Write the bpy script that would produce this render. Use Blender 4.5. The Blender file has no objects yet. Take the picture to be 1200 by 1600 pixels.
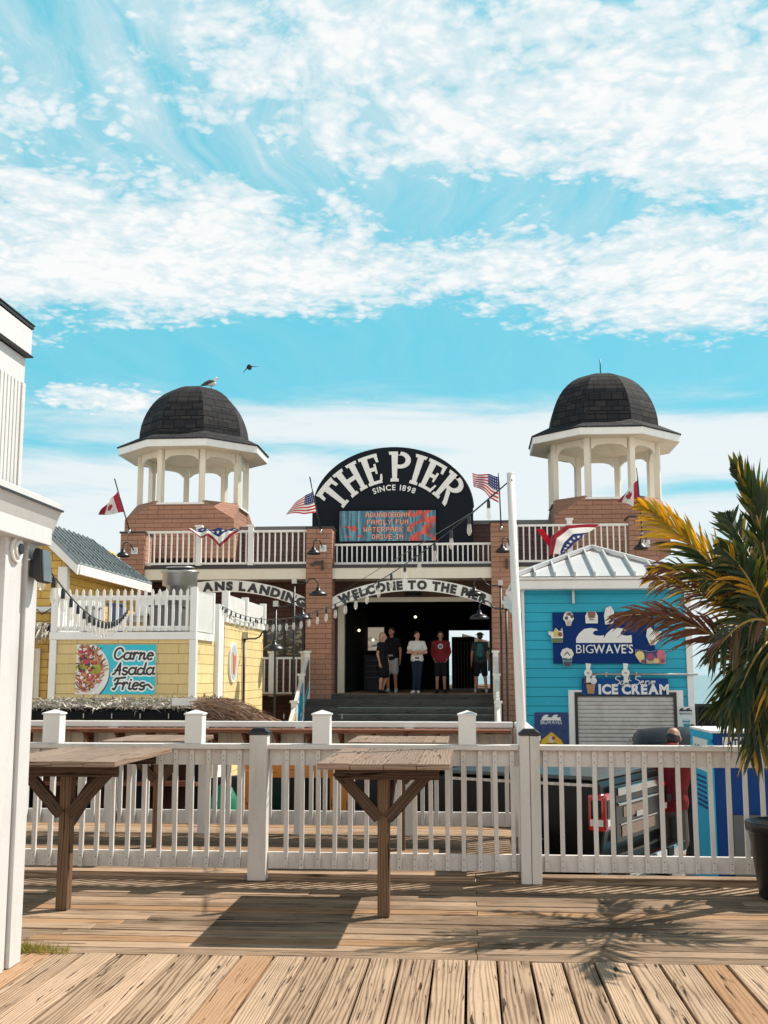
import bpy, bmesh, math, random
import numpy as np
from mathutils import Vector, Matrix, noise as mnoise
random.seed(7)
R_ = math.radians
scene = bpy.context.scene
# ------------------------------------------------------------------ camera
FPX, PITCH, YAW = 1746.0, R_(8.3), R_(4.375)
CAM = Vector((0, 0, 1.6))
cam_d = bpy.data.cameras.new('camera'); cam_o = bpy.data.objects.new('camera', cam_d)
scene.collection.objects.link(cam_o); scene.camera = cam_o
cam_o.location = CAM; cam_o.rotation_euler = (R_(90) + PITCH, 0, YAW)
cam_d.sensor_fit = 'VERTICAL'; cam_d.sensor_height = 36.0; cam_d.lens = FPX / 1600 * 36.0
cam_d.clip_start = 0.1; cam_d.clip_end = 30000
FW = Vector((-math.sin(YAW) * math.cos(PITCH), math.cos(YAW) * math.cos(PITCH), math.sin(PITCH)))
RT = Vector((math.cos(YAW), math.sin(YAW), 0)); UP = RT.cross(FW)
def W(px, py, Y):
    "point of the place seen at photo pixel (px,py) on the plane y=Y"
    d = FW * FPX + RT * (px - 600) + UP * (800 - py)
    return CAM + d * (Y / d.y)
def ang(px, py):
    d = (FW * FPX + RT * (px - 600) + UP * (800 - py)).normalized()
    return math.atan2(d.x, d.y), math.asin(d.z)
# ------------------------------------------------------------------ sun
SUN_DIR = Vector((.67, .50, 1.0)).normalized()
SUN_EL = math.asin(SUN_DIR.z); SUN_AZ = math.atan2(SUN_DIR.x, SUN_DIR.y)
sd = bpy.data.lights.new('sun', 'SUN'); so = bpy.data.objects.new('sun', sd); scene.collection.objects.link(so)
sd.energy = 5.0; sd.angle = R_(0.5); sd.color = (1.0, .93, .82)
so.rotation_euler = SUN_DIR.to_track_quat('Z', 'Y').to_euler()
scene.view_settings.view_transform = 'Standard'; scene.view_settings.look = 'None'
scene.view_settings.exposure = 0.40; scene.view_settings.gamma = 1.0
# ------------------------------------------------------------------ world: sky and clouds by direction
class NT:
    def __init__(s, tree): s.t = tree; s.n = tree.nodes; s.l = tree.links
    def node(s, typ, **kw):
        n = s.n.new(typ)
        for k, v in kw.items(): setattr(n, k, v)
        return n
    def inp(s, sock, v):
        if isinstance(v, bpy.types.NodeSocket): s.l.new(v, sock)
        elif v is not None: sock.default_value = v
    def math(s, op, a, b=None, c=None, clamp=False):
        n = s.node('ShaderNodeMath', operation=op, use_clamp=clamp)
        s.inp(n.inputs[0], a); s.inp(n.inputs[1], b)
        if c is not None: s.inp(n.inputs[2], c)
        return n.outputs[0]
    def vmath(s, op, a, b=None):
        n = s.node('ShaderNodeVectorMath', operation=op)
        s.inp(n.inputs[0], a)
        if b is not None: s.inp(n.inputs[3] if op == 'SCALE' else n.inputs[1], b)
        return n.outputs[0]
    def comb(s, x, y, z):
        n = s.node('ShaderNodeCombineXYZ'); s.inp(n.inputs[0], x); s.inp(n.inputs[1], y); s.inp(n.inputs[2], z)
        return n.outputs[0]
    def sep(s, v):
        n = s.node('ShaderNodeSeparateXYZ'); s.inp(n.inputs[0], v); return n.outputs
    def noise(s, vec, scale, detail=4, rough=.5, dist=0, out='Fac'):
        n = s.node('ShaderNodeTexNoise'); s.inp(n.inputs['Vector'], vec); s.inp(n.inputs['Scale'], scale)
        s.inp(n.inputs['Detail'], detail); s.inp(n.inputs['Roughness'], rough); s.inp(n.inputs['Distortion'], dist)
        return n.outputs[out]
    def voro(s, vec, scale, feature='F1', smooth=None, out='Distance', rnd=1.0):
        n = s.node('ShaderNodeTexVoronoi', feature=feature); s.inp(n.inputs['Vector'], vec); s.inp(n.inputs['Scale'], scale)
        s.inp(n.inputs['Randomness'], rnd)
        if smooth is not None: s.inp(n.inputs['Smoothness'], smooth)
        return n.outputs[out]
    def map(s, v, a, b, c=0, d=1, mode='LINEAR'):
        n = s.node('ShaderNodeMapRange', interpolation_type=mode, clamp=True)
        s.inp(n.inputs[0], v); s.inp(n.inputs[1], a); s.inp(n.inputs[2], b); s.inp(n.inputs[3], c); s.inp(n.inputs[4], d)
        return n.outputs[0]
    def mix(s, f, a, b, mode='MIX'):
        n = s.node('ShaderNodeMix', data_type='RGBA', blend_type=mode)
        s.inp(n.inputs[0], f); s.inp(n.inputs[6], c4(a)); s.inp(n.inputs[7], c4(b)); return n.outputs[2]
    def ramp(s, f, stops, mode='LINEAR'):
        n = s.node('ShaderNodeValToRGB'); s.inp(n.inputs[0], f); n.color_ramp.interpolation = mode
        e = n.color_ramp.elements
        while len(e) < len(stops): e.new(.5)
        for i, (p, c) in enumerate(stops): e[i].position = p; e[i].color = c4(c)
        return n.outputs[0]
def c4(c):
    if isinstance(c, bpy.types.NodeSocket) or c is None: return c
    return (*c, 1.0) if len(c) == 3 else c
def srgb(r, g, b):
    f = lambda c: (c / 255 / 12.92) if c / 255 <= .04045 else ((c / 255 + .055) / 1.055) ** 2.4
    return (f(r), f(g), f(b))

world = bpy.data.worlds.new('World'); scene.world = world; world.use_nodes = True
world.node_tree.nodes.clear()
w = NT(world.node_tree)
WS = 0.12 * 1.32      # colours below are written for exposure 0; the Background itself runs at 0.12
sky = w.node('ShaderNodeTexSky', sky_type='NISHITA', sun_disc=False)
sky.sun_elevation = SUN_EL; sky.sun_rotation = SUN_AZ; sky.air_density = 1.0; sky.dust_density = .6; sky.ozone_density = 1.0
tc = w.node('ShaderNodeTexCoord').outputs['Generated']
dx, dy, dz = w.sep(tc)
el = w.math('ARCSINE', dz)
az = w.math('ARCTAN2', dx, dy)
zc = w.math('ADD', w.math('MAXIMUM', dz, 0.0), .13)
cu = w.math('DIVIDE', dx, zc); cv = w.math('DIVIDE', dy, zc)
cp = w.comb(cu, cv, 0.0)
# gentle warping of the cloud sheet
wn = w.noise(cp, 1.3, 3, .5, out='Color')
warp = w.vmath('SCALE', w.vmath('SUBTRACT', wn, (.5, .5, .5)), .5)
cpw = w.vmath('ADD', cp, warp)
big = w.noise(cpw, 2.6, 5, .55)
mid = w.noise(cpw, 8.0, 8, .64)
puff = w.voro(w.vmath('ADD', cp, w.vmath('SCALE', w.vmath('SUBTRACT', w.noise(cp, 14, 3, .6, out='Color'), (.5, .5, .5)), .09)), 34.0, 'SMOOTH_F1', .3)
puffv = w.map(puff, .05, .62, 1.0, 0.0)
def blob(px, py, sx, sy, amp, rot=0):
    a0, e0 = ang(px, py)
    a = w.math('SUBTRACT', az, a0); e = w.math('SUBTRACT', el, e0)
    c, s = math.cos(R_(rot)), math.sin(R_(rot))
    u = w.math('MULTIPLY_ADD', a, c / (sx / FPX), w.math('MULTIPLY', e, -s / (sx / FPX)))
    v = w.math('MULTIPLY_ADD', a, s / (sy / FPX), w.math('MULTIPLY', e, c / (sy / FPX)))
    q = w.math('ADD', w.math('MULTIPLY', u, u), w.math('MULTIPLY', v, v))
    return w.math('MULTIPLY', w.math('POWER', 2.71828, w.math('MULTIPLY', q, -1.0)), amp)
def total(lst):
    t = lst[0]
    for b in lst[1:]: t = w.math('ADD', t, b)
    return t
#SKYBLOBS
cover = total([blob(*b) for b in [
    (150, 60, 300, 120, .02, 0), (370, 60, 130, 90, .16, 20), (560, 70, 260, 110, .26), (980, 110, 330, 170, .36, 8), (1180, 240, 240, 120, .30),
    (640, 235, 330, 60, .16, 0), (760, 10, 60, 45, -.16), (860, 110, 60, 30, -.10),
    (80, 330, 330, 100, .32, -6), (330, 400, 330, 85, .34, -8), (520, 430, 170, 60, .20, 0), (120, 480, 260, 65, .28, -4),
    (820, 400, 190, 50, .15, 0), (960, 440, 330, 55, .26, 0), (1100, 520, 240, 45, .22, 4), (1160, 420, 180, 80, .18),
    (200, 235, 190, 24, -.26, -6), (480, 270, 190, 26, -.24, 8), (720, 330, 230, 40, -.22, -6), (1010, 320, 160, 32, -.20),
    (470, 535, 420, 34, -.34, 2), (200, 570, 420, 30, -.26), (980, 605, 260, 24, -.20), (740, 570, 300, 26, -.2),
    (60, 190, 220, 50, .06), (140, 625, 95, 24, .48), (230, 632, 55, 20, .28), (600, 860, 2600, 190, -.30)]])
edge = w.math('ADD', w.math('MULTIPLY', w.math('SUBTRACT', big, .5), .55), w.math('MULTIPLY', w.math('SUBTRACT', mid, .5), .95))
edge = w.math('ADD', edge, w.math('MULTIPLY', w.math('SUBTRACT', puffv, .45), .21))
dens = w.math('ADD', edge, w.math('SUBTRACT', cover, .06))
hi = w.math('ADD', w.math('MULTIPLY', w.map(dens, -.10, .17, 0, 1, 'SMOOTHSTEP'), .76), w.map(dens, .04, .42, 0, .24))
# thin streaky veil, more of it at the left and top
st = w.node('ShaderNodeMapping'); w.inp(st.inputs['Vector'], cpw); st.inputs['Rotation'].default_value = (0, 0, R_(38)); st.inputs['Scale'].default_value = (9, 1.6, 1)
veil = w.map(w.noise(st.outputs[0], 1.2, 8, .66, .4), .32, .64, 0, .85)
veil = w.math('MULTIPLY', veil, w.map(total([blob(120, 110, 420, 150, 1.4), blob(950, 330, 400, 100, .6), blob(500, 160, 400, 120, .7)]), 0, 1, .12, 1))
# low bank towards the horizon: long flat streaks
lowv = w.comb(w.math('MULTIPLY', az, 2.2), w.math('MULTIPLY', el, 13.0), 3.0)
lown = w.math('ADD', w.math('MULTIPLY', w.noise(lowv, 2.4, 8, .62, .5), .8), w.math('MULTIPLY', w.noise(lowv, 7.0, 6, .6, .3), .25))
lowc = total([blob(560, 650, 330, 36, .30, -2), blob(900, 690, 600, 45, .28), blob(480, 760, 900, 85, .44), blob(600, 930, 1600, 140, .56),
              blob(1150, 690, 240, 36, .25), blob(100, 700, 260, 16, -.20), blob(560, 705, 260, 15, -.22), blob(1120, 760, 160, 14, -.26), blob(140, 765, 200, 14, -.1)])
low = w.math('MULTIPLY', w.map(w.math('ADD', w.math('SUBTRACT', lown, .62), lowc), -.08, .42, 0, 1, 'SMOOTHSTEP'), .95)
low = w.math('MULTIPLY', low, w.map(el, ang(600, 560)[1], ang(600, 625)[1], 0, 1))
cl = w.math('MAXIMUM', w.math('MAXIMUM', hi, veil), low)
# blue of the clear sky: Nishita pulled towards the photograph's turquoise
tint = w.mix(1.0, sky.outputs[0], (1.0, 1.0, 1.0), 'MULTIPLY')
teal = w.mix(.80, tint, tuple(v / WS for v in srgb(94, 212, 230)))
haz = w.mix(w.map(el, 0.0, .16, .55, 0), teal, tuple(v / WS for v in srgb(205, 232, 238)))
shade = w.noise(cpw, 16, 6, .6)
cb = w.mix(w.math('MAXIMUM', w.math('MULTIPLY', low, .75), w.map(w.math('ADD', dens, w.math('MULTIPLY', w.math('SUBTRACT', shade, .5), .8)), -.05, .38, 0, 1)), tuple(v / WS for v in srgb(206, 230, 238)), tuple(v / WS for v in srgb(251, 252, 252)))
# outside the view: overhead darkened for deeper shadows, bright fill band added behind
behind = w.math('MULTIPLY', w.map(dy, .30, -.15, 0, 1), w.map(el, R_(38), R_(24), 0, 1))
zen = w.mix(1.0, sky.outputs[0], (.20, .20, .20), 'MULTIPLY')
col = w.mix(cl, haz, cb)
col = w.mix(w.map(el, R_(36), R_(52), 0, 1), col, zen)
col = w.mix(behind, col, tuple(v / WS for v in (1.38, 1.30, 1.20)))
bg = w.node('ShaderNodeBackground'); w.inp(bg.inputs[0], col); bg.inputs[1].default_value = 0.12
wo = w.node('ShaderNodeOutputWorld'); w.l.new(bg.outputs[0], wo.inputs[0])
# ------------------------------------------------------------------ materials
MATS = {}
def new_mat(name):
    m = bpy.data.materials.new(name); m.use_nodes = True; m.node_tree.nodes.clear()
    t = NT(m.node_tree); b = t.node('ShaderNodeBsdfPrincipled'); o = t.node('ShaderNodeOutputMaterial')
    t.l.new(b.outputs[0], o.inputs[0]); MATS[name] = m
    return m, t, b
def bump(t, b, h, strength=.3, dist=.01):
    n = t.node('ShaderNodeBump'); n.inputs['Strength'].default_value = strength; n.inputs['Distance'].default_value = dist
    t.inp(n.inputs['Height'], h); t.l.new(n.outputs[0], b.inputs['Normal'])
def uvn(t): return t.node('ShaderNodeTexCoord').outputs['UV']
def objn(t): return t.node('ShaderNodeTexCoord').outputs['Object']
def isl(t): return t.node('ShaderNodeNewGeometry').outputs['Random Per Island']
def paint(name, col, rough=.5, dirt=.25, metal=0, scale=3.0, bumpy=.08, spec=.5, streak=True):
    m, t, b = new_mat(name); p = objn(t)
    mp = t.node('ShaderNodeMapping'); t.inp(mp.inputs['Vector'], p); mp.inputs['Scale'].default_value = (1, 1, .25 if streak else 1)
    n = t.noise(mp.outputs[0], scale, 6, .65); n2 = t.noise(p, scale * 9, 4, .6)
    dk = tuple(c * f for c, f in zip(col, (.62, .58, .52)))
    f = t.math('MULTIPLY', t.map(n, .48, .8), dirt, clamp=True)
    c = t.mix(f, col, dk); c = t.mix(t.math('MULTIPLY', t.map(n2, .6, .75), dirt * .8), c, dk)
    c = t.mix(t.math('MULTIPLY', isl(t), dirt * .35), c, dk)
    t.inp(b.inputs['Base Color'], c); b.inputs['Roughness'].default_value = rough; b.inputs['Metallic'].default_value = metal
    b.inputs['Specular IOR Level'].default_value = spec
    if bumpy: bump(t, b, n2, bumpy, .01)
    return m
def wood(name, c_lo, c_hi, tone=.5, freq=26, gap=.5, rough=.8, red=None, vs=9.0, us=.9, contrast=1.0):
    "weathered timber: u runs along the grain, v across (metres)"
    m, t, b = new_mat(name); uv = uvn(t); r = isl(t)
    x, y, _ = t.sep(uv); 
    q = t.comb(t.math('MULTIPLY_ADD', r, 37.0, t.math('MULTIPLY', x, us)), t.math('MULTIPLY_ADD', r, 91.0, t.math('MULTIPLY', y, vs)), t.math('MULTIPLY', r, 17.0))
    n1 = t.noise(q, 1.1, 3, .45, .3)
    n0 = t.noise(q, .5, 2, .4, .2)
    ph = t.math('MULTIPLY_ADD', y, 2 * math.pi * 46, t.math('ADD', t.math('MULTIPLY', n1, freq * 1.6), t.math('MULTIPLY', n0, freq * 3.0)))
    ring = t.math('MULTIPLY_ADD', t.math('SINE', ph), .5, .5)
    ring = t.math('POWER', ring, 2.2)
    qf = t.comb(t.math('MULTIPLY', x, 4.0), t.math('MULTIPLY', y, 130.0), t.math('MULTIPLY', r, 50))
    fine = t.noise(qf, 1.0, 5, .6)
    crk = t.noise(t.comb(t.math('MULTIPLY_ADD', r, 7.0, t.math('MULTIPLY', x, 2.2)), t.math('MULTIPLY_ADD', r, 13.0, t.math('MULTIPLY', y, 42.0)), 0), 1.0, 5, .6, .5)
    crack = t.map(crk, .60, .645, 0, 1)
    knot = t.voro(t.comb(t.math('MULTIPLY_ADD', r, 23.0, t.math('MULTIPLY', x, .9)), t.math('MULTIPLY_ADD', r, 3.0, t.math('MULTIPLY', y, 5.0)), 0), 1.0)
    knot = t.map(knot, .03, .10, 1, 0)
    blot = t.noise(objn(t), 1.4, 4, .6)
    f = t.math('ADD', t.math('MULTIPLY', ring, .40 * contrast), t.math('MULTIPLY', fine, .55 * contrast))
    f = t.math('ADD', f, t.math('MULTIPLY', t.math('SUBTRACT', blot, .5), .8))
    f = t.math('ADD', f, t.math('MULTIPLY', t.math('SUBTRACT', r, .5), .36))
    f = t.math('ADD', f, tone - .5)
    c = t.mix(t.map(f, .05, .95), c_hi, c_lo)
    if red: c = t.mix(t.map(t.math('FRACT', t.math('MULTIPLY', r, 7.3)), .80, .84, 0, .6), c, red)
    dark = tuple(v * .28 for v in c_lo)
    c = t.mix(t.math('MAXIMUM', t.math('MULTIPLY', crack, .95), t.math('MULTIPLY', knot, .75)), c, dark)
    t.inp(b.inputs['Base Color'], c); b.inputs['Roughness'].default_value = rough; b.inputs['Specular IOR Level'].default_value = .04
    h = t.math('ADD', t.math('MULTIPLY', f, -.5), t.math('MULTIPLY', crack, -1.2))
    bump(t, b, h, .55, .006)
    return m
def shingle(name, c1, c2, mortar, w_=.3, h=.13, rough=.85, rnd=.5, mort=.012, bmp=.6, dirt=.3):
    m, t, b = new_mat(name); uv = uvn(t)
    wv = t.vmath('ADD', uv, t.vmath('SCALE', t.vmath('SUBTRACT', t.noise(uv, 6, 2, .5, out='Color'), (.5, .5, .5)), .02))
    n = t.node('ShaderNodeTexBrick'); t.inp(n.inputs['Vector'], wv); n.inputs['Scale'].default_value = 1.0
    n.inputs['Color1'].default_value = c4(c1); n.inputs['Color2'].default_value = c4(c2); n.inputs['Mortar'].default_value = c4(mortar)
    n.inputs['Mortar Size'].default_value = mort; n.inputs['Mortar Smooth'].default_value = .25; n.inputs['Bias'].default_value = 0
    n.inputs['Brick Width'].default_value = w_; n.inputs['Row Height'].default_value = h; n.offset = .5; n.offset_frequency = 2
    gr = t.noise(t.vmath('MULTIPLY', uv, (30, 3, 1)), 1.0, 5, .6); big_ = t.noise(objn(t), .8, 4, .6)
    c = t.mix(t.math('MULTIPLY', t.map(gr, .35, .75), dirt), n.outputs[0], tuple(v * .55 for v in c1))
    c = t.mix(t.math('MULTIPLY', t.map(big_, .45, .8), dirt), c, tuple(v * .5 for v in c1))
    t.inp(b.inputs['Base Color'], c); b.inputs['Roughness'].default_value = rough; b.inputs['Specular IOR Level'].default_value = .2
    # every course leans out towards its lower edge, as lapped shingles do
    _, vv, _z = t.sep(uv); saw = t.math('FRACT', t.math('DIVIDE', vv, h))
    hh = t.math('SUBTRACT', t.math('MULTIPLY', saw, -.6), t.math('MULTIPLY', n.outputs[1], .8))
    bump(t, b, t.math('ADD', hh, t.math('MULTIPLY', gr, .25)), bmp, .02)
    return m
def glass(name, col=(.02, .03, .035), rough=.06):
    m, t, b = new_mat(name); b.inputs['Base Color'].default_value = c4(col); b.inputs['Roughness'].default_value = rough
    b.inputs['Specular IOR Level'].default_value = .8; return m
def plain(name, col, rough=.6, metal=0, emit=0, coat=0):
    m, t, b = new_mat(name); n = t.noise(objn(t), 12, 4, .6)
    c = t.mix(t.map(n, .3, .8, 0, .22), col, tuple(v * .7 for v in col))
    t.inp(b.inputs['Base Color'], c); b.inputs['Roughness'].default_value = rough; b.inputs['Metallic'].default_value = metal
    b.inputs['Coat Weight'].default_value = coat; b.inputs['Coat Roughness'].default_value = .05
    if rough >= .7: b.inputs['Specular IOR Level'].default_value = .15
    if emit: t.inp(b.inputs['Emission Color'], c); b.inputs['Emission Strength'].default_value = emit
    return m
def printed(name, rough=.5, emit=0, cloth=False):
    m, t, b = new_mat(name); a = t.node('ShaderNodeAttribute', attribute_name='print'); n = t.noise(objn(t), 9, 4, .6)
    c = t.mix(t.map(n, .45, .8, 0, .15), a.outputs['Color'], (.25, .23, .2))
    if emit: c = a.outputs['Color']
    t.inp(b.inputs['Base Color'], c); b.inputs['Roughness'].default_value = rough
    if emit:
        t.inp(b.inputs['Emission Color'], c); b.inputs['Emission Strength'].default_value = emit; b.inputs['Base Color'].default_value = (.02, .02, .02, 1)
        for l in list(m.node_tree.links):
            if l.to_socket == b.inputs['Base Color']: m.node_tree.links.remove(l)
    if cloth:
        tr = t.node('ShaderNodeBsdfTranslucent'); t.inp(tr.inputs[0], c); mx = t.node('ShaderNodeMixShader'); mx.inputs[0].default_value = .35
        o = [q for q in t.n if q.type == 'OUTPUT_MATERIAL'][0]
        t.l.new(b.outputs[0], mx.inputs[1]); t.l.new(tr.outputs[0], mx.inputs[2]); t.l.new(mx.outputs[0], o.inputs[0])
    return m
def leafmat(name, c1, c2, tr=.45, tip=None):
    m, t, b = new_mat(name); r = isl(t); n = t.noise(objn(t), 6, 4, .6)
    c = t.mix(t.math('ADD', t.math('MULTIPLY', r, .6), t.math('MULTIPLY', n, .4)), c1, c2)
    if tip:
        u, _, _z = t.sep(uvn(t))     # u runs from the midrib (0) to the leaf tip (1)
        c = t.mix(t.map(t.math('ADD', u, t.math('MULTIPLY', t.math('SUBTRACT', r, .5), .9)), .55, 1.0, 0, 1), c, tip)
    t.inp(b.inputs['Base Color'], c); b.inputs['Roughness'].default_value = .5
    trn = t.node('ShaderNodeBsdfTranslucent'); t.inp(trn.inputs[0], t.mix(1.0, c, (1.5, 1.4, .7), 'MULTIPLY')); mx = t.node('ShaderNodeMixShader'); mx.inputs[0].default_value = tr
    o = [q for q in t.n if q.type == 'OUTPUT_MATERIAL'][0]
    t.l.new(b.outputs[0], mx.inputs[1]); t.l.new(trn.outputs[0], mx.inputs[2]); t.l.new(mx.outputs[0], o.inputs[0])
    return m
white = paint('white_vinyl', (.80, .79, .77), .42, .28)
boothw = paint('booth_white', (.64, .63, .63), .5, .5, scale=4)
fencew = paint('fence_paint', (.70, .665, .64), .6, .62, scale=6, bumpy=.3)
cream = paint('cream_trim', (.74, .68, .57), .5, .25)
black = plain('black_metal', (.014, .015, .018), .38)
blackm = plain('black_matte', (.008, .009, .012), .8)
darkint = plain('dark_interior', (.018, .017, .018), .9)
steel = paint('galvanised_steel', (.42, .42, .41), .35, .5, .85, 4)
brownsh = shingle('brown_shingles', (.42, .228, .158), (.36, .19, .132), (.13, .06, .045), .55, .135, mort=.007)
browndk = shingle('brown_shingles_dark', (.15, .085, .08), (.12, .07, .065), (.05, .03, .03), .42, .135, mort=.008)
roofsh = shingle('dark_roof_shingles', (.020, .022, .028), (.050, .046, .046), (.005, .005, .007), .34, .20, rough=.9, bmp=.9)
yellowsh = shingle('yellow_shingles', (.68, .44, .13), (.60, .38, .10), (.28, .16, .05), .42, .16, dirt=.25, mort=.008)
creamsh = shingle('pale_yellow_shingles', (.74, .57, .28), (.67, .51, .24), (.34, .23, .09), .75, .18, dirt=.3, mort=.006)
def siding(name, col, h=.155, axis_dark=.35):
    m, t, b = new_mat(name); uv = uvn(t); x, y, _ = t.sep(uv)
    saw = t.math('FRACT', t.math('DIVIDE', y, h)); line = t.map(saw, 0.0, .07, 1, 0)
    n = t.noise(t.vmath('MULTIPLY', uv, (1.2, 14, 1)), 1, 5, .6); n2 = t.noise(uv, 9, 4, .7)
    row = t.math('FRACT', t.math('MULTIPLY', t.math('SINE', t.math('MULTIPLY', t.math('FLOOR', t.math('DIVIDE', y, h)), 12.9898)), 43758.5))
    c = t.mix(t.math('ADD', t.math('MULTIPLY', t.map(n, .4, .75), .22), t.math('MULTIPLY', row, .16)), col, tuple(v * .6 for v in col))
    c = t.mix(t.math('MULTIPLY', t.map(n2, .66, .74), .35), c, (.5, .6, .6))
    c = t.mix(t.math('MULTIPLY', line, .85), c, tuple(v * axis_dark * .5 for v in col))
    t.inp(b.inputs['Base Color'], c); b.inputs['Roughness'].default_value = .55
    bump(t, b, t.math('SUBTRACT', t.math('MULTIPLY', saw, -.5), line), .6, .02); return m
cyan = siding('turquoise_siding', (.003, .39, .56))
deckm = wood('weathered_deck_boards', (.105, .066, .044), (.51, .365, .255), .45, 17, red=(.38, .21, .11), vs=8.5, us=.42, contrast=1.1)
deckx = wood('grey_brown_deck_boards', (.038, .025, .018), (.50, .35, .24), .53, 14, red=(.36, .20, .10), vs=10, us=.45)
tablew = wood('table_timber', (.025, .017, .013), (.12, .078, .056), .5, 12, rough=.6)
tabletopw = wood('table_top_timber', (.10, .065, .05), (.34, .24, .18), .4, 10, rough=.45, vs=5)
postw = wood('treated_post_timber', (.040, .026, .018), (.20, .125, .08), .48, 11)
stairw = wood('grey_stair_boards', (.045, .044, .045), (.13, .125, .12), .5, 8)
counterw = wood('red_brown_counter', (.09, .035, .022), (.25, .11, .07), .5, 8)
orangew = wood('orange_timber', (.40, .13, .03), (.62, .25, .07), .4, 8)
rustw = plain('dark_red_wall', (.055, .018, .012), .8)
bulbm = glass('clear_bulb_glass', (.80, .76, .70), .08); bulbm.node_tree.nodes['Principled BSDF'].inputs['Alpha'].default_value = .38
thatchm = leafmat('dry_palm_thatch', (.17, .085, .06), (.38, .26, .19), .1)
thatchg = leafmat('grey_synthetic_thatch', (.10, .085, .07), (.62, .56, .48), .05)
concrete = None
# ------------------------------------------------------------------ mesh builder
NOGRAIN = {'brown_shingles_dark', 'brown_shingles', 'dark_roof_shingles', 'yellow_shingles', 'pale_yellow_shingles', 'turquoise_siding', 'roller_shutter', 'grey_metal_roof'}
class MB:
    def __init__(s): s.v = []; s.f = []; s.m = []; s.g = []; s.uv = []; s.s = []
    def face(s, pts, mi=0, g=None, smooth=False):
        b = len(s.v); s.v += [tuple(p) for p in pts]; s.f.append(tuple(range(b, b + len(pts)))); s.m.append(mi); s.g.append(g); s.s.append(smooth); return s
    def add(s, vs, fs, mi=0, g=None, smooth=False):
        b = len(s.v); s.v += [tuple(p) for p in vs]
        for f in fs: s.f.append(tuple(b + i for i in f)); s.m.append(mi); s.g.append(g); s.s.append(smooth)
        return s
    def box(s, x0, x1, y0, y1, z0, z1, mi=0, g=None):
        if x0 > x1: x0, x1 = x1, x0
        if y0 > y1: y0, y1 = y1, y0
        if z0 > z1: z0, z1 = z1, z0
        if g is None:
            d = [x1 - x0, y1 - y0, z1 - z0]; g = d.index(max(d))
        v = [(x0, y0, z0), (x1, y0, z0), (x1, y1, z0), (x0, y1, z0), (x0, y0, z1), (x1, y0, z1), (x1, y1, z1), (x0, y1, z1)]
        return s.add(v, [(0, 3, 2, 1), (4, 5, 6, 7), (0, 1, 5, 4), (1, 2, 6, 5), (2, 3, 7, 6), (3, 0, 4, 7)], mi, g)
    def beam(s, a, b, w_, h, mi=0, up=(0, 0, 1)):
        "rectangular bar from a to b"
        a, b = Vector(a), Vector(b); d = (b - a).normalized(); u = Vector(up)
        if abs(d.dot(u)) > .98: u = Vector((0, 1, 0))
        sd_ = d.cross(u).normalized(); u = sd_.cross(d)
        o = [(-1, -1), (1, -1), (1, 1), (-1, 1)]
        v = [p + sd_ * (w_ / 2 * i) + u * (h / 2 * j) for p in (a, b) for i, j in o]
        return s.add(v, [(3, 2, 1, 0), (4, 5, 6, 7), (0, 1, 5, 4), (1, 2, 6, 5), (2, 3, 7, 6), (3, 0, 4, 7)], mi, tuple(d))
    def tube(s, pts, r, n=8, mi=0, caps=True, smooth=True):
        pts = [Vector(p) for p in pts]; rs = r if isinstance(r, (list, tuple)) else [r] * len(pts)
        base = len(s.v); prev = None
        for i, p in enumerate(pts):
            d = (pts[min(i + 1, len(pts) - 1)] - pts[max(i - 1, 0)])
            d = d.normalized() if d.length > 1e-9 else Vector((0, 0, 1))
            if prev is None:
                u = Vector((0, 0, 1)) if abs(d.z) < .9 else Vector((1, 0, 0)); a = d.cross(u).normalized()
            else: a = (prev - d * prev.dot(d)).normalized()
            prev = a; b = d.cross(a)
            for k in range(n):
                t = 2 * math.pi * k / n; s.v.append(tuple(p + (a * math.cos(t) + b * math.sin(t)) * rs[i]))
        for i in range(len(pts) - 1):
            for k in range(n):
                k2 = (k + 1) % n; s.f.append((base + i * n + k, base + i * n + k2, base + (i + 1) * n + k2, base + (i + 1) * n + k)); s.m.append(mi); s.g.append(None); s.s.append(smooth)
        if caps:
            s.f.append(tuple(base + k for k in range(n - 1, -1, -1))); s.f.append(tuple(base + (len(pts) - 1) * n + k for k in range(n)))
            s.m += [mi] * 2; s.g += [None] * 2; s.s += [False] * 2
        return s
    def lathe(s, prof, c, n=24, mi=0, smooth=True, phase=0, close=False):
        "prof: list of (radius, z) about the vertical axis through c"
        base = len(s.v)
        for r, z in prof:
            for k in range(n):
                t = 2 * math.pi * k / n + phase; s.v.append((c[0] + r * math.cos(t), c[1] + r * math.sin(t), c[2] + z))
        for i in range(len(prof) - 1):
            for k in range(n):
                k2 = (k + 1) % n; s.f.append((base + i * n + k, base + i * n + k2, base + (i + 1) * n + k2, base + (i + 1) * n + k)); s.m.append(mi); s.g.append(None); s.s.append(smooth)
        if close:
            s.f.append(tuple(base + k for k in range(n - 1, -1, -1))); s.f.append(tuple(base + (len(prof) - 1) * n + k for k in range(n)))
            s.m += [mi] * 2; s.g += [None] * 2; s.s += [False] * 2
        return s
    def prism(s, poly, fn, t0, t1, mi=0, smooth=False):
        "extrude a 2-D polygon: fn(u, v, t) -> point, caps at t0 (front) and t1"
        n = len(poly); b = len(s.v)
        s.v += [tuple(fn(u, v, t0)) for u, v in poly] + [tuple(fn(u, v, t1)) for u, v in poly]
        s.f.append(tuple(b + i for i in range(n))); s.f.append(tuple(b + n + i for i in range(n - 1, -1, -1)))
        s.m += [mi] * 2; s.g += [None] * 2; s.s += [False] * 2
        for i in range(n):
            j = (i + 1) % n; s.f.append((b + i, b + n + i, b + n + j, b + j)); s.m.append(mi); s.g.append(None); s.s.append(smooth)
        return s
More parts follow.
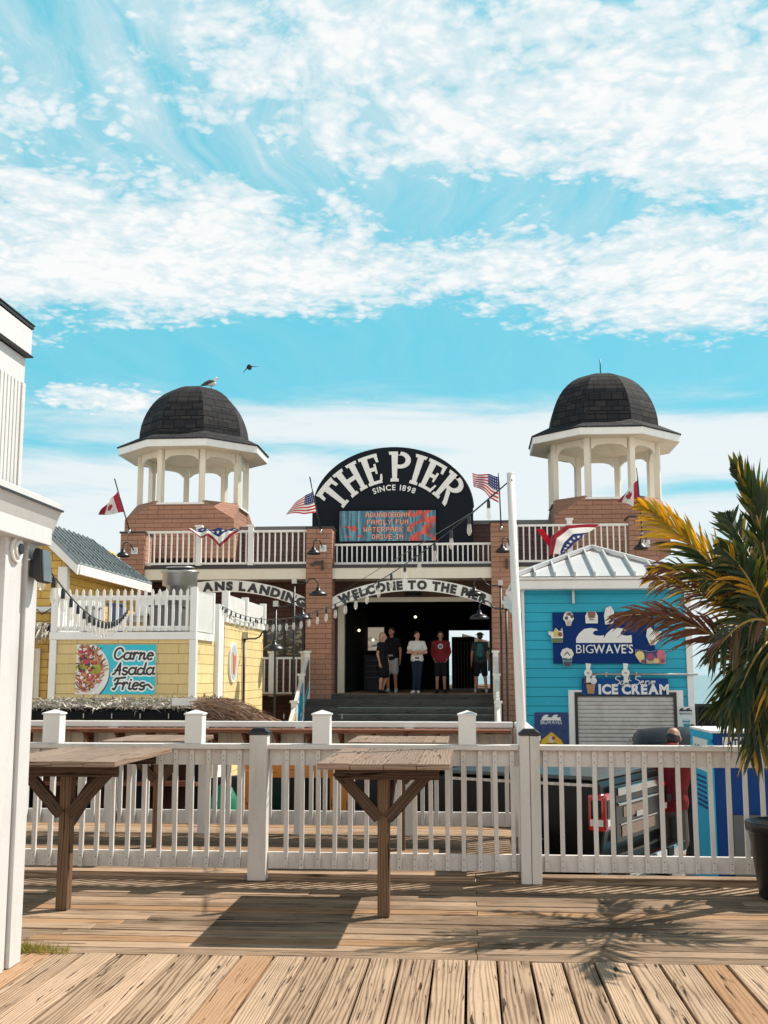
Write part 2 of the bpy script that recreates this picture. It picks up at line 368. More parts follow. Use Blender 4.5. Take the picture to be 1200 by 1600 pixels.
    def sphere(s, c, r, n=12, mi=0, sc=(1, 1, 1)):
        vs, fs = [], []; m = n // 2
        for i in range(m + 1):
            p = math.pi * i / m
            for k in range(n):
                t = 2 * math.pi * k / n
                vs.append((c[0] + r * sc[0] * math.sin(p) * math.cos(t), c[1] + r * sc[1] * math.sin(p) * math.sin(t), c[2] + r * sc[2] * math.cos(p)))
        for i in range(m):
            for k in range(n):
                k2 = (k + 1) % n; fs.append((i * n + k, (i + 1) * n + k, (i + 1) * n + k2, i * n + k2))
        return s.add(vs, fs, mi, None, True)
    def build(s, name, mats, parent=None, bevel=0, fixn=True, remesh=0, smooth=0, recalc=True):
        me = bpy.data.meshes.new(name)
        off = Vector(parent['_o']) if parent is not None else Vector((0, 0, 0))
        if parent is None and s.v:
            a = np.array(s.v); off = Vector(((a[:, 0].min() + a[:, 0].max()) / 2, (a[:, 1].min() + a[:, 1].max()) / 2, a[:, 2].min()))
        par_off = off
        me.from_pydata([(x - off.x, y - off.y, z - off.z) for x, y, z in s.v], [], s.f)
        if not isinstance(mats, (list, tuple)): mats = [mats]
        for m in mats: me.materials.append(m)
        me.polygons.foreach_set('material_index', s.m); me.polygons.foreach_set('use_smooth', s.s)
        if recalc:
            bm = bmesh.new(); bm.from_mesh(me)
            if remesh or s.s and any(s.s): bmesh.ops.remove_doubles(bm, verts=bm.verts, dist=1e-6)
            if fixn: bmesh.ops.recalc_face_normals(bm, faces=bm.faces)
            bm.to_mesh(me); bm.free()
        me.update()
        if len(me.polygons) == len(s.f):
            uvl = me.uv_layers.new(name='UVMap').data
            nog = mats[0].name.split('.')[0] in NOGRAIN
            for p, g in zip(me.polygons, s.g):
                n = p.normal
                if nog: g = None
                if g is not None:
                    d = Vector((1, 0, 0)) if g == 0 else Vector((0, 1, 0)) if g == 1 else Vector((0, 0, 1)) if g == 2 else Vector(g)
                    if abs(n.dot(d)) > .9:
                        t = Vector((0, 0, 1)).cross(d); t = t.normalized() if t.length > .1 else Vector((1, 0, 0)); v = d.cross(t)
                    else: t = d; v = n.cross(d)
                elif abs(n.z) < .97:
                    t = Vector((0, 0, 1)).cross(n).normalized(); v = n.cross(t)
                else: t = Vector((1, 0, 0)); v = Vector((0, 1, 0))
                for li in p.loop_indices:
                    co = me.vertices[me.loops[li].vertex_index].co + off
                    uvl[li].uv = (co.dot(t), co.dot(v))
        if s.uv:
            pass
        ob = bpy.data.objects.new(name, me); scene.collection.objects.link(ob)
        if parent is None: ob.location = off
        else: ob.parent = parent
        ob['_o'] = tuple(par_off)
        if bevel:
            b = ob.modifiers.new('bevel', 'BEVEL'); b.width = bevel; b.segments = 2; b.limit_method = 'ANGLE'; b.angle_limit = R_(40)
        if remesh:
            r = ob.modifiers.new('r', 'REMESH'); r.mode = 'VOXEL'; r.voxel_size = remesh; r.use_smooth_shade = True
            if smooth:
                q = ob.modifiers.new('s', 'SMOOTH'); q.factor = .5; q.iterations = smooth
            dg = bpy.context.evaluated_depsgraph_get(); dg.update()
            nm = bpy.data.meshes.new_from_object(ob.evaluated_get(dg)); ob.modifiers.clear(); ob.data = nm; nm.name = name
        return ob
def thing(name, label, cat, loc, group=None):
    o = bpy.data.objects.new(name, None); scene.collection.objects.link(o); o.location = loc; o['_o'] = tuple(loc); o.empty_display_size = .2
    o['label'] = label; o['category'] = cat
    if group: o['group'] = group
    return o
def tag(o, label=None, cat=None, group=None, kind=None):
    for k, v in (('label', label), ('category', cat), ('group', group), ('kind', kind)):
        if v: o[k] = v
    return o
def struct(name, mb, mat, **kw):
    o = mb.build(name, mat, **kw); o['kind'] = 'structure'; return o
def dup(o, loc, label=None, parent=None):
    c = o.copy(); scene.collection.objects.link(c); c.parent = parent
    if parent is None: c.location = loc
    for ch in o.children: dup(ch, None, None, c)
    if label: c['label'] = label
    return c
# ------------------------------------------------------------------ lettering
_GL = {}
def glyph(ch, bold=0.0):
    "outline of one character as (verts2d, faces, x0, x1) for size 1"
    k = (ch, bold)
    if k in _GL: return _GL[k]
    cu_ = bpy.data.curves.new('g', 'FONT'); cu_.body = ch; cu_.offset = bold; cu_.resolution_u = 3; cu_.fill_mode = 'FRONT'
    ob = bpy.data.objects.new('g', cu_); scene.collection.objects.link(ob)
    dg = bpy.context.evaluated_depsgraph_get(); dg.update(); me = bpy.data.meshes.new_from_object(ob.evaluated_get(dg))
    v = [(p.co.x, p.co.y) for p in me.vertices]; f = [tuple(p.vertices) for p in me.polygons]
    bpy.data.objects.remove(ob); bpy.data.curves.remove(cu_); bpy.data.meshes.remove(me)
    x0 = min(p[0] for p in v); x1 = max(p[0] for p in v)
    _GL[k] = (v, f, x0, x1); return _GL[k]
def text_layout(txt, track=.08, bold=0.0, space=.32, xs=1.0):
    "list of (glyph, x offset), total width; cap height is about .69"
    out = []; x = 0
    for ch in txt:
        if ch == ' ': x += space; continue
        g = glyph(ch, bold); out.append((g, x - g[2] * xs)); x += (g[3] - g[2]) * xs + track
    return out, x - track
def text(mb, txt, cx, z, y, height, width=None, mi=0, bold=0.0, track=.08, plane='front', slant=0, th=0, space=.32, bend=None):
    "flat lettering facing -y, centred on cx, baseline z; height = cap height"
    lay, wd = text_layout(txt, track, bold, space)
    sc = height / .69; xs = (width / wd) if width else sc
    for (v, f, a, b), ox in lay:
        pts = []
        for px_, py_ in v:
            X_ = ((px_ + ox) - wd / 2) * xs; Z_ = py_ * sc; X_ += slant * Z_
            if bend: pts.append(bend(X_, Z_, y))
            else: pts.append((cx + X_, y, z + Z_))
        mb.add(pts, f, mi)
    return wd * xs
# ------------------------------------------------------------------ printed panels: a grid whose colour attribute holds the print
class Pic:
    def __init__(s, aspect, n=200, bg=(1, 1, 1)):
        "u in 0..aspect, v in 0..1"
        s.a = aspect; s.w = int(n * max(1, aspect)) if aspect >= 1 else int(n * aspect); s.h = int(s.w / aspect)
        s.U, s.V = np.meshgrid(np.linspace(0, aspect, s.w), np.linspace(0, 1, s.h)); s.C = np.zeros((s.h, s.w, 3)); s.C[:] = bg
        s.px = aspect / s.w
    def put(s, d, col):
        k = np.clip(.5 - d / s.px, 0, 1)[..., None]; s.C = s.C * (1 - k) + np.array(col) * k; return s
    def disc(s, u, v, r, col, ry=None, rot=0):
        ry = ry or r; c, q = math.cos(R_(rot)), math.sin(R_(rot)); a = (s.U - u) * c + (s.V - v) * q; b = -(s.U - u) * q + (s.V - v) * c
        return s.put((np.sqrt((a / r) ** 2 + (b / ry) ** 2) - 1) * min(r, ry), col)
    def rect(s, u0, v0, u1, v1, col): return s.put(np.maximum(np.maximum(u0 - s.U, s.U - u1), np.maximum(v0 - s.V, s.V - v1)), col)
    def sdf(s, pts):
        d = np.full(s.U.shape, 9.)
        for (a, b), (c, e) in zip(pts[:-1], pts[1:]):
            L = (c - a) ** 2 + (e - b) ** 2 + 1e-12; t = np.clip(((s.U - a) * (c - a) + (s.V - b) * (e - b)) / L, 0, 1)
            d = np.minimum(d, np.hypot(s.U - a - t * (c - a), s.V - b - t * (e - b)))
        return d
    def stroke(s, pts, w_, col): return s.put(s.sdf(pts) - w_ / 2, col)
    def poly(s, pts, col):
        ins = np.zeros(s.U.shape, bool)
        for (a, b), (c, e) in zip(pts, pts[1:] + pts[:1]):
            if b == e: continue
            cr = ((b > s.V) != (e > s.V)) & (s.U < (c - a) * (s.V - b) / (e - b) + a); ins ^= cr
        d = s.sdf(pts + pts[:1]); return s.put(np.where(ins, -d, d), col)
    def mesh(s, name, fn, mat, parent=None, smooth=False, thick=0):
        h, w_ = s.h, s.w; u, v = np.linspace(0, 1, w_), np.linspace(0, 1, h)
        P = np.array([[tuple(fn(a, b)) for a in u] for b in v]).reshape(-1, 3)
        off = Vector(parent['_o']) if parent is not None else Vector((P[:, 0].mean(), P[:, 1].mean(), P[:, 2].min()))
        P = P - np.array(off); i = np.arange((h - 1) * (w_ - 1)); r, c = i // (w_ - 1), i % (w_ - 1); k = r * w_ + c
        F = np.stack([k, k + 1, k + w_ + 1, k + w_], 1)
        me = bpy.data.meshes.new(name); me.from_pydata(P.tolist(), [], F.tolist()); me.materials.append(mat)
        at = me.color_attributes.new('print', 'FLOAT_COLOR', 'POINT'); col = np.ones((h * w_, 4)); col[:, :3] = np.clip(s.C.reshape(-1, 3), 0, 1)
        at.data.foreach_set('color', col.ravel())
        if smooth: me.polygons.foreach_set('use_smooth', [True] * len(me.polygons))
        me.update(); ob = bpy.data.objects.new(name, me); scene.collection.objects.link(ob); ob['_o'] = tuple(off)
        if parent is not None: ob.parent = parent
        else: ob.location = off
        if thick: m = ob.modifiers.new('t', 'SOLIDIFY'); m.thickness = thick; m.offset = 1 if thick > 0 else -1
        return ob
printm = printed('printed_vinyl', .45); clothm = printed('printed_cloth', .8, cloth=True); ledm = printed('led_screen', .3, emit=.9)
def flat(x0, x1, z0, z1, y): return lambda u, v: (x0 + (x1 - x0) * u, y, z0 + (z1 - z0) * v)
CW = {'white': (.82, .82, .80)}
rr = random.Random(3)
def wave_logo(p, u0, v0, w_, h, col, bgc):
    "two breaking waves over a flat base"
    def crest(x, s):
        return [(x, v0 + h * .25), (x + .10 * s, v0 + h * .62), (x + .30 * s, v0 + h * .93), (x + .52 * s, v0 + h), (x + .72 * s, v0 + h * .95), (x + .80 * s, v0 + h * .86),
                (x + .66 * s, v0 + h * .80), (x + .60 * s, v0 + h * .62), (x + .70 * s, v0 + h * .50), (x + .86 * s, v0 + h * .50), (x + s, v0 + h * .60), (x + s, v0), (x, v0)]
    s = w_ / 2
    p.poly(crest(u0, s), col); p.poly(crest(u0 + s, s), col); p.rect(u0, v0, u0 + w_, v0 + h * .28, col)
    return p
# ================================================================== THE SETTING
groundm, t, b = new_mat('pale_concrete'); n = t.noise(objn(t), 2, 6, .65); n2 = t.noise(objn(t), 40, 3, .6)
t.inp(b.inputs['Base Color'], t.mix(t.math('ADD', t.map(n, .3, .75, 0, .6), t.map(n2, .5, .8, 0, .3)), (.50, .47, .44), (.27, .25, .23))); b.inputs['Roughness'].default_value = .9
GZ = -.90
struct('ground', MB().box(-70, 60, -25, 44, GZ - 3, GZ), groundm)
seam, t, b = new_mat('sea_water'); n = t.noise(t.vmath('MULTIPLY', objn(t), (.25, .08, 1)), 1, 6, .6)
t.inp(b.inputs['Base Color'], t.mix(t.map(n, .35, .7), (.10, .21, .24), (.17, .29, .32))); b.inputs['Roughness'].default_value = .35
n3 = t.noise(t.vmath('MULTIPLY', objn(t), (1.0, .35, 1)), 1, 5, .6); bump(t, b, n3, .5, .4)
struct('sea', MB().face([(-9000, 44.2, -2.6), (9000, 44.2, -2.6), (9000, 12000, -2.6), (-9000, 12000, -2.6)]), seam)
pave = MB(); pave.box(-12, 12, 24.6, 26.4, GZ + .004, GZ + .02)
# near deck: boards run away from the camera
rd = random.Random(11)
mb = MB(); x = -9.0
while x < 9:
    wd = .170 + rd.uniform(-.012, .014); dz_ = rd.uniform(-.004, .004); y1 = 6.655 + rd.uniform(-.008, .006)
    mb.box(x, x + wd, 1.0, y1, -.045, dz_, 0, 1); x += wd + rd.uniform(.009, .016)
struct('near_deck', mb, deckm, bevel=.006)
# second deck strip: boards run across
mb = MB(); y = 6.672; i = 0
while y < 9.10:
    wd = min(.138 + rd.uniform(-.003, .003), 9.118 - y)
    if wd < .04: break
    js = sorted([-9.0, 9.0] + ([-3.0 + i * .14] if 0 < i < 7 else []) + [rd.choice([.02, .02, .03, -1.2, 1.9, 3.0]) + rd.uniform(-.01, .01)] + [rd.uniform(-8, -4)])
    for a, c in zip(js[:-1], js[1:]): mb.box(a + .002, c - .002, y, y + wd, -.045, rd.uniform(-.005, .001), 0, 0)
    y += wd + rd.uniform(.009, .015); i += 1
struct('middle_deck', mb, deckx, bevel=.004)
# raised inner deck behind the railing, and the kerb board along it
XR = W(822, 1363, 9.2).x           # right end of the raised inner deck
mb = MB(); mb.box(-9, .02, 9.125, 9.262, -.05, .038, 0, 0); mb.box(.025, 6, 9.125, 9.262, -.05, .036, 0, 0)
y = 9.27
while y < 12.2:
    mb.box(-9, -1.4 + rd.uniform(-.5, .5), y, y + .137, -.01, .035 + rd.uniform(-.003, .002), 0, 0) if False else mb.box(-9, XR + .12, y, y + .137, -.01, .035 + rd.uniform(-.003, .002), 0, 0)
    y += .143
struct('inner_deck', mb, deckx, bevel=.004)
mb = MB()
for yy in (1.4, 3.4, 5.4, 6.6, 7.4, 8.4, 9.15): mb.box(-9, 9, yy, yy + .05, -.30, -.046)
mb.box(-9, XR + .1, 12.0, 12.05, -.3, -.012); mb.box(XR + .06, XR + .11, 9.4, 12.0, -.3, -.012)
for yy in (1.4, 5.4, 9.15, 12.0):
    for xx in range(-8, 9, 3):
        if yy > 11 and xx > 0: continue
        mb.box(xx, xx + .15, yy, yy + .15, GZ, -.3)
struct('deck_joists', mb, postw)
# ================================================================== FRONT RAILING
FY = 9.07
def X(px, Y, py=1150): return W(px, py, Y).x
def Z(py, Y, px=735): return W(px, py, Y).z
fr = thing('deck_railing', 'long cream painted picket railing with flat cap rail standing across the wooden deck', 'railing', (-.8, FY, 0))
def picket(px_, x, fy, z0, z1, mat=fencew, s=.034, root=fr):
    return MB().box(x - s / 2, x + s / 2, fy, fy + s, z0, z1).build(px_, mat, root, bevel=.003)
posts = [X(404, FY, 1260), X(829, FY, 1260)]; posts.append(posts[1] + (posts[1] - posts[0])); posts.insert(0, posts[0] - (posts[1] - posts[0]))
zc0, zc1 = Z(1171.5, FY), Z(1164, FY)
for k, xp in enumerate(posts[:3]):
    m_ = MB()
    if k == 2: m_.box(xp - .082, xp - .003, FY - .055, FY + .065, -.002, 1.13); m_.box(xp + .001, xp + .078, FY - .055, FY + .065, -.002, 1.125)
    else: m_.box(xp - .072, xp + .072, FY - .055, FY + .065, -.002, 1.125)
    p_ = m_.build('post', fencew, fr, bevel=.005)
    c_ = MB(); c_.box(xp - .086, xp + .086, FY - .069, FY + .079, 1.127, 1.15)
    c_.prism([(-.078, 1.15), (.078, 1.15), (.045, 1.18), (-.045, 1.18)], lambda u, v, q: (xp + u, FY + .005 + q * (1 if v < 1.16 else .6), v), -.07, .07)
    c_.build('post_cap', black, p_, bevel=.006)
edges = [(-4.6, posts[0] - .074), (posts[0] + .074, posts[1] - .074), (posts[1] + .074, posts[2] - .086), (posts[2] + .08, 2.62)]
for e0, e1 in edges:
    MB().box(e0, e1, FY - .03, FY + .10, zc0 - .002, zc1).build('cap_rail', fencew, fr, bevel=.004)
    MB().box(e0, e1, FY + .037, FY + .075, Z(1198, FY), zc0 - .004).build('apron_board', fencew, fr, bevel=.003)
    MB().box(e0, e1, FY + .037, FY + .075, Z(1363, FY) + .003, Z(1336, FY)).build('toe_board', fencew, fr, bevel=.003)
x0 = X(372.5, FY, 1260); sp = .1285; k = -30
nails = MB(); rv = random.Random(5)
while True:
    xb = x0 + k * sp; k += 1
    if xb > 2.6: break
    if xb < -4.5 or any(abs(xb - p_) < .095 for p_ in posts[:3]): continue
    jx = rv.uniform(-.004, .004)
    nl = MB(); nl.box(xb + jx - .017, xb + jx + .017, FY + .004, FY + .034, Z(1362, FY) + rv.uniform(0, .012), zc0 - .006)
    for zz in (Z(1182, FY), Z(1190, FY), Z(1345, FY), Z(1356, FY)):
        q = zz + rv.uniform(-.008, .008); nl.box(xb + jx - .0035, xb + jx + .0035, FY + .0025, FY + .005, q - .0035, q + .0035, 1)
    o_ = nl.build('picket', [fencew, blackm], fr, bevel=.003); o_.data.transform(Matrix.Translation(Vector((xb + .8, 0, 0))) @ Matrix.Rotation(rv.gauss(0, .0035), 4, 'Y') @ Matrix.Translation(Vector((-xb - .8, 0, 0))))
# short capped stub posts standing on the cap rail
for px_ in (83, 305, 504, 730):
    xs_ = X(px_ - (2 if px_ < 700 else 0), FY, 1140); zz = Z(1118, FY)
    m_ = MB().box(xs_ - .070, xs_ + .070, FY - .02, FY + .12, zc1 + .001, zz)
    q_ = m_.build('stub_post', white, fr, bevel=.004)
    m2 = MB(); zt = Z(1110, FY)
    v = [(xs_ - .078, FY - .028, zz), (xs_ + .078, FY - .028, zz), (xs_ + .078, FY + .128, zz), (xs_ - .078, FY + .128, zz)]
    v += [(a, b_, zz + .012) for a, b_, c_ in v] + [(xs_, FY + .05, zt)]
    m2.add(v, [(3, 2, 1, 0), (0, 1, 5, 4), (1, 2, 6, 5), (2, 3, 7, 6), (3, 0, 4, 7), (4, 5, 8), (5, 6, 8), (6, 7, 8), (7, 4, 8)]); m2.build('post_cap', white, q_)
# ================================================================== SECOND RAILING
SY = 11.35
s2 = thing('rear_railing', 'second cream railing carrying a narrow red-brown bar counter, behind the front railing', 'railing', (-1.5, SY, .035))
xe = X(811, SY, 1230)
zt1, zt0 = Z(1128.5, SY), Z(1137, SY)
MB().box(-5.0, xe - .05, SY - .01, SY + .13, zt0, zt1).build('cap_rail', white, s2, bevel=.004)
MB().box(-5.0, xe - .08, SY - .33, SY - .02, Z(1147, SY - .3), Z(1141, SY - .3)).build('counter', counterw, s2, bevel=.004)
MB().box(-5.0, xe - .06, SY + .036, SY + .07, Z(1171, SY), zt0 - .004).build('apron_board', cream, s2)
MB().box(-5.0, xe - .06, SY + .036, SY + .07, Z(1292, SY), Z(1270, SY)).build('lower_board', fencew, s2, bevel=.003)
MB().box(-5.0, xe - .06, SY + .01, SY + .05, Z(1197, SY), Z(1171, SY) - .002).build('middle_board', cream, s2)
x0 = X(128 / 3.75 + 280, SY, 1240); sp = 21.4 * SY / FPX
for k in range(-24, 40):
    xb = x0 + k * sp
    if xb > xe - .1 or xb < -4.9: continue
    MB().box(xb - .02, xb + .02, SY - .002, SY + .034, Z(1291, SY), zt0 - .006).build('picket', fencew, s2, bevel=.003)
for px_ in (20, 175, 318, 468, 640, 811):
    xp = X(px_, SY, 1240); MB().box(xp - .045, xp + .045, SY - .055, SY + .034, .036, zt0 - .003).build('post', fencew, s2, bevel=.004)
for k in range(18):
    xb = -4.8 + k * .32
    if xb < xe - .2: MB().prism([(-.30, 0), (-.03, 0), (-.03, -.16)], lambda u, v, q, xb=xb: (xb + q, SY + u, Z(1147, SY - .3) - .002 + v), -.015, .015).build('bracket', counterw, s2)
sr = thing('side_railing', 'short cream picket railing returning from the front railing to the rear one', 'railing', (xe, 10.3, .035))
MB().box(xe - .03, xe + .09, 9.2, SY + .12, zt0, zt1).build('cap_rail', white, sr)
MB().box(xe + .03, xe + .06, 9.2, SY + .1, .89, zt0 - .004).build('apron_board', fencew, sr); MB().box(xe + .03, xe + .06, 9.2, SY + .1, .10, .24).build('toe_board', fencew, sr)
for k in range(16): MB().box(xe - .01, xe + .026, 9.32 + k * .125, 9.355 + k * .125, .11, zt0 - .006).build('picket', fencew, sr)
# ================================================================== STANDING TABLES
def table(xl, xr, yf, yb, zt, xpost, ypost, label, zb=0.0, pw=.080):
    r = thing('standing_table', label, 'table', (xpost, ypost, zb), 'weathered standing tables on the deck')
    nb = 5; wd = (yb - yf) / nb
    top = MB()
    n_ = max(3, int((xr - xl) / .19))
    for k in range(n_):
        a = xl + (xr - xl) * k / n_; c = xl + (xr - xl) * (k + 1) / n_
        top.box(a + .0015, c - .0015, yf - rv.uniform(0, .008), yb, zt - .038, zt + rv.uniform(-.003, .003), 0, 1)
    top.build('table_top', tabletopw, r, bevel=.004)
    MB().box(xl + .08, xr - .08, ypost - .06, ypost - .02, zt - .13, zt - .04).build('crossbeam', tablew, r, bevel=.003)
    MB().box(xl + .10, xr - .10, yb - .16, yb - .12, zt - .12, zt - .04).build('crossbeam', tablew, r, bevel=.003)
    MB().box(xpost - pw / 2, xpost + pw / 2, ypost - .045 + .025, ypost + .045 + .03, zb, zt - .042).build('leg', postw, r, bevel=.004)
    L = .30
    for s_ in (-1, 1):
        MB().beam((xpost + s_ * (pw / 2 - .01), ypost + .0, zt - .04 - L - .05), (xpost + s_ * (pw / 2 + L - .02), ypost, zt - .075), .06, .076).build('brace', tablew, r, bevel=.003)
    MB().beam((xpost, ypost + .07, zt - .45), (xpost, yb - .14, zt - .08), .07, .08).build('brace', tablew, r, bevel=.003)
    return r
zt = 1.03
table(X(495, 7.38, 1195), X(703, 7.38, 1195), 7.38, 8.92, zt, X(599, 7.74, 1350), 7.76, 'weathered wooden standing table in the middle with a grey top and a single dark post')
table(X(-20, 7.45, 1195), X(180, 7.45, 1195), 7.45, 8.92, zt, X(96, 7.78, 1350), 7.82, 'weathered wooden standing table at left with an orange stained top beside the white booth')
table(X(545, 9.9, 1160), X(700, 9.9, 1160), 9.75, 10.75, 1.03, X(627, 10.45, 1250), 10.4, 'standing table behind the front railing, seen between the pickets right of centre', .036, .07)
table(X(165, 9.9, 1160), X(300, 9.9, 1160), 9.75, 10.75, 1.03, X(243, 10.35, 1250), 10.4, 'standing table behind the front railing at left, its thin post seen between the pickets', .036, .07)
# ================================================================== WHITE BOOTH AT LEFT
wb = thing('white_booth', 'tall white vinyl clad booth with stepped parapet and flared canopy at the left edge', 'booth', (-3.6, 5.3, 0))
BX = W(22, 1515, 6.43).x; BY = 6.43
def zb(py, Y=BY, px=30): return W(px, py, Y).z
MB().box(-4.8, BX - .03, 4.2, BY - .03, 0, zb(845)).build('wall', boothw, wb)
MB().box(BX - .03, BX + .035, BY - .16, BY, -.001, zb(850)).build('corner_post', boothw, wb, bevel=.004)
MB().box(BX - .028, BX - .001, BY - .234, BY - .161, .0, zb(851)).build('gap_shade_strip', blackm, wb)  # black strip paints the shade inside the open gap
MB().box(BX - .03, BX + .012, BY - .21, BY - .175, -.001, zb(850)).build('trim_strip', boothw, wb, bevel=.003)
MB().box(BX - .03, BX + .030, BY - .46, BY - .235, -.001, zb(850)).build('trim_board', boothw, wb, bevel=.003)
MB().box(-4.8, BX + .10, 4.2, BY + .03, zb(853), zb(808)).build('beam', boothw, wb, bevel=.004)
cnp = MB(); z1_, z0_ = zb(795), zb(832)
XE = W(98, 797, BY + .05).x; prof = [(BX + .09, z0_ - .005), (XE - .01, z1_ - .015), (XE - .01, z1_ + .03), (BX - .02, z1_ + .10), (BX - .04, z0_ - .005)]
cnp.prism(prof, lambda u, v, q: (u, q, v), 4.2, BY + .06)
cnp.build('canopy', boothw, wb)
dk = MB(); dk.prism([(XE - .008, z1_ - .017), (XE + .004, z1_ - .017), (XE + .004, z1_ - .006), (XE - .008, z1_ - .006)], lambda u, v, q: (u, q, v), 4.2, BY + .062); dk.build('drip_edge', black, wb)
# ribbed upper wall
BX2 = W(34, 700, BY).x
MB().box(-4.8, BX2 - .02, 4.2, BY - .03, z1_ + .02, zb(600)).build('upper_wall', boothw, wb)
rib = MB()
for k in range(14):
    yy = BY - .075 - k * .05; rib.box(BX2 - .02, BX2, yy - .019, yy + .019, z1_ + .105, zb(600))
rib.box(BX2 - .02, BX2 + .008, BY - .05, BY - .002, z1_ + .105, zb(600)); rib.build('ribbed_cladding', boothw, wb, bevel=.003)
def cap(pxr, py1, py0, nm, mat=boothw, ex=0):
    xx = W(pxr, py1, BY + ex).x; return MB().box(-4.8, xx, 4.2, BY + ex, zb(py0, BY + ex, pxr), zb(py1, BY + ex, pxr)).build(nm, mat, wb, bevel=.004)
cap(40, 560, 605, 'frieze', ex=.02); cap(51, 517, 557, 'parapet_lower', ex=.03) ; cap(54, 512, 516, 'drip_edge', black, .04); cap(40.5, 606, 607.2, 'drip_edge', black, .03); cap(53, 557.5, 560, 'drip_edge', black, .04)
cap(56, 509, 511.6, 'parapet_cap', black, .05)
# black floodlight and round fitting on the booth
fl = thing('flood_light', 'black box flood light fixed to the white booth post', 'light', (BX + .05, BY - .1, zb(890)))
MB().box(BX + .045, BX + .075, BY - .15, BY - .04, zb(905), zb(878)).build('mount', black, fl)
m_ = MB(); zf1, zf0 = zb(862), zb(913); m_.prism([(BX + .066, zf0 + .03), (BX + .10, zf0 - .002), (BX + .128, zf0), (BX + .112, zf1), (BX + .08, zf1 + .004), (BX + .066, zf1 - .03)], lambda u, v, q: (u, q, v), BY - .17, BY - .03); m_.build('housing', black, fl, bevel=.006)
MB().prism([(BX + .130, zf0 + .006), (BX + .138, zf0 + .006), (BX + .122, zf1 - .006), (BX + .114, zf1 - .006)], lambda u, v, q: (u, q, v), BY - .16, BY - .04).build('lens', glass('lamp_glass', (.10, .11, .12)), fl)
rl = thing('round_fitting', 'round white and black socket fitting on the booth wall at the left edge', 'socket', (BX, BY - .33, zb(870)))
zz = zb(868); 
def disc_x(x, y, z, r, th, n=24):
    m_ = MB(); m_.tube([(x, y, z), (x + th, y, z)], r, n); return m_
disc_x(BX + .031, BY - .34, zz, .075, .02).build('rim', white, rl); disc_x(BX + .052, BY - .34, zz, .05, .01).build('ring', white, rl); disc_x(BX + .063, BY - .34, zz, .03, .01).build('hub', black, rl)
# grass tuft by the booth
gr = MB(); rg = random.Random(2)
for k in range(420):
    px_ = 30 + 80 * rg.random() ** 1.6; yy = 6.66 + rg.uniform(-.05, .10); xx = X(px_, yy, 1490); h = rg.uniform(.02, .075) * (1 - (px_ - 30) / 130); a = rg.uniform(0, 6.28); l = rg.uniform(.01, .05)
    gr.face([(xx - .003 * math.sin(a), yy - .003 * math.cos(a), 0), (xx + .003 * math.sin(a), yy + .003 * math.cos(a), 0), (xx + l * math.cos(a), yy + l * math.sin(a), h)])
tag(gr.build('grass', leafmat('dry_grass', (.16, .17, .03), (.38, .30, .07), .3), recalc=False), 'small tuft of grass growing through the deck seam by the white booth', 'grass', kind='stuff')
# ================================================================== TALL WHITE POLE
pl = thing('light_pole', 'tall leaning white pole standing behind the front railing, string lights tied to its top', 'pole', (X(815, 9.35, 1155), 9.35, 0))
pt, pb = W(797.5, 741, 9.35), Vector((X(818, 9.35, 1300), 9.35, .038)); pm_ = W(815, 1150, 9.35)
MB().tube([pb, pm_, pt], [.044, .040, .031], 20).build('shaft', white, pl)
MB().tube([pt + Vector((0, 0, -.001)), pt + Vector((0, 0, .012))], [.033, .03], 20).build('end_cap', white, pl)
MB().sphere(pt + Vector((.012, -.030, -.055)), .009, 10).build('bolt', black, pl)
# ================================================================== PIER PAVILION
PY = 30.0
def PX(px, Y=PY, py=950): return W(px, py, Y).x
FZ = Z(1084.5, PY)                     # floor of the pavilion
BZ0, BZ1 = Z(903, PY), Z(886, PY)      # balcony beam
pv = thing('pier_pavilion', 'long two storey pier entrance building in brown shingles with cream balcony beams', 'building', (0, 34, GZ))
cols = [(187, 224, 829), (478.5, 519, 824), (768.5, 806, 818), (986, 1031, 812)]
for a, b_, top in cols:
    xa, xb = PX(a), PX(b_); zt_ = Z(top, PY)
    c_ = MB().box(xa, xb, PY - .12, PY + .62, GZ, zt_, 0).build('column', brownsh, pv)
    MB().box(xa - .03, xb + .03, PY - .15, PY + .65, zt_ + .001, zt_ + .05).build('column_cap', black, c_)
xA, xB0, xB1, xC0, xC1, xD0, xD1 = PX(224), PX(478.5), PX(519), PX(768.5), PX(806), PX(986), PX(1031)
for k, (a, b_) in enumerate([(xA, xB0), (xB1, xC0), (xC1, xD0)]):
    MB().box(a, b_, PY, PY + .14, BZ0, BZ1).build('balcony_beam', cream, pv)
    MB().box(a, b_, PY - .04, PY + .18, BZ1 + .003, BZ1 + .09).build('gutter', black, pv)
MB().box(PX(187), xD1, PY + .16, 33.2, BZ0 + .05, BZ1 - .02).build('balcony_floor', cream, pv)
# parapets behind the balcony
zp = Z(826, 33.2)
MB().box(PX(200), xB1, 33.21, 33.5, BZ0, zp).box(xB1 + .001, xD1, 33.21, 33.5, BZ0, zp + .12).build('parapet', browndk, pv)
MB().box(PX(200), xB1, 33.15, 33.6, zp + .002, zp + .12).box(xB1 + .001, xD1 - .2, 33.15, 33.6, zp + .122, zp + .24).build('coping', paint('grey_coping', (.16, .16, .17), .6), pv)
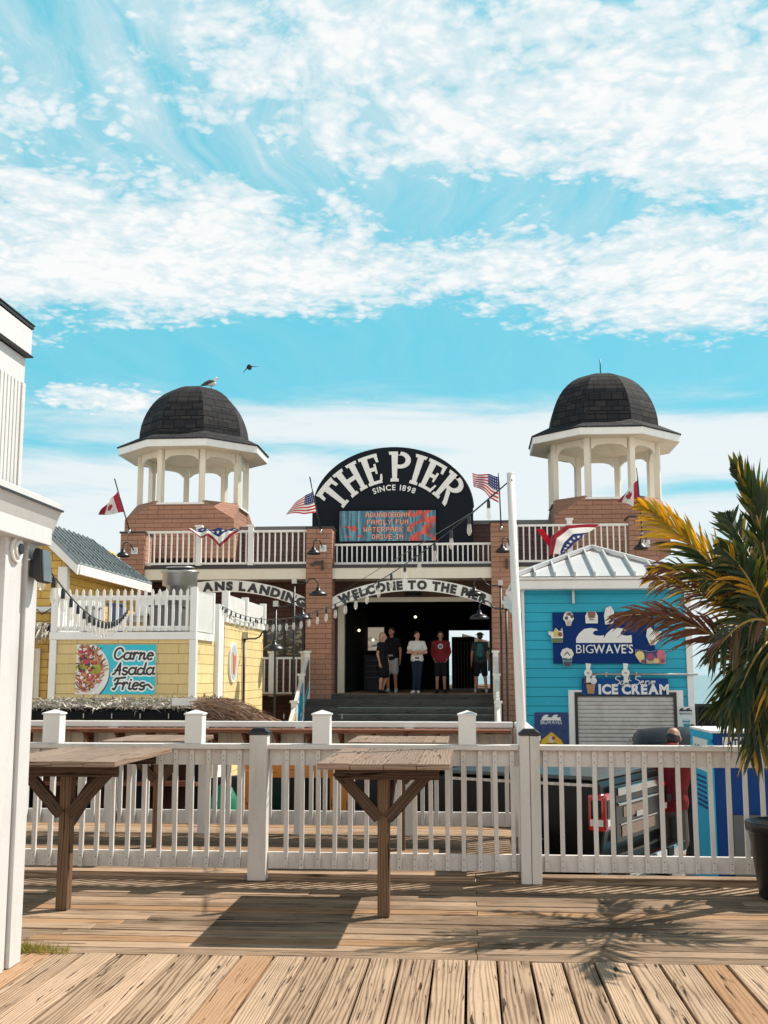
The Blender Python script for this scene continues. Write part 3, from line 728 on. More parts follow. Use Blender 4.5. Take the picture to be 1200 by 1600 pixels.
# recessed ground floor wall with the passage
RY = 31.4
xl, xr = W(538, 1000, RY).x, W(772, 1000, RY).x
zl = Z(940, RY)
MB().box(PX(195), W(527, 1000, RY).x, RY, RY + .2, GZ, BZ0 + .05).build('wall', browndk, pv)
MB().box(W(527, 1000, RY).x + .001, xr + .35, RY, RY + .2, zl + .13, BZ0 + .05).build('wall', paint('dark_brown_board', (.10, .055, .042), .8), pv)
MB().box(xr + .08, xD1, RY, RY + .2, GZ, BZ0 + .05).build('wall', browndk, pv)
MB().box(W(527, 1000, RY).x, xr + .3, RY - .05, RY - .002, zl, zl + .13).build('lintel', cream, pv)
MB().box(W(528, 1000, RY).x, xl, RY - .05, RY + .2, FZ, zl - .002).build('door_jamb', cream, pv)
BYk = 39.5
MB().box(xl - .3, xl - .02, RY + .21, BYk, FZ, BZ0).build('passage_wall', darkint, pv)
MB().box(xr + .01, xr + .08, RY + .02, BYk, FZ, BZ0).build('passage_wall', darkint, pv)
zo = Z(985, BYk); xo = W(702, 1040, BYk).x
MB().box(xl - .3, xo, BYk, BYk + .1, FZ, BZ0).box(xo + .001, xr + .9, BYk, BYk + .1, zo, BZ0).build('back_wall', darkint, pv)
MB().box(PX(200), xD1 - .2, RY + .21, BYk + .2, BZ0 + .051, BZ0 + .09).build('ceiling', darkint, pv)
MB().box(PX(195), xD1, 33.6, 46, zp - .5, zp - .4).build('roof', darkint, pv)
MB().box(PX(195), PX(197), 30.7, 46, GZ, zp - .5).build('side_wall', brownsh, pv)
MB().box(xD1 - .1, xD1, 30.7, 40, GZ, zp - .5).build('side_wall', brownsh, pv)
fl_ = MB(); yy = PY - .05
while yy < 62: fl_.box(-9, 5.2, yy, yy + .14, FZ - .04, FZ + rv.uniform(-.003, .002), 0, 0); yy += .147
struct('pier_deck', fl_, deckx)
# stairs
n = 12; rise = (FZ - GZ) / n; tr = .29
sl, sr_ = W(465, 1084, PY).x, W(776, 1084, PY).x
st_ = MB()
for k in range(n):
    y1 = PY - .06 - k * tr; z1 = FZ - .006 - (k) * rise
    for j in range(2): st_.box(sl, sr_, y1 - tr + j * tr / 2 + .004, y1 - tr + (j + 1) * tr / 2, z1 - rise, z1 - rise + .04, 0, 0)
    st_.box(sl, sr_, y1 - .03, y1 - .005, z1 - rise + .041, z1 - .002, 0, 0)
st_.box(sl, sr_, PY - .06, PY + .1, FZ - .2, FZ - .045, 0, 0)
so_ = st_.build('boardwalk_stairs', stairw); tag(so_, 'wide flight of dark grey plank stairs climbing to the passage under the arch', 'stairs')
# window left of the stairs, its display and reflections painted as a print
xw0, xw1 = W(413, 1000, RY - .01).x, W(476, 1000, RY - .01).x
wn_ = MB(); z0_, z1_ = Z(1024, RY), Z(976, RY)
for a, c in ((xw0, xw0 + .07), ((xw0 + xw1) / 2 - .04, (xw0 + xw1) / 2 + .04), (xw1 - .07, xw1)): wn_.box(a, c, RY - .06, RY - .004, z0_, z1_)
wn_.box(xw0, xw1, RY - .06, RY - .004, z1_ + .001, z1_ + .08); wn_.box(xw0, xw1, RY - .06, RY - .004, z0_ - .08, z0_ - .001)
wf = wn_.build('window', black, pv)
p = Pic(1.3, 70, (.05, .06, .06)); r_ = random.Random(8)
for k in range(150): 
    c_ = r_.choice([(.30, .28, .22), (.10, .12, .10), (.42, .40, .34), (.03, .04, .05), (.36, .24, .08)]); p.disc(r_.uniform(0, 1.3), r_.uniform(0, 1) ** .8, r_.uniform(.02, .10), c_, r_.uniform(.01, .05))
p.mesh('display_reflections', flat(xw0 + .07, xw1 - .07, z0_, z1_, RY - .02), printed('display', .15), wf)
# balcony railings
def railing(name, label, x0, x1, y, z0, z1, sp_, posts_=(), mat=white, post_w=.14, bw=.036, group=None, ex=.10):
    r = thing(name, label, 'railing', ((x0 + x1) / 2, y, z0), group)
    MB().box(x0, x1, y - .04, y + .04, z1 - .06, z1).build('top_rail', mat, r); MB().box(x0, x1, y - .03, y + .03, z0 + .03, z0 + .09).build('bottom_rail', mat, r)
    for xp in posts_:
        MB().box(xp - post_w / 2, xp + post_w / 2, y - .09, y + .05, z0 - .02, z1 + ex).box(xp - post_w / 2 - .03, xp + post_w / 2 + .03, y - .12, y + .08, z1 + ex + .001, z1 + ex + .05).build('post', mat, r)
    n_ = int((x1 - x0) / sp_)
    for k in range(n_):
        xx = x0 + (k + .5) * (x1 - x0) / n_
        if any(abs(xx - q) < post_w / 2 + .03 for q in posts_): continue
        MB().box(xx - bw / 2, xx + bw / 2, y - .02, y + .02, z0 + .091, z1 - .061).build('baluster', mat, r)
    return r
railing('balcony_railing', 'left balcony railing with two capped posts, between the outer brown pillar and the sign', xA, xB0, PY + .05, BZ1 + .09, Z(825, PY), .158, (PX(308), PX(390)), group='balcony railings of the pier building')
railing('balcony_railing', 'middle balcony railing directly under the video screen', xB1 + .02, xC0, PY + .3, BZ1 + .09, Z(846, PY), .135, group='balcony railings of the pier building')
railing('balcony_railing', 'right balcony railing with striped bunting blown over it, above the kiosk roof', xC1, xD0, PY + .05, BZ1 + .09, Z(820, PY), .155, (PX(893),), group='balcony railings of the pier building')
# porch railings on the floor left of the stairs
railing('porch_railing', 'cream porch railing below the display window left of the stairs', W(408, 1050, PY + .2).x, xB0 - .02, PY + .2, FZ - .05, Z(1026, PY), .16, (PX(424), PX(474)))
# octagonal cupolas
def octpt(c, r, k, z): a = R_(-90 - 22.5 + 45 * k); return (c[0] + r * math.cos(a), c[1] + r * math.sin(a), z)
def octring(mb, c, prof, mi=0, cap0=False, cap1=False):
    b = len(mb.v)
    for r, z in prof: mb.v += [octpt(c, r, k, z) for k in range(8)]
    for i in range(len(prof) - 1):
        for k in range(8):
            k2 = (k + 1) % 8; mb.f.append((b + i * 8 + k, b + i * 8 + k2, b + (i + 1) * 8 + k2, b + (i + 1) * 8 + k)); mb.m.append(mi); mb.g.append(None); mb.s.append(False)
    if cap0: mb.f.append(tuple(b + k for k in range(7, -1, -1))); mb.m.append(mi); mb.g.append(None); mb.s.append(False)
    if cap1: mb.f.append(tuple(b + (len(prof) - 1) * 8 + k for k in range(8))); mb.m.append(mi); mb.g.append(None); mb.s.append(False)
soffm = paint('soffit_boards', (.66, .55, .42), .6, .3)
def cupola(cpx, label, ysill, yeave_b, yeave_t, ydome, ytop, antenna=None, wpx=80):
    TY = 34.0; cx = W(cpx, 750, TY).x; c = (cx, TY); r = wpx * TY / FPX / .924
    zs = Z(ysill, TY - r, cpx); ze0, ze1 = Z(yeave_b, TY - 2.27, cpx), Z(yeave_t, TY - 2.27, cpx); zd = Z(ydome, TY - 1.62, cpx); ztop = Z(ytop, TY, cpx)
    t_ = thing('domed_cupola', label, 'cupola', (cx, TY, zp), 'octagonal cupolas on the pier building')
    m_ = MB(); octring(m_, c, [(r + .02, zp + .1), (r + .02, zs - .06)]); hw = (r + .10) * .924; q4 = [(-hw, -hw), (hw, -hw), (hw, hw), (-hw, hw)]
    m_.box(cx - hw, cx + hw, TY - hw, TY + hw, zp - .9, zp + .25)
    for i, (a, b_) in enumerate(q4):
        o1, o2 = octpt(c, r + .03, 2 * i - 1, zp + .85), octpt(c, r + .03, 2 * i, zp + .85); k_ = Vector((cx + a, TY + b_, zp + .25)); e1 = Vector((cx + a, TY + b_, 0)); 
        l1, l2 = Vector((o1[0], o1[1], zp + .25)), Vector((o2[0], o2[1], zp + .25)); m_.face([k_, Vector(o1), Vector(o2)]); m_.face([k_, l1, Vector(o1)]); m_.face([k_, Vector(o2), l2])
    m_.build('base', brownsh, t_, fixn=False)
    m_ = MB(); octring(m_, c, [(r + .0, zs - .058), (r + .09, zs - .058), (r + .09, zs), (r - .15, zs), ], cap1=True); m_.build('sill', white, t_)
    zb_ = ze0 - .34
    for k in range(8):
        x_, y_, _ = octpt(c, r - .04, k, 0); a = R_(-90 - 22.5 + 45 * k)
        m_ = MB(); h = .082
        rad = Vector((math.cos(a), math.sin(a), 0)); tn = Vector((-rad.y, rad.x, 0)); o = Vector((x_, y_, 0))
        v = [o + rad * (h * i) + tn * (h * j) + Vector((0, 0, z_)) for z_ in (zs + .001, ze0 + .02) for i, j in ((-1, -1), (1, -1), (1, 1), (-1, 1))]
        m_.add(v, [(3, 2, 1, 0), (4, 5, 6, 7), (0, 1, 5, 4), (1, 2, 6, 5), (2, 3, 7, 6), (3, 0, 4, 7)], 0, 2); m_.build('column', cream, t_)
    for k in range(8):     # arched fascia panels between the columns
        p0, p1 = Vector(octpt(c, r - .04, k, 0)), Vector(octpt(c, r - .04, k + 1, 0)); L = (p1 - p0).length; d = (p1 - p0) / L; nrm = Vector((d.y, -d.x, 0))
        xs_ = [.11 + (L - .22) * i / 16 for i in range(17)]
        def zf(x):
            q = abs(x / L - .5) * 2
            return ze0 - .15 - (.16 * (q / .86) ** 3.2 if q < .72 else .16 * ((q) / .86) ** 3.2 + .02)
        poly = [(x, zf(x)) for x in xs_] + [(L - .11, ze0 + .015), (.11, ze0 + .015)]
        m_ = MB().prism(poly, lambda u, v, q: p0 + d * u + nrm * q + Vector((0, 0, v)), .03, -.03); m_.build('arch_panel', cream, t_)
    m_ = MB(); octring(m_, c, [(r - .5, ze0 + .02), (2.30, ze0 + .005)]); octring(m_, c, [(.01, ze0 + .30), (r - .5, ze0 + .02)]); m_.build('soffit', soffm, t_)
    m_ = MB(); octring(m_, c, [(2.30, ze0), (2.35, ze0), (2.35, ze1), (2.30, ze1)]); m_.build('eave_fascia', white, t_)
    m_ = MB(); octring(m_, c, [(2.39, ze1 + .002), (2.39, ze1 + .035), (1.78, zd), (1.70, zd + .04)]); m_.build('skirt_roof', roofsh, t_)
    H = ztop - zd - .03; prof = []
    for i in range(13):
        q = i / 12 * 90; prof.append((1.725 * math.cos(R_(q)) ** .82 if q < 89.9 else .02, zd + .035 + H * math.sin(R_(q)) ** 1.12))
    m_ = MB(); octring(m_, c, prof, cap1=True); m_.build('dome', roofsh, t_)
    if antenna: MB().tube([(cx, TY, ztop - .02), (cx, TY, Z(antenna, TY))], .018, 8).build('lightning_rod', black, t_)
    return c, ztop
cupL, zL = cupola(303, 'brown shingled cupola with dark dome, on the left with a gull on top', 784, 695, 684, 674, 607)
cupR, zR = cupola(943, 'brown shingled cupola with dark dome and thin lightning rod, above the kiosk', 776, 677, 666, 656, 587, 566)
# ------------------------------------------------------------------ the round topped sign
GY = 31.6
sg = thing('arched_sign', 'big black round topped sign reading THE PIER above the middle balcony', 'sign', (PX(613), GY, BZ1))
def sp2(px, py, dy=0): return W(px, py, GY - dy)
cxs, czs = sp2(613, 829).x, sp2(613, 829).z
Rr = (sp2(739, 829).x - sp2(487, 829).x) / 2; zb_ = BZ1 + .1
czs = sp2(613, 796).z
poly = [(cxs - Rr, zb_)] + [(cxs - Rr * math.cos(R_(a)), czs + (Z(697, GY) - czs) * math.sin(R_(a)) ** .97) for a in np.linspace(0, 180, 45)] + [(cxs + Rr, zb_)]
MB().prism(poly, lambda u, v, q: (u, q, v), GY, GY + .55).build('board', plain('sign_black', (.009, .012, .020), .7), sg)
edge_ = MB(); pts = [(cxs - (Rr) * math.cos(R_(a)), GY + .2, czs + (Z(697, GY) - czs) * math.sin(R_(a)) ** .97 + .02) for a in np.linspace(1, 179, 45)]; edge_.tube(pts, .03, 8); edge_.build('edge_trim', black, sg)
oc = sp2(616, 849); uS = (sp2(716, 849).x - sp2(616, 849).x) / 100
def polar(a_px, r_px, dy=.03):        # a_px along the arc measured at radius 122
    th = a_px / 126.5; r = r_px * uS; return (oc.x + r * math.sin(th), GY - dy, oc.z + r * math.cos(th))
letm = paint('letter_white', (.80, .80, .78), .5, .12); lets = MB()
def qd(x0, r0, x1, r1, x2=None, x3=None, th=.05):
    "block from (x0..x1 at r0) to (x2..x3 at r1) on the arc, with thickness"
    x2 = x0 if x2 is None else x2; x3 = x1 if x3 is None else x3; n_ = 4
    f = []; b2 = []
    for i in range(n_ + 1): t_ = i / n_; f.append((x0 + (x1 - x0) * t_, r0))
    for i in range(n_ + 1): t_ = i / n_; b2.append((x3 + (x2 - x3) * t_, r1))
    lets.prism(f + b2, lambda u, v, q: polar(u, v, q), th, .002)
def band(pts_out, pts_in, th=.05):
    for i in range(len(pts_out) - 1):
        lets.prism([pts_out[i], pts_out[i + 1], pts_in[i + 1], pts_in[i]], lambda u, v, q: polar(u, v, q), th, .002)
R0, R1, SF = 98, 146, 5
def stem(x, w_=9): 
    qd(x, R0 + SF, x + w_, R1 - SF); qd(x - 4, R0, x + w_ + 4, R0 + SF - .01, x - 3, x + w_ + 3); qd(x - 3, R1 - SF + .01, x + w_ + 3, R1, x - 4, x + w_ + 4)
def L_T(x): 
    qd(x + 12, R0 + SF, x + 21, R1 - 8); qd(x + 7, R0, x + 26, R0 + SF - .01, x + 8, x + 25); qd(x + 1, R1 - 7.99, x + 32, R1, x, x + 33)
    qd(x - .5, R1 - 16, x + 4, R1 - 8.01, x + .5, x + 6); qd(x + 29, R1 - 16, x + 33.5, R1 - 8.01, x + 27, x + 32.5)
def L_H(x): stem(x + 3); stem(x + 25); qd(x + 12.01, 119, x + 24.99, 126)
def L_E(x):
    qd(x + 3, R0 + SF, x + 12, R1 - SF); qd(x, R0, x + 28, R0 + SF - .01); qd(x, R1 - SF + .01, x + 27, R1)
    qd(x + 24, R0 + SF, x + 29, R0 + 14, x + 27, x + 30); qd(x + 24, R1 - 14, x + 28, R1 - SF, x + 22, x + 27); qd(x + 12.01, 119, x + 19, 125); qd(x + 19.01, 114, x + 22.5, 130)
def L_P(x, rr_=False):
    stem(x + 3); yc, ry, rx = 132.5, 13.5, 16
    out = [(x + 12.01 + 4, yc + ry), ] ; po, pi_ = [(x + 12.02, R1 - .01)], [(x + 12.02, R1 - 6)]
    for a in np.linspace(90, -90, 15): po.append((x + 16 + rx * math.cos(R_(a)), yc + ry * math.sin(R_(a)))); pi_.append((x + 16 + (rx - 8) * math.cos(R_(a)), yc + (ry - 6) * math.sin(R_(a))))
    po.append((x + 12.02, yc - ry)); pi_.append((x + 12.02, yc - ry + 6)); band(po, pi_)
    if rr_: qd(x + 26, R0 + 4, x + 35, R0 + SF + 4, x + 25, x + 33) if False else None; lets.prism([(x + 14, 118.98), (x + 22, 118.98), (x + 34, R0 + 5), (x + 36, R0), (x + 27, R0), (x + 24.5, R0 + 5)], lambda u, v, q: polar(u, v, q), .05, .002)
def L_I(x): stem(x + 4)
s0 = -125.5
L_T(s0 - 3); L_H(s0 + 33); L_E(s0 + 74); L_P(s0 + 119); L_I(s0 + 156); L_E(s0 + 176); L_P(s0 + 209, True)
lets.build('letters', letm, sg)
sm = MB(); lay, wd = text_layout('SINCE 1898', .16, .02, .4); sc = 8.6 / .69
for (v, f, a, b_), ox in lay:
    sm.add([polar(((px_ + ox) - wd / 2) * sc * 1.04 * 122 / 90, 84.5 + py_ * sc, .02) for px_, py_ in v], f)
sm.build('small_letters', letm, sg)
# video screen with dot letters
F5 = {'A': '01110 10001 10001 11111 10001 10001 10001', 'Q': '01110 10001 10001 10001 10101 10010 01101', 'U': '10001 10001 10001 10001 10001 10001 01110', 'B': '11110 10001 10001 11110 10001 10001 11110',
      'O': '01110 10001 10001 10001 10001 10001 01110', 'G': '01110 10001 10000 10111 10001 10001 01110', 'N': '10001 11001 10101 10011 10001 10001 10001', 'F': '11111 10000 10000 11110 10000 10000 10000',
      'M': '10001 11011 10101 10101 10001 10001 10001', 'I': '111 010 010 010 010 010 111', 'L': '10000 10000 10000 10000 10000 10000 11111', 'Y': '10001 10001 01010 00100 00100 00100 00100',
      'W': '10001 10001 10001 10101 10101 11011 10001', 'T': '11111 00100 00100 00100 00100 00100 00100', 'E': '11111 10000 10000 11110 10000 10000 11111', 'R': '11110 10001 10001 11110 10100 10010 10001',
      'P': '11110 10001 10001 11110 10000 10000 10000', 'K': '10001 10010 10100 11000 10100 10010 10001', '&': '01100 10010 10100 01000 10101 10010 01101', 'D': '11110 10001 10001 10001 10001 10001 11110',
      'V': '10001 10001 10001 10001 10001 01010 00100', '-': '000 000 000 111 000 000 000', ' ': '000 000 000 000 000 000 000'}
LW, LH = 150, 46
led = np.zeros((LH, LW, 3)); r_ = random.Random(4)
for c_ in range(LW):
    cc = r_.choice([(.02, .22, .30), (.01, .10, .22), (.03, .30, .34), (.10, .16, .22), (.01, .05, .12), (.14, .34, .40)])
    for q in range(LH):
        nz = mnoise.noise(Vector((c_ * .07, q * .11, 3))); nz2 = mnoise.noise(Vector((c_ * .25, q * .05, 9)))
        v = np.array(cc) * (.8 + nz2) 
        if (c_ > 108 and nz > .0) or (c_ < 42 and q > 22 and q < 40 and nz > .12): v = np.array((.55, .045, .02)) * (.7 + nz2 + .5 * r_.random())
        led[q, c_] = np.clip(v * (.6 + .6 * r_.random()), 0, 1)
for ln, (s_, q0) in enumerate([('AQUABOGGAN', 3), ('FAMILY FUN', 14), ('WATERPARK &', 25), ('DRIVE-IN', 36)]):
    w_ = sum(len(F5[ch].split()[0]) + 2 for ch in s_) - 2; c0 = int((LW - w_) / 2)
    for ch in s_:
        rows = F5[ch].split()
        for i, rw in enumerate(rows):
            for j, bit in enumerate(rw):
                if bit == '1': led[q0 + i, c0 + j] = (1.0, .30, .10)
                elif led[q0 + i, c0 + j].sum() > .3: led[q0 + i, c0 + j] *= .45
        c0 += len(rows[0]) + 2
pc = Pic(1.0, 10); pc.h, pc.w = LH * 2 + 1, LW * 2 + 1
pc.C = np.zeros((pc.h, pc.w, 3)); pc.C[1::2, 1::2] = led[::-1]; pc.C[2::2, 1::2][:LH] = led[::-1] * .62; pc.C[1::2, 2::2][:, :LW] = led[::-1] * .62; pc.C[2::2, 2::2] = led[::-1] * .35
A_, B_ = sp2(530, 846, .06), sp2(680.5, 797, .06)
fs = MB().box(A_.x - .06, B_.x + .06, GY - .05, GY - .001, A_.z - .06, B_.z + .06).build('screen_frame', blackm, sg)
pc.mesh('video_screen', flat(A_.x, B_.x, A_.z, B_.z, GY - .056), ledm, sg)
# ------------------------------------------------------------------ arched name boards
def arch_board(cpx, label, txt, half, text_c, text_w, y=PY + .02):
    cx = PX(cpx); k = y / FPX * 1.0; ztop_ = Z(904, y); R = 304 * k; th_ = 18.5 * k; cz = ztop_ - R
    r = thing('arched_name_board', label, 'sign', (cx, y, ztop_ - 2), 'arched name boards under the balcony')
    A = math.asin(half / 304); aa = np.linspace(-A, A, 25)
    po = [(cx + R * math.sin(a), cz + R * math.cos(a)) for a in aa]; pi_ = [(cx + (R) * math.sin(a), cz + R * math.cos(a) - th_) for a in aa]
    MB().prism(po + pi_[::-1], lambda u, v, q: (u, q, v), y, y + .06).build('board', white, r)
    m_ = MB(); hgt = 12.2 * k
    def bend(X_, Z_, yy):
        a = (X_ + (text_c - cpx) * k) / (R - th_); return (cx + (R - th_ * .83 + Z_) * math.sin(a), yy, cz + (R - th_ * .83 + Z_) * math.cos(a) + .0)
    text(m_, txt, 0, 0, y - .012, hgt, text_w * k, bold=.07, track=.10, bend=bend, space=.36); m_.build('letters', black, r)
    return r
arch_board(644.5, 'white arched board lettered WELCOME TO THE PIER over the passage', 'WELCOME TO THE PIER', 126.5, 644.5, 232)
arch_board(351.5, 'white arched board whose lettering ends in ANS LANDING, left of the passage', 'ANS LANDING', 126.5, 351.5 + 46, 165)
# dark brown filling behind the arches, a cluster of lamps, hook brackets on the pillars
for a, c in ((480, 519),): pass
tr_ = thing('ceiling_lamp', 'small dark lamp cluster hanging below the welcome arch', 'lamp', (PX(643), RY - .3, Z(935, RY)))
zz = Z(925, RY - .3)
MB().tube([(PX(643), RY - .3, BZ0 + .05), (PX(643), RY - .3, zz)], .02).build('stem', black, tr_)
for s_ in (-1, 0, 1): MB().lathe([(.02, .08), (.07, .03), (.09, -.04)], (PX(643) + s_ * .16, RY - .3, zz - .05), 12).build('shade', black, tr_)
for px_, lb in ((499, 'black hook bracket on the brown pillar left of the welcome arch'), (787, 'black hook bracket on the brown pillar right of the welcome arch')):
    xx = PX(px_ + 2); z_ = Z(884, PY)
    m_ = MB().box(xx + .03, xx + .08, PY - .22, PY - .121, z_ - .10, z_ + .16)
    if px_ == 499: m_.prism([(-.30, .04), (-.22, .0), (-.1, .06), (.03, .05), (.03, .12), (-.12, .14), (-.22, .08)], lambda u, v, q: (xx + u, q, z_ + v), PY - .22, PY - .18)
    tag(m_.build('hook_bracket', black), lb, 'bracket', 'hook brackets on the pillars')
# ------------------------------------------------------------------ gooseneck lamps
def shade(m_, c, r=.19):
    m_.lathe([(.035, .13), (.05, .11), (.06, .05), (r * .62, .02), (r * .92, -.04), (r, -.085), (r * .96, -.085), (r * .6, .0), (.04, .03)], c, 24)
def wall_lamp(px, py, label, xw=None):
    c = W(px, py, PY - .5); r = thing('wall_lamp', label, 'lamp', tuple(c), 'gooseneck lamps on the pillars')
    m_ = MB(); shade(m_, c); m_.build('lamp_shade', black, r)
    bx = c.x + .17; pts = [c + Vector((0, 0, .12))]
    for a in np.linspace(180, 20, 9): pts.append(Vector((c.x + .085 + .085 * math.cos(R_(a)), c.y + .2 * (1 + math.cos(R_(a))) / 2 * .6, c.z + .22 + .09 * math.sin(R_(a)))))
    pts.append(Vector((bx + .02, PY - .14, c.z + .12))); MB().tube(pts, .016, 8).build('arm', black, r)
    MB().box(bx - .05, bx + .13, PY - .16, PY - .121, c.z + .02, c.z + .20).build('mounting_plate', white, r)
    MB().tube([(bx + .04, PY - .161, c.z + .11), (bx + .04, PY - .175, c.z + .11)], .05, 16).build('rosette', steel, r)
wall_lamp(192, 865, 'gooseneck lamp on the outermost brown pillar at left, beside the grey metal roof')
wall_lamp(490, 861, 'gooseneck lamp on the brown pillar left of the video screen')
wall_lamp(785, 858, 'gooseneck lamp on the brown pillar behind the white pole')
wall_lamp(1001, 853, 'gooseneck lamp on the right brown pillar, half behind the palm fronds')
def lamp_post(pxp, pxl, pyl, pyt, Y, label, s_=1):
    c = W(pxl, pyl, Y); xp = W(pxp, pyt, Y).x; zt_ = Z(pyt, Y, pxp)
    r = thing('gooseneck_lamp_post', label, 'lamp post', (xp, Y, GZ), 'black gooseneck lamp posts along the stairs')
    MB().tube([(xp, Y, GZ), (xp, Y, zt_)], .028, 10).build('pole', black, r)
    MB().box(xp - .06, xp + .06, Y - .06, Y + .06, zt_ + .001, zt_ + .14).build('junction_box', steel, r)
    d = 1 if c.x > xp else -1; pts = [Vector((xp, Y, zt_ - .02)), Vector((xp + d * .1, Y, zt_))]; h = c.z + .34
    x1 = c.x - d * .30; pts += [Vector((x1 - d * .1, Y, zt_ + .0)), Vector((x1 - d * .02, Y, zt_ + .04))]
    for a in np.linspace(170, 0, 9): pts.append(Vector((c.x - d * .15 + d * .15 * math.cos(R_(a)), Y, h - .14 + .15 * math.sin(R_(a)))))
    pts.append(c + Vector((0, 0, .12))); MB().tube(pts, .018, 8).build('arm', black, r)
    m_ = MB(); shade(m_, c, .24); m_.build('lamp_shade', black, r)
lamp_post(460, 497, 925, 912, 28.6, 'black gooseneck lamp post, farthest and tallest of the three left of the stairs')
lamp_post(431, 472, 962, 948, 26.8, 'black gooseneck lamp post, middle one of the three left of the stairs')
lamp_post(382, 428, 1010, 998, 24.0, 'black gooseneck lamp post standing in front of the pale yellow side wall')
lamp_post(782, 741, 925, 915, 28.6, 'black gooseneck lamp post right of the stairs, its shade overlapping the word PIER')
lamp_post(791, 749, 962, 951, 26.8, 'black gooseneck lamp post right of the stairs, its lower shade hanging in the doorway')
# ------------------------------------------------------------------ stair rails
def stair_rail(px_top, label, banners):
    xx = W(px_top, 1084, PY).x; r = thing('stair_railing', label, 'railing', (xx, 28, GZ), 'railings beside the stairs')
    ys = [PY - .1, PY - 1.15, PY - 2.3, PY - 3.5]; fz = lambda y: FZ - (PY - .1 - y) / tr * rise
    for y in ys: MB().box(xx - .07, xx + .07, y - .07, y + .07, max(GZ, fz(y) - .3), fz(y) + 1.08).box(xx - .1, xx + .1, y - .1, y + .1, fz(y) + 1.081, fz(y) + 1.14).build('post', white, r)
    MB().beam((xx, ys[0], fz(ys[0]) + .98), (xx, ys[-1], fz(ys[-1]) + .98), .08, .09).build('top_rail', white, r)
    MB().beam((xx, ys[0], fz(ys[0]) + .12), (xx, ys[-1], fz(ys[-1]) + .12), .06, .09).build('bottom_rail', white, r)
    n_ = 22
    for k in range(n_):
        y = ys[-1] + (ys[0] - ys[-1]) * (k + .5) / n_; 
        if min(abs(y - q) for q in ys) < .1: continue
        MB().box(xx - .02, xx + .02, y - .02, y + .02, fz(y) + .165, fz(y) + .935).build('baluster', white, r)
    for i, (y0, y1, kind) in enumerate(banners):
        p = Pic(1.1, 70, {'o': (.75, .36, .07), 'b': (.02, .36, .55), 'd': (.07, .05, .05)}[kind]); q = random.Random(i + 5)
        if kind == 'o':
            for k in range(9): p.stroke([(0, k * .16 - .2), (1.1, k * .16 + .1)], .05, (.35, .12, .03))
            p.rect(0, 0, 1.1, .06, (.8, .8, .8)); p.rect(0, .93, 1.1, 1, (.8, .8, .8))
        elif kind == 'b':
            for k in range(14): p.disc(q.uniform(.1, 1), q.uniform(.35, .95), q.uniform(.03, .12), q.choice([(.7, .85, .9), (.01, .14, .3), (.02, .5, .7)]))
            p.stroke([(.15, .15), (.35, .28), (.5, .12), (.7, .28), (.9, .15)], .07, (.85, .85, .85))
        else:
            for k in range(8): p.stroke([(0, k * .13), (1.1, k * .13 + .02)], .03, (.18, .10, .08))
            p.rect(0, 0, 1.1, .3, (.02, .35, .55)); p.rect(0, .28, 1.1, .32, (.7, .7, .7))
        s_ = 1
        o = p.mesh('banner', lambda u, v: (xx + .055, y0 + (y1 - y0) * u, fz(y0 + (y1 - y0) * u) + .14 + .82 * v), printm, r)
    return r
stair_rail(481, 'white stair railing at left hung with orange, blue and dark banners', [(PY - 3.43, PY - 2.37, 'o'), (PY - 2.23, PY - 1.22, 'b'), (PY - 1.08, PY - .17, 'd')])
stair_rail(775, 'white stair railing at right between the stairs and the turquoise kiosk', [])
# ------------------------------------------------------------------ inside the passage
ic = thing('kiosk_counter', 'dark navy menu cabinet standing inside the passage under the painted window reflection', 'cabinet', (W(582, 1050, 36).x, 36, FZ))
xa, xb = W(569, 1050, 36).x, W(597, 1050, 36).x
MB().box(xa, xb, 36, 36.5, FZ, Z(1023, 36)).build('body', plain('navy_panel', (.015, .03, .06), .5), ic)
m_ = MB(); text(m_, 'MENU BOARD', 0, 0, 0, 1) if False else None
for k in range(4): m_.box(xa + .08, xb - .08, 35.985, 35.999, Z(1032 + k * 9, 36), Z(1031 + k * 9, 36))
m_.build('panel_strip', plain('strip_grey', (.16, .18, .20), .5), ic)
pw = thing('shop_window', 'pale shop window with a painted glowing reflection inside the dark passage', 'window', (W(582, 1000, 39).x, 39, Z(1017, 39)))
p = Pic(.85, 70, (.42, .36, .27)); 
for k in range(9): p.disc(r_.uniform(0, .85), r_.uniform(0, .5), r_.uniform(.05, .2), r_.choice([(.12, .14, .14), (.30, .26, .18), (.55, .50, .40)]), .06)
p.stroke([(.2, 1), (.26, .5), (.22, 0)], .03, (.03, .03, .03)); p.stroke([(0, .35), (.4, .55), (.85, .35)], .03, (.1, .1, .1))
xa, xb = W(561, 1000, 39).x, W(600, 1000, 39).x
p.mesh('picture', flat(xa, xb, Z(1016, 39), Z(980, 39), 38.97), printed('reflection_print', .4, emit=.55), pw)  # glowing print paints the view reflected in the glass
MB().box(xa - .05, xb + .05, 38.98, 39.05, Z(1016, 39) - .05, Z(980, 39) + .05).build('frame', black, pw)
for i, (a, c) in enumerate(((561, 985), (649, 964), (583, 1000))):
    q_ = W(a, c, 35); m_ = MB().sphere(q_, .045, 10); tag(m_.build('ceiling_bulb', plain('lit_bulb', (1, .85, .55), .5, emit=1.6)), 'small lit bulb hanging in the dark passage', 'lamp', 'lit bulbs in the passage')
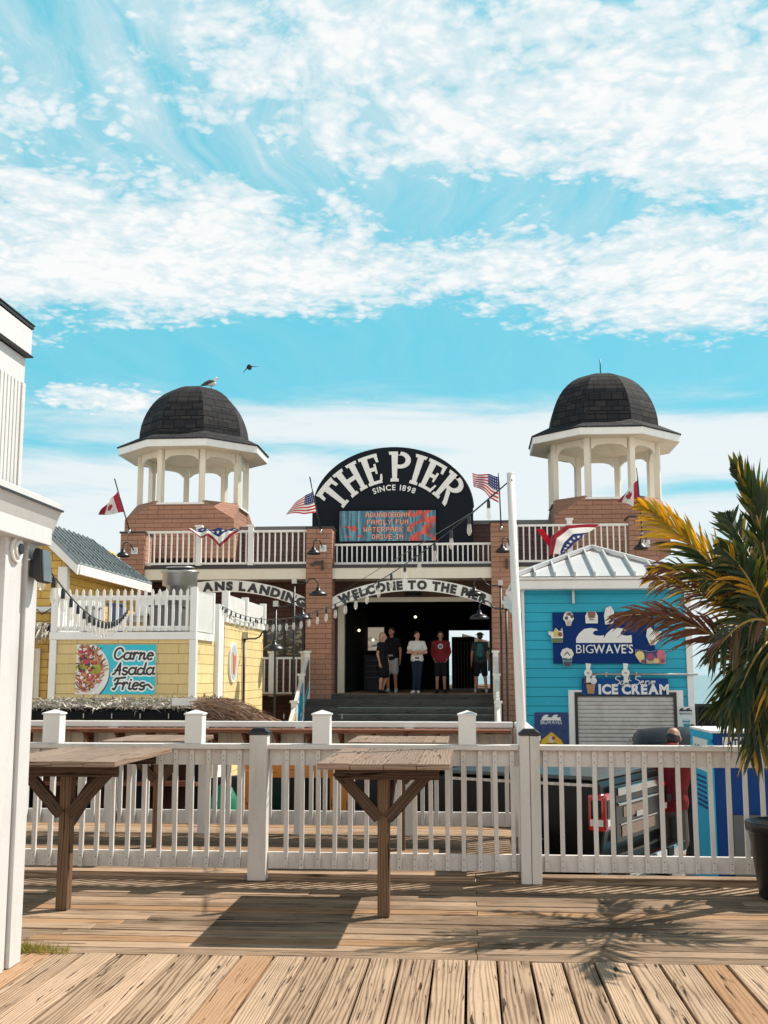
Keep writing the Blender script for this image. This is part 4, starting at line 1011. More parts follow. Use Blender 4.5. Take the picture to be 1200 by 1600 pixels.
# stall and rack seen through the passage
sy = 47
sc_ = thing('market_stall', 'white roofed stall on the sunlit pier beyond the passage', 'stall', (W(762, 1040, sy).x, sy, FZ))
x0_, x1_ = W(722, 1000, sy).x, W(800, 1000, sy).x
m_ = MB(); m_.prism([(x0_, Z(990, sy)), (x1_, Z(1012, sy)), (x1_, Z(1017, sy)), (x0_, Z(996, sy))], lambda u, v, q: (u, q, v), sy, sy + 6); m_.build('roof', white, sc_)
for px_ in (730, 745, 768): xx = W(px_, 1040, sy).x; MB().box(xx - .05, xx + .05, sy + .5, sy + .6, FZ, Z(997, sy)).build('post', steel, sc_)
rk = thing('clothes_rack', 'rack of hanging clothes outside the far end of the passage', 'rack', (W(760, 1040, 44).x, 44, FZ))
m_ = MB(); x0_, x1_ = W(745, 1000, 44).x, W(775, 1000, 44).x
m_.tube([(x0_, 44, FZ), (x0_, 44, FZ + 1.6), (x1_, 44, FZ + 1.6), (x1_, 44, FZ)], .02); m_.build('frame', steel, rk)
for k in range(9):
    xx = x0_ + (x1_ - x0_) * (k + .5) / 9; MB().box(xx - .035, xx + .03, 43.8, 44.2, FZ + .45 + .1 * (k % 3), FZ + 1.56).build('garment', plain('garment', r_.choice([(.05, .3, .45), (.5, .5, .5), (.04, .04, .06), (.45, .06, .05), (.1, .35, .45)]), .9), rk)
bl = thing('dark_stall_front', 'dark slatted stall front on the left of the far passage opening', 'stall', (W(716, 1040, 43).x, 43, FZ))
x0_, x1_ = W(706, 1040, 43).x, W(742, 1040, 43).x
MB().box(x0_, x1_, 43, 43.3, FZ, Z(995, 43)).build('panel', darkint, bl)
m_ = MB()
for k in range(7): m_.box(x0_ + .1 + k * .12, x0_ + .14 + k * .12, 42.94, 42.999, FZ, Z(1003, 43))
m_.build('slats', plain('slat_grey', (.10, .09, .08), .8), bl)
# ------------------------------------------------------------------ flags
def star(p, u, v, r, col, ph=90):
    pts = []
    for k in range(10): a = R_(ph + 36 * k); q = r if k % 2 == 0 else r * .4; pts.append((u + q * math.cos(a), v + q * math.sin(a)))
    p.poly(pts, col)
RED, NAVY, WHT = (.50, .012, .03), (.012, .03, .14), (.80, .79, .77)
def us_pic():
    p = Pic(1.6, 90, WHT)
    for k in range(0, 13, 2): p.rect(0, k / 13, 1.6, (k + 1) / 13, RED)
    p.rect(0, 6 / 13, .68, 1, NAVY)
    for i in range(6):
        for j in range(5): star(p, .06 + i * .112, .51 + j * .105, .03, WHT)
    return p
LEAF = [(0, -.5), (.02, -.28), (.28, -.33), (.23, -.2), (.52, .06), (.44, .1), (.48, .28), (.3, .24), (.26, .32), (.12, .16), (.18, .46), (.09, .41), (0, .6)]
LEAF = LEAF + [(-a, b) for a, b in LEAF[-2:0:-1]]
def ca_pic():
    RD = (.26, .012, .03); p = Pic(1.9, 80, (.56, .54, .52)); p.rect(0, 0, .47, 1, RD); p.rect(1.43, 0, 1.9, 1, RD); p.poly([(.95 + a * .62, .47 + b * .62) for a, b in LEAF], RD); return p  # red and white darkened to paint the flag as backlit
def flag(name, label, pic, base, top, corners, amp=.05, waves=2.2, cat='flag', group='flags on the pier building', ph=0):
    "corners: bottom-hoist, top-hoist, bottom-fly, top-fly as points"
    r = thing(name, label, cat, tuple(base), group); base, top = Vector(base), Vector(top)
    MB().tube([base, top], .018, 8).build('flag_pole', black, r); MB().tube([base + Vector((0, 0, -.12)), base], .04, 8).build('bracket', steel, r)
    a, b_, c, d = [Vector(q) for q in corners]
    def fn(u, v):
        q = (a * (1 - v) + b_ * v) * (1 - u) + (c * (1 - v) + d * v) * u; k = min(1, u * 2.5)
        return q + Vector((amp * .3 * math.sin(waves * 6.28 * u + 2 * v + ph) * k, amp * 1.6 * math.sin(waves * 6.28 * u + 1.6 * v + ph) * k, amp * .7 * math.sin(waves * 5 * u + 1 + v * 2 + ph) * k))
    pic.mesh('cloth', fn, clothm, r, smooth=True); return r
FYY = PY - .25
def w_(px, py, dy=0): return W(px, py, FYY + dy)
flag('canadian_flag', 'red and white maple leaf flag hanging limp from the outermost left pillar', ca_pic(), w_(202, 828), w_(179, 748), [w_(194, 800), w_(183.5, 768), w_(152, 806, .3), w_(160, 795, .5)], .05, 1.4)
flag('american_flag', 'stars and stripes flag drooping left of the arched sign', us_pic(), w_(501, 828), w_(484, 745), [w_(495, 801), w_(488, 768), w_(448, 804, .3), w_(459, 786, .5)], .05, 1.6, ph=1)
flag('american_flag', 'stars and stripes flag blown out beside the white pole right of the sign', us_pic(), w_(783, 823), w_(779, 739), [w_(779, 786), w_(779, 745), w_(741, 759, .3), w_(737, 738, .6)], .07, 1.5, ph=2)
flag('canadian_flag', 'red and white maple leaf flag in front of the right cupola above the palm', ca_pic(), w_(1003, 830), w_(995, 731), [w_(1000, 794), w_(996, 750), w_(962, 783, .3), w_(972, 775, .5)], .05, 1.3, ph=3)
# ------------------------------------------------------------------ bunting
def bunting_pic():
    p = Pic(2.0, 90, WHT)
    p.disc(1.0, 1.0, 1.0, RED); p.disc(1.0, 1.0, .72, WHT); p.disc(1.0, 1.0, .44, NAVY)
    for k in range(7): a = R_(195 + k * 25); star(p, 1 + .33 * math.cos(a), 1 + .33 * math.sin(a), .06, WHT)
    return p
def bunting(label, top, pts_low, amp):
    r = thing('bunting', label, 'bunting', tuple(top[0]), 'striped buntings tied to the balcony railings')
    p = bunting_pic(); a, c = Vector(top[0]), Vector(top[1]); lo = [Vector(q) for q in pts_low]
    def fn(u, v):
        # fan: v=1 along the rail, v=0 along the free curved edge; the print is a half disc, so map polar
        i = u * (len(lo) - 1); k = min(int(i), len(lo) - 2); q = lo[k].lerp(lo[k + 1], i - k); t_ = a.lerp(c, u)
        o = t_.lerp(q, 1 - v); o = o + Vector((0, -amp * (1 - v) * (1 + math.sin(u * 22)), amp * .3 * math.sin(u * 15 + v * 5))); return o
    pp = Pic(2.0, 90, WHT); pp.C[:] = WHT
    RB = (.28, .012, .03); pp.rect(0, 0, 2, .24, RB); pp.rect(0, .24, 2, .60, WHT); pp.rect(0, .60, 2, 1.0, NAVY)
    for k in range(8): star(pp, .15 + k * .25, .80, .10, WHT)
    pp.mesh('cloth', fn, clothm, r, smooth=True); return r
bunting('crumpled red, white and blue bunting on the left balcony railing', (w_(306, 826, -.1), w_(366, 826, -.1)), [w_(293, 828, -.15), w_(312, 840, -.3), w_(326, 838, -.1), w_(345, 857, -.3), w_(360, 838, -.1), w_(388, 828, -.15)], .09)
bunting('red, white and blue bunting blown up over the right balcony railing', (w_(880, 866, -.1), w_(910, 838, -.1)), [w_(872, 866, -.1), w_(857, 868, -.3), w_(862, 838, -.4), w_(885, 820, -.4), w_(937, 820, -.3)], .04)
m_ = MB(); q0 = [w_(838, 827, -.2), w_(848, 826, -.2), w_(866, 850, -.2), w_(872, 864, -.2), w_(860, 858, -.22)]; m_.face(q0); tag(m_.build('bunting', plain('red_cloth', RED, .8)), 'loose red and white tail of bunting hanging on the right balcony railing', 'bunting', 'striped buntings tied to the balcony railings')
# ================================================================== YELLOW GABLED BUILDING AT LEFT
gy = 23.0
yb = thing('gabled_building', 'yellow shingled building with steep grey metal roof behind the white booth', 'building', (-9.5, 25, GZ))
ev = W(125, 884, gy); ridge = W(62, 821, gy); gl = 28.2
slope = (ridge.z - ev.z) / (ev.x - ridge.x); xr_ = ev.x - 2.4; zr_ = ev.z + slope * 2.4
roofm, t, b = new_mat('grey_metal_roof'); u_, v_, _z = t.sep(uvn(t)); n = t.noise(objn(t), 2, 5, .6)
saw = t.math('FRACT', t.math('DIVIDE', u_, .30)); ln = t.map(t.math('ABSOLUTE', t.math('SUBTRACT', saw, .5)), .40, .5, 0, 1)
t.inp(b.inputs['Base Color'], t.mix(t.map(n, .3, .7), (.16, .20, .22), (.24, .28, .30))); b.inputs['Metallic'].default_value = .3; b.inputs['Roughness'].default_value = .42
bump(t, b, ln, 1.0, .03)
gr_ = 26.2; xl_ = 2 * ridge.x - ev.x; zt3 = ridge.z + .08; ze3 = ev.z + .03
m_ = MB()
rp_ = [Vector((ridge.x, gy - .25, zt3)), Vector((ridge.x, gr_, zt3))]; er = [Vector((ev.x + .06, gy - .25, ze3)), Vector((ev.x + .06, gl, ze3))]; el_ = [Vector((xl_ - .06, gy - .25, ze3)), Vector((xl_ - .06, gl, ze3))]
m_.face([er[0], er[1], rp_[1], rp_[0]]); m_.face([el_[1], el_[0], rp_[0], rp_[1]]); m_.face([er[1], el_[1], rp_[1]])
rf = m_.build('roof', roofm, yb); so3 = rf.modifiers.new('t', 'SOLIDIFY'); so3.thickness = .05
rb = MB()
for k in range(17):
    yy = gy - .15 + k * .31; f_ = 1 if yy < gr_ else max(.05, (gl - yy) / (gl - gr_))
    rb.beam(er[0].lerp(er[1], (yy - gy + .25) / (gl - gy + .25)) + Vector((0, 0, .04)), Vector((ev.x + .06 + (ridge.x - ev.x - .06) * f_, yy, ze3 + (zt3 - ze3) * f_ + .04)), .03, .04)
rb.build('roof_ribs', roofm, rf)
m_ = MB()
m_.prism([(ridge.x, zt3 - .03), (ev.x + .05, ze3 - .02), (ev.x + .02, ev.z - .20), (ridge.x, ridge.z - .20)], lambda u, v, q: (u, q, v), gy - .24, gy - .14); m_.build('rake_board', white, yb)
xr_ = xl_
MB().box(ev.x - .02, ev.x + .06, gy - .13, gl, ev.z - .19, ev.z + .01).build('eave_board', white, yb)
wx = ev.x - .28
MB().prism([(xl_ + .3, GZ), (wx, GZ), (wx, ev.z - .02), (ridge.x, ridge.z - .03), (xl_ + .3, ev.z - .02)], lambda u, v, q: (u, q, v), gy, gl - .1).build('wall', yellowsh, yb)
MB().box(wx - .18, wx + .025, gy - .03, gy + .12, GZ, ev.z - .02).build('corner_board', white, yb)
MB().box(xr_, wx - .2, gy - .04, gy - .002, Z(953, gy), Z(945, gy)).build('belt_board', white, yb)
m_ = MB().box(W(40, 1000, gy).x, W(57, 1000, gy).x, gy - .03, gy - .002, Z(1092, gy), Z(1018, gy)); 
for k in range(18): m_.box(W(40, 1000, gy).x, W(57, 1000, gy).x, gy - .06, gy - .031, Z(1090 - k * 4, gy), Z(1088 - k * 4, gy))
m_.build('louvre_shutter', cream, yb)
MB().box(W(57.5, 1000, gy).x, W(65, 1000, gy).x, gy - .05, gy - .002, Z(1092, gy), Z(1012, gy)).box(W(38, 1000, gy).x, W(57.4, 1000, gy).x, gy - .05, gy - .002, Z(1017, gy), Z(1012, gy)).build('window_frame', cream, yb)
MB().tube([W(48, 957, gy - .1), W(58, 952, gy - .12), W(65, 960, gy - .1), W(80, 951, gy - .1)], .012, 6).build('cable', black, yb)
def thatch(name, mb, n, fn, L, wdt, rnd):
    for k in range(n):
        p0, d = fn(rnd); d = d.normalized(); s_ = d.cross(Vector((rnd.uniform(-1, 1), rnd.uniform(-1, 1), rnd.uniform(-1, 1)))).normalized() * wdt * rnd.uniform(.5, 1.2); l = L * rnd.uniform(.6, 1.3)
        m1 = p0 + d * l * .55 + Vector((0, 0, .02)); e = p0 + d * l + Vector((rnd.uniform(-.03, .03), rnd.uniform(-.03, .03), -.06 * l))
        mb.face([p0 - s_ * .5, p0 + s_ * .5, m1 + s_ * .5, m1 - s_ * .5]); mb.face([m1 - s_ * .5, m1 + s_ * .5, e])
rt_ = random.Random(21)
ta = thing('thatch_awning', 'small grey thatch awning over the shuttered window at left', 'awning', (W(60, 985, 22.6).x, 22.6, Z(1005, 22.6)))
x0_, x1_ = W(30, 985, 22.5).x, W(79, 985, 22.5).x
MB().box(x0_, x1_, 22.4, 22.95, Z(986, 22.5), Z(972, 22.5)).build('frame', blackm, ta)
m_ = MB(); thatch('t', m_, 900, lambda r: (Vector((r.uniform(x0_, x1_), r.uniform(22.0, 22.6), Z(980, 22.5) + r.uniform(-.1, .12))), Vector((r.uniform(-.3, .3), -1, -.5 + r.uniform(-.3, .3)))), .35, .02, rt_); m_.build('thatch', thatchg, ta, recalc=False)['kind'] = 'stuff'
# ================================================================== YELLOW SHACK WITH ROOF DECK
ky = 20.0
yk = thing('yellow_shack', 'pale yellow shingled snack shack with white picket roof deck and a food banner', 'building', (-6, 22, GZ))
xa, xb = W(79, 1040, ky).x, W(304, 1040, ky).x
zt_, zb2 = Z(986, ky), Z(998, ky)
MB().box(xa + .05, xb - .02, ky, 25.8, GZ, zb2).build('wall', creamsh, yk)
MB().box(xa - .03, xb + .02, ky - .05, ky + 1.45, zb2 + .001, zt_).build('roof_board', white, yk)
for px_ in (79, 297.5): xx = W(px_ + 3, 1040, ky).x; MB().box(xx - .06, xx + .065, ky - .03, ky + .1, GZ, zb2 - .002).build('corner_board', white, yk, bevel=.004)
pk = MB()
def pickets(root, p0, p1, z0, z1, n_, mat=white, s=.05):
    p0, p1 = Vector(p0), Vector(p1); d = (p1 - p0).normalized(); nn = Vector((d.y, -d.x, 0))
    for k in range(n_):
        c = p0.lerp(p1, (k + .5) / n_)
        m_ = MB(); poly = [(-s / 2, z0), (s / 2, z0), (s / 2, z1 - .045), (0, z1), (-s / 2, z1 - .045)]
        m_.prism(poly, lambda u, v, q: Vector((c.x, c.y, 0)) + d * u + nn * q + Vector((0, 0, v)), .022, -.003); m_.build('picket', mat, root)
    for zz in (z0 + .05, z1 - .16):
        m_ = MB(); m_.beam(Vector((p0.x, p0.y, zz)) - nn * .025, Vector((p1.x, p1.y, zz)) - nn * .025, .04, .085); m_.build('rail', mat, root)
df = thing('picket_fence', 'white picket fence round the roof deck above the food banner', 'fence', (W(190, 950, ky).x, ky, zt_))
z0_, z1_ = zt_ + .02, Z(917, ky)
pickets(df, (xa + .1, ky + .03, 0), (xb - .1, ky + .03, 0), z0_, z1_, 19)
pickets(df, (xb - .02, ky + .12, 0), (xb - .02, ky + 1.35, 0), z0_, z1_ - .02, 16, s=.045)
pickets(df, (xa + .03, ky + .12, 0), (xa + .03, ky + 2.8, 0), z0_, z1_ - .03, 22, s=.045)
pickets(df, (xa + .1, ky + 2.9, 0), (xb - .1, ky + 2.9, 0), z0_, z1_ - .25, 24, s=.05)
for x_, y_ in ((xa + .04, ky + .03), (xb - .04, ky + .03), (xb - .04, ky + 1.4)): MB().box(x_ - .06, x_ + .06, y_ - .06, y_ + .06, zt_ + .002, z1_ + .02).build('post', white, df, bevel=.006)
# second, taller wing further back along the side wall
xs2 = W(350, 1040, 22.2).x
zc2 = Z(972, 22.2, 350)
MB().box(xs2 - 2.0, xs2, 22.2, 26.4, GZ, zc2).build('side_wall', creamsh, yk)
MB().box(xs2 - 2.0, xs2 + .04, 22.15, 26.45, zc2 + .001, zc2 + .14).build('side_roof_board', white, yk)
xp0 = W(334, 1040, 21.6).x
MB().box(xp0 - .02, xs2 + .01, 21.65, 22.1, GZ, Z(942, 21.7)).build('white_pillar', white, yk, bevel=.01)
sf = thing('picket_fence', 'white board fence on the higher wing with string lights hanging along it', 'fence', (xs2, 24, zc2 + .14))
pickets(sf, (xs2, 22.3, 0), (xs2, 26.3, 0), zc2 + .16, Z(926, 22.2), 34, s=.09)
for y_ in (22.25, 24.2, 26.35): MB().box(xs2 - .07, xs2 + .07, y_ - .07, y_ + .07, zc2 + .142, Z(921, 22.2)).build('post', white, sf, bevel=.006)
# rooftop furniture behind the pickets
for i, (a, c, w__, h_, cl, lb) in enumerate([(135, 968, 14, 30, (.30, .29, .30), 'grey plastic crate standing behind the pickets of the roof deck at left'), (178, 966, 8, 34, (.03, .05, .12), 'narrow dark blue bin behind the pickets of the roof deck'), (262, 962, 26, 22, (.08, .08, .09), 'low black rooftop unit behind the pickets below the exhaust hood')]):
    q_ = W(a, c, ky + 1.6); s_ = (ky + 1.6) / FPX
    o_ = MB().box(q_.x - w__ * s_, q_.x + w__ * s_, ky + 1.5, ky + 1.9, zt_ + .002, q_.z + h_ * s_ * .6).box(q_.x - w__ * s_ - .03, q_.x + w__ * s_ + .03, ky + 1.47, ky + 1.93, q_.z + h_ * s_ * .6 + .001, q_.z + h_ * s_ * .6 + .04).build('rooftop_crate', plain('crate_plastic', cl, .6), None, bevel=.01); tag(o_, lb, 'crate')
for px_ in (222, 250, 276):
    q_ = W(px_, 966, ky + 2.2); r = thing('plastic_chair', 'white plastic chair seen between the roof deck pickets', 'chair', (q_.x, ky + 2.2, zt_), 'chairs on the roof deck')
    MB().box(q_.x - .2, q_.x + .2, ky + 2.0, ky + 2.4, zt_ + .40, zt_ + .44).build('seat', white, r); MB().box(q_.x - .2, q_.x + .2, ky + 2.38, ky + 2.42, zt_ + .45, zt_ + .75).build('backrest', white, r)
    for a in (-.18, .18):
        for c in (2.02, 2.38): MB().box(q_.x + a - .02, q_.x + a + .02, ky + c - .02, ky + c + .02, zt_ + .002, zt_ + .39).build('leg', white, r)
vt = W(281, 915, 22.0); ve = thing('exhaust_vent', 'round galvanised exhaust hood on the shack roof in front of the balcony', 'vent', (vt.x, 22.0, zt_))
k = 22 / FPX; zv = Z(893, 22)
MB().lathe([(.27, zt_ + .2), (.27, zv - .26), (27.5 * k, zv - .25), (27.5 * k, zv), (30.5 * k, zv + .01), (30.5 * k, zv + .04), (20 * k, zv + .045), (20 * k, zv + .12), (.02, zv + .13)], (vt.x, 22.0, 0), 28).build('hood', steel, ve)
MB().lathe([(22 * k, zv + .1), (22.5 * k, zv + .125), (.01, zv + .14)], (vt.x, 22.0, 0), 28).build('lid', steel, ve)
# food banner
bn = thing('food_banner', 'turquoise banner with a plate of loaded fries reading Carne Asada Fries', 'banner', (W(180, 1045, ky).x, ky, Z(1085, ky)))
A_, B_ = W(117, 1085, ky - .03), W(244, 1007, ky - .03); asp = (B_.x - A_.x) / (B_.z - A_.z)
p = Pic(asp, 250, (.012, .50, .62)); rf_ = random.Random(12)
p.disc(.11, .43, .60, (.01, .05, .08)); p.disc(.10, .46, .595, (.75, .75, .73)); p.disc(.09, .47, .50, (.60, .60, .60)); p.disc(.09, .48, .485, (.70, .69, .66))
for k in range(330):
    a = rf_.uniform(-1.6, 1.6); r_0 = .50 * rf_.random() ** .6; u, v = .08 + r_0 * math.cos(a), .50 + r_0 * math.sin(a) * .95; an = rf_.uniform(0, 3.14); l = rf_.uniform(.06, .15)
    p.stroke([(u, v), (u + l * math.cos(an), v + l * math.sin(an))], rf_.uniform(.018, .034), rf_.choice([(.36, .11, .03), (.50, .20, .06), (.22, .05, .03), (.30, .03, .03), (.12, .03, .02), (.55, .28, .12)]))
for k in range(80):
    u = rf_.uniform(0, .50); p.disc(u, .55 - .10 * u + rf_.uniform(-.07, .06), rf_.uniform(.02, .045), rf_.choice([(.30, .30, .02), (.20, .22, .015), (.42, .38, .05)]))
for k in range(60): p.disc(rf_.uniform(.02, .36), rf_.uniform(.18, .9), rf_.uniform(.012, .04), rf_.choice([(.40, .02, .05), (.75, .72, .70), (.45, .04, .08), (.05, .02, .03), (.02, .02, .03)]))
# brush lettering as strokes (each letter a list of strokes in its own box)
def arc(cx, cy, rx, ry, a0, a1, n=10): return [(cx + rx * math.cos(R_(a)), cy + ry * math.sin(R_(a))) for a in np.linspace(a0, a1, n)]
SCR = {'C': [[(.80, .72)] + arc(.46, .52, .38, .50, 48, 318, 14) + [(.86, .30)]], 'a': [arc(.35, .3, .3, .3, 60, 360) + [(.66, .62), (.62, .3), (.68, .05), (.85, .05)]], 'r': [[(.02, .50), (.16, .62), (.14, .02)], [(.15, .30), (.26, .56), (.42, .62), (.50, .52)]],
       'n': [[(.04, .58), (.14, .6), (.10, .0)], [(.12, .28), (.28, .54), (.42, .58), (.48, .48), (.46, .1), (.56, .02), (.68, .10)]], 'e': [[(.05, .3), (.5, .36)] + arc(.3, .3, .26, .3, 20, 310)],
       'A': [[(0, 0), (.15, .08), (.5, 1.0), (.6, .0)], [(.15, .35), (.62, .38)]], 's': [arc(.3, .45, .2, .16, 50, 240, 7) + arc(.3, .14, .22, .16, 60, -150, 7)], 'd': [arc(.33, .28, .28, .28, 60, 360) + [(.68, 1.0), (.62, .3), (.68, .05), (.85, .05)]],
       'F': [[(-.02, .06), (.12, .0), (.22, .18), (.34, .98)], [(-.02, .80), (.10, .98), (.40, 1.0), (.92, 1.06)], [(.10, .48), (.62, .56)]], 'i': [[(.1, .6), (.08, .1), (.2, .02), (.3, .06)], [(.13, .85), (.14, .87)]]}
strokes = []
def script(word, u0, v0, size, adv):
    x = u0
    for ch in word:
        for s_ in SCR[ch]: strokes.append([(x + (a + b_ * .18) * size, v0 + b_ * size) for a, b_ in s_])
        x += adv[ch] * size
ADV = {'C': .92, 'a': .80, 'r': .62, 'n': .74, 'e': .60, 'A': .76, 's': .60, 'd': .82, 'F': .74, 'i': .36}
script('Carne', .76, .70, .225, ADV); script('Asada', .77, .40, .225, ADV); script('Fries', .78, .10, .225, ADV); strokes.append([(1.38, .16), (1.50, .20), (1.58, .13)])
for s_ in strokes: p.stroke(s_, .098, (.80, .80, .78))
for s_ in strokes: p.stroke(s_, .042, (.006, .008, .012))
p.mesh('print', flat(A_.x, B_.x, A_.z, B_.z, ky - .032), printm, bn); MB().box(A_.x, B_.x, ky - .03, ky - .002, A_.z, B_.z).build('backing', white, bn)
# oval board on the side wall (a surf board like plaque)
ov = thing('oval_plaque', 'tall white oval plaque with an orange figure on the pale yellow side wall', 'plaque', (xs2, 22.8, Z(1065, 22.8)))
p = Pic(.55, 120, (.68, .52, .24)); oz0, oz1 = Z(1067, 22.9), Z(1002, 22.9)
m_ = MB(); yc_, zc_ = 22.95, (oz0 + oz1) / 2; hh = (oz1 - oz0) / 2
m_.prism([(yc_ + .38 * math.cos(t_), zc_ + hh * math.sin(t_)) for t_ in np.linspace(0, 2 * math.pi, 32)[:-1]], lambda u, v, q: (q, u, v), xs2 + .002, xs2 + .04); m_.build('board', white, ov)
m_ = MB(); m_.prism([(yc_ + .30 * math.cos(t_), zc_ + hh * .86 * math.sin(t_)) for t_ in np.linspace(0, 2 * math.pi, 32)[:-1]], lambda u, v, q: (q, u, v), xs2 + .041, xs2 + .046); m_.build('field', plain('plaque_field', (.45, .50, .52), .5), ov)
m_ = MB(); m_.prism([(yc_ - .10, zc_ - .22), (yc_ + .04, zc_ - .26), (yc_ + .12, zc_ - .02), (yc_ + .16, zc_ + .16), (yc_ - .02, zc_ + .12), (yc_ - .16, zc_ + .2)], lambda u, v, q: (q, u, v), xs2 + .047, xs2 + .054); m_.build('figure', plain('orange_print', (.62, .16, .05), .5), ov)
# ================================================================== THATCHED BAR IN FRONT OF THE SHACK
ty = 14.6
tb = thing('thatched_bar', 'low bar roofed with grey synthetic thatch, dark gutter along its front, in front of the yellow shack', 'bar', (W(160, 1150, ty).x, ty, GZ))
tb['label'] = 'low bar with grey synthetic thatch roof and black gutter below the yellow shack'
x0_, x1_ = W(20, 1110, ty).x, W(312, 1110, ty).x
gb = MB().box(x0_, x1_, ty, ty + 1.6, Z(1127, ty), Z(1113, ty))
for k in range(12): xx = x0_ + .2 + k * .38; gb.box(xx, xx + .012, ty - .02, ty - .001, Z(1124, ty), Z(1116, ty), 1)
gb.build('gutter', [blackm, steel], tb)
zt0 = Z(1112, ty); MB().box(x0_, x1_, ty + .02, ty + 1.7, zt0, zt0 + .03).build('roof_deck', blackm, tb)
m_ = MB(); thatch('t', m_, 5200, lambda r: (Vector((r.uniform(x0_, x1_), ty + .02 + r.random() * 1.5, 0)), Vector((r.uniform(-1, 1), r.uniform(-1, .3), r.uniform(-.25, .3)))), .14, .022, rt_)
m_.v = [(a, b_, c + zt0 + .03 + (b_ - ty) * .04) for a, b_, c in m_.v]; m_.build('thatch', thatchg, tb, recalc=False)['kind'] = 'stuff'
MB().box(x0_, x1_, ty + .3, ty + .4, GZ, Z(1200, ty) + .5).build('front_wall', rustw, tb)
MB().box(x0_, x1_, ty - .1, ty + .5, .18, .23).build('bar_top', counterw, tb)
for px_ in (40, 130, 220, 308): xx = W(px_, 1200, ty).x; MB().box(xx - .06, xx + .06, ty + .05, ty + .17, GZ, Z(1128, ty)).build('post', blackm, tb)
bd = MB().box(W(270, 1095, 14.4).x, W(312, 1095, 14.4).x, 14.35, 14.40, Z(1103, 14.4), Z(1092, 14.4)); tag(bd.build('white_board', white), 'short white board lying on the end of the thatch roof', 'board')
# brown palm thatch umbrella
um = thing('thatch_umbrella', 'brown palm thatch canopy swept to the right behind the railing', 'canopy', (W(365, 1130, 14).x, 14, GZ))
cx_ = W(352, 1100, 14).x
def th2(r):
    u = r.random() ** .8; x = W(306, 1100, 14).x + u * (W(400, 1100, 14).x - W(306, 1100, 14).x); ztop = Z(1090, 14) - (.02 + .26 * max(0, (u - .25)) ** 1.5 * 1.3) - .10 * max(0, .25 - u) * 4 * .3
    z = ztop - r.random() * .26 * (1 - .3 * u); y = 14 + r.uniform(-.45, .45)
    return Vector((x, y, z)), Vector((1.0, r.uniform(-.7, .3), r.uniform(-.55, .12) - .3 * u))
m_ = MB(); thatch('t', m_, 3800, th2, .34, .013, rt_)
for k in range(140):
    u = rt_.random(); x = W(312, 1100, 14).x + u * .75; z0_ = Z(1094, 14) - .22 * u; a = rt_.uniform(.5, 1.7); l = rt_.uniform(.05, .13)
    m_.face([(x, 14 + rt_.uniform(-.3, .2), z0_), (x + .012, 14, z0_), (x + l * math.cos(a), 13.9, z0_ + l * math.sin(a))])
m_.build('thatch', thatchm, um, recalc=False)['kind'] = 'stuff'
MB().tube([(cx_, 14.1, GZ), (cx_, 14.1, Z(1110, 14))], .05, 10).build('post', postw, um)
MB().lathe([(.30, Z(1128, 14)), (.2, Z(1115, 14)), (.02, Z(1108, 14))], (cx_, 14.1, 0), 16).build('cap', blackm, um)
# things seen between the railings
of = thing('timber_frame', 'orange timber frame standing behind the railings left of the middle table', 'frame', (W(450, 1220, 13.2).x, 13.2, GZ))
xa, xb = W(383, 1200, 13.2).x, W(528, 1200, 13.2).x
MB().box(xa, xb, 13.2, 13.3, Z(1217, 13.2), Z(1197, 13.2)).build('beam', orangew, of)
for px_ in (386, 523, 540): xx = W(px_, 1200, 13.2).x; MB().box(xx - .045, xx + .045, 13.12, 13.20, GZ, Z(1205, 13.2)).build('post', orangew, of)
MB().beam(W(383, 1250, 13.1), W(415, 1210, 13.1), .05, .09).build('brace', orangew, of)
fz_ = thing('chest_freezer', 'white metal freezer under the orange timber beam', 'freezer', (W(470, 1250, 13.8).x, 13.8, GZ))
xa, xb = W(420, 1250, 13.8).x, W(522, 1250, 13.8).x
MB().box(xa, xb, 13.8, 14.5, GZ, Z(1216, 13.8)).build('body', paint('freezer_white', (.55, .55, .55), .4, .5), fz_, bevel=.015)
for a in (425, 474): MB().box(W(a, 1250, 13.8).x, W(a + 44, 1250, 13.8).x, 13.76, 13.799, Z(1285, 13.8), Z(1232, 13.8)).build('door', steel, fz_, bevel=.008)
MB().box(W(440, 1250, 13.8).x, W(458, 1250, 13.8).x, 13.74, 13.759, Z(1242, 13.8), Z(1239, 13.8)).build('red_strip', plain('red_strip', (.4, .03, .02)), fz_)
gg = MB(); gc = W(350, 1250, 13.4); 
gg.lathe([(.16, GZ + .3), (.20, gc.z - .25), (.17, gc.z), (.10, gc.z + .14), (.02, gc.z + .2)], (gc.x, 13.4, 0), 14); tag(gg.build('green_bag', plain('green_plastic', (.01, .24, .13), .45)), 'bright green plastic sack standing in the dark behind the left pickets', 'bag')
# ================================================================== TURQUOISE KIOSK
ki = 19.0
kk = thing('kiosk', 'turquoise clapboard ice cream kiosk with white standing seam roof and roller shutter', 'kiosk', (W(945, 1100, ki).x, ki + 1.5, GZ))
def KX(px, y=ki, py=1050): return W(px, py, y).x
xa, xb = KX(818), KX(1073); zt_ = Z(918, ki); KD = 3.0
MB().box(xa, xb, ki, ki + KD, GZ, zt_).build('wall', cyan, kk)
MB().box(xb + .001, KX(1083), ki - .03, ki + KD, GZ, zt_).build('corner_board', white, kk)
MB().box(KX(817), KX(821), ki - .03, ki - .002, GZ, zt_).build('corner_board', white, kk)
EO = .34; xL, xR = KX(810) - .06, KX(1052) + .50
ze0, ze1 = Z(921, ki - EO), Z(907, ki - EO)
xL = W(812, 912, ki - EO).x; xR = xb + (xa - xL)
MB().box(xL, xR, ki - EO, ki + KD + EO, ze0, ze1).build('eave_fascia', white, kk, bevel=.01)
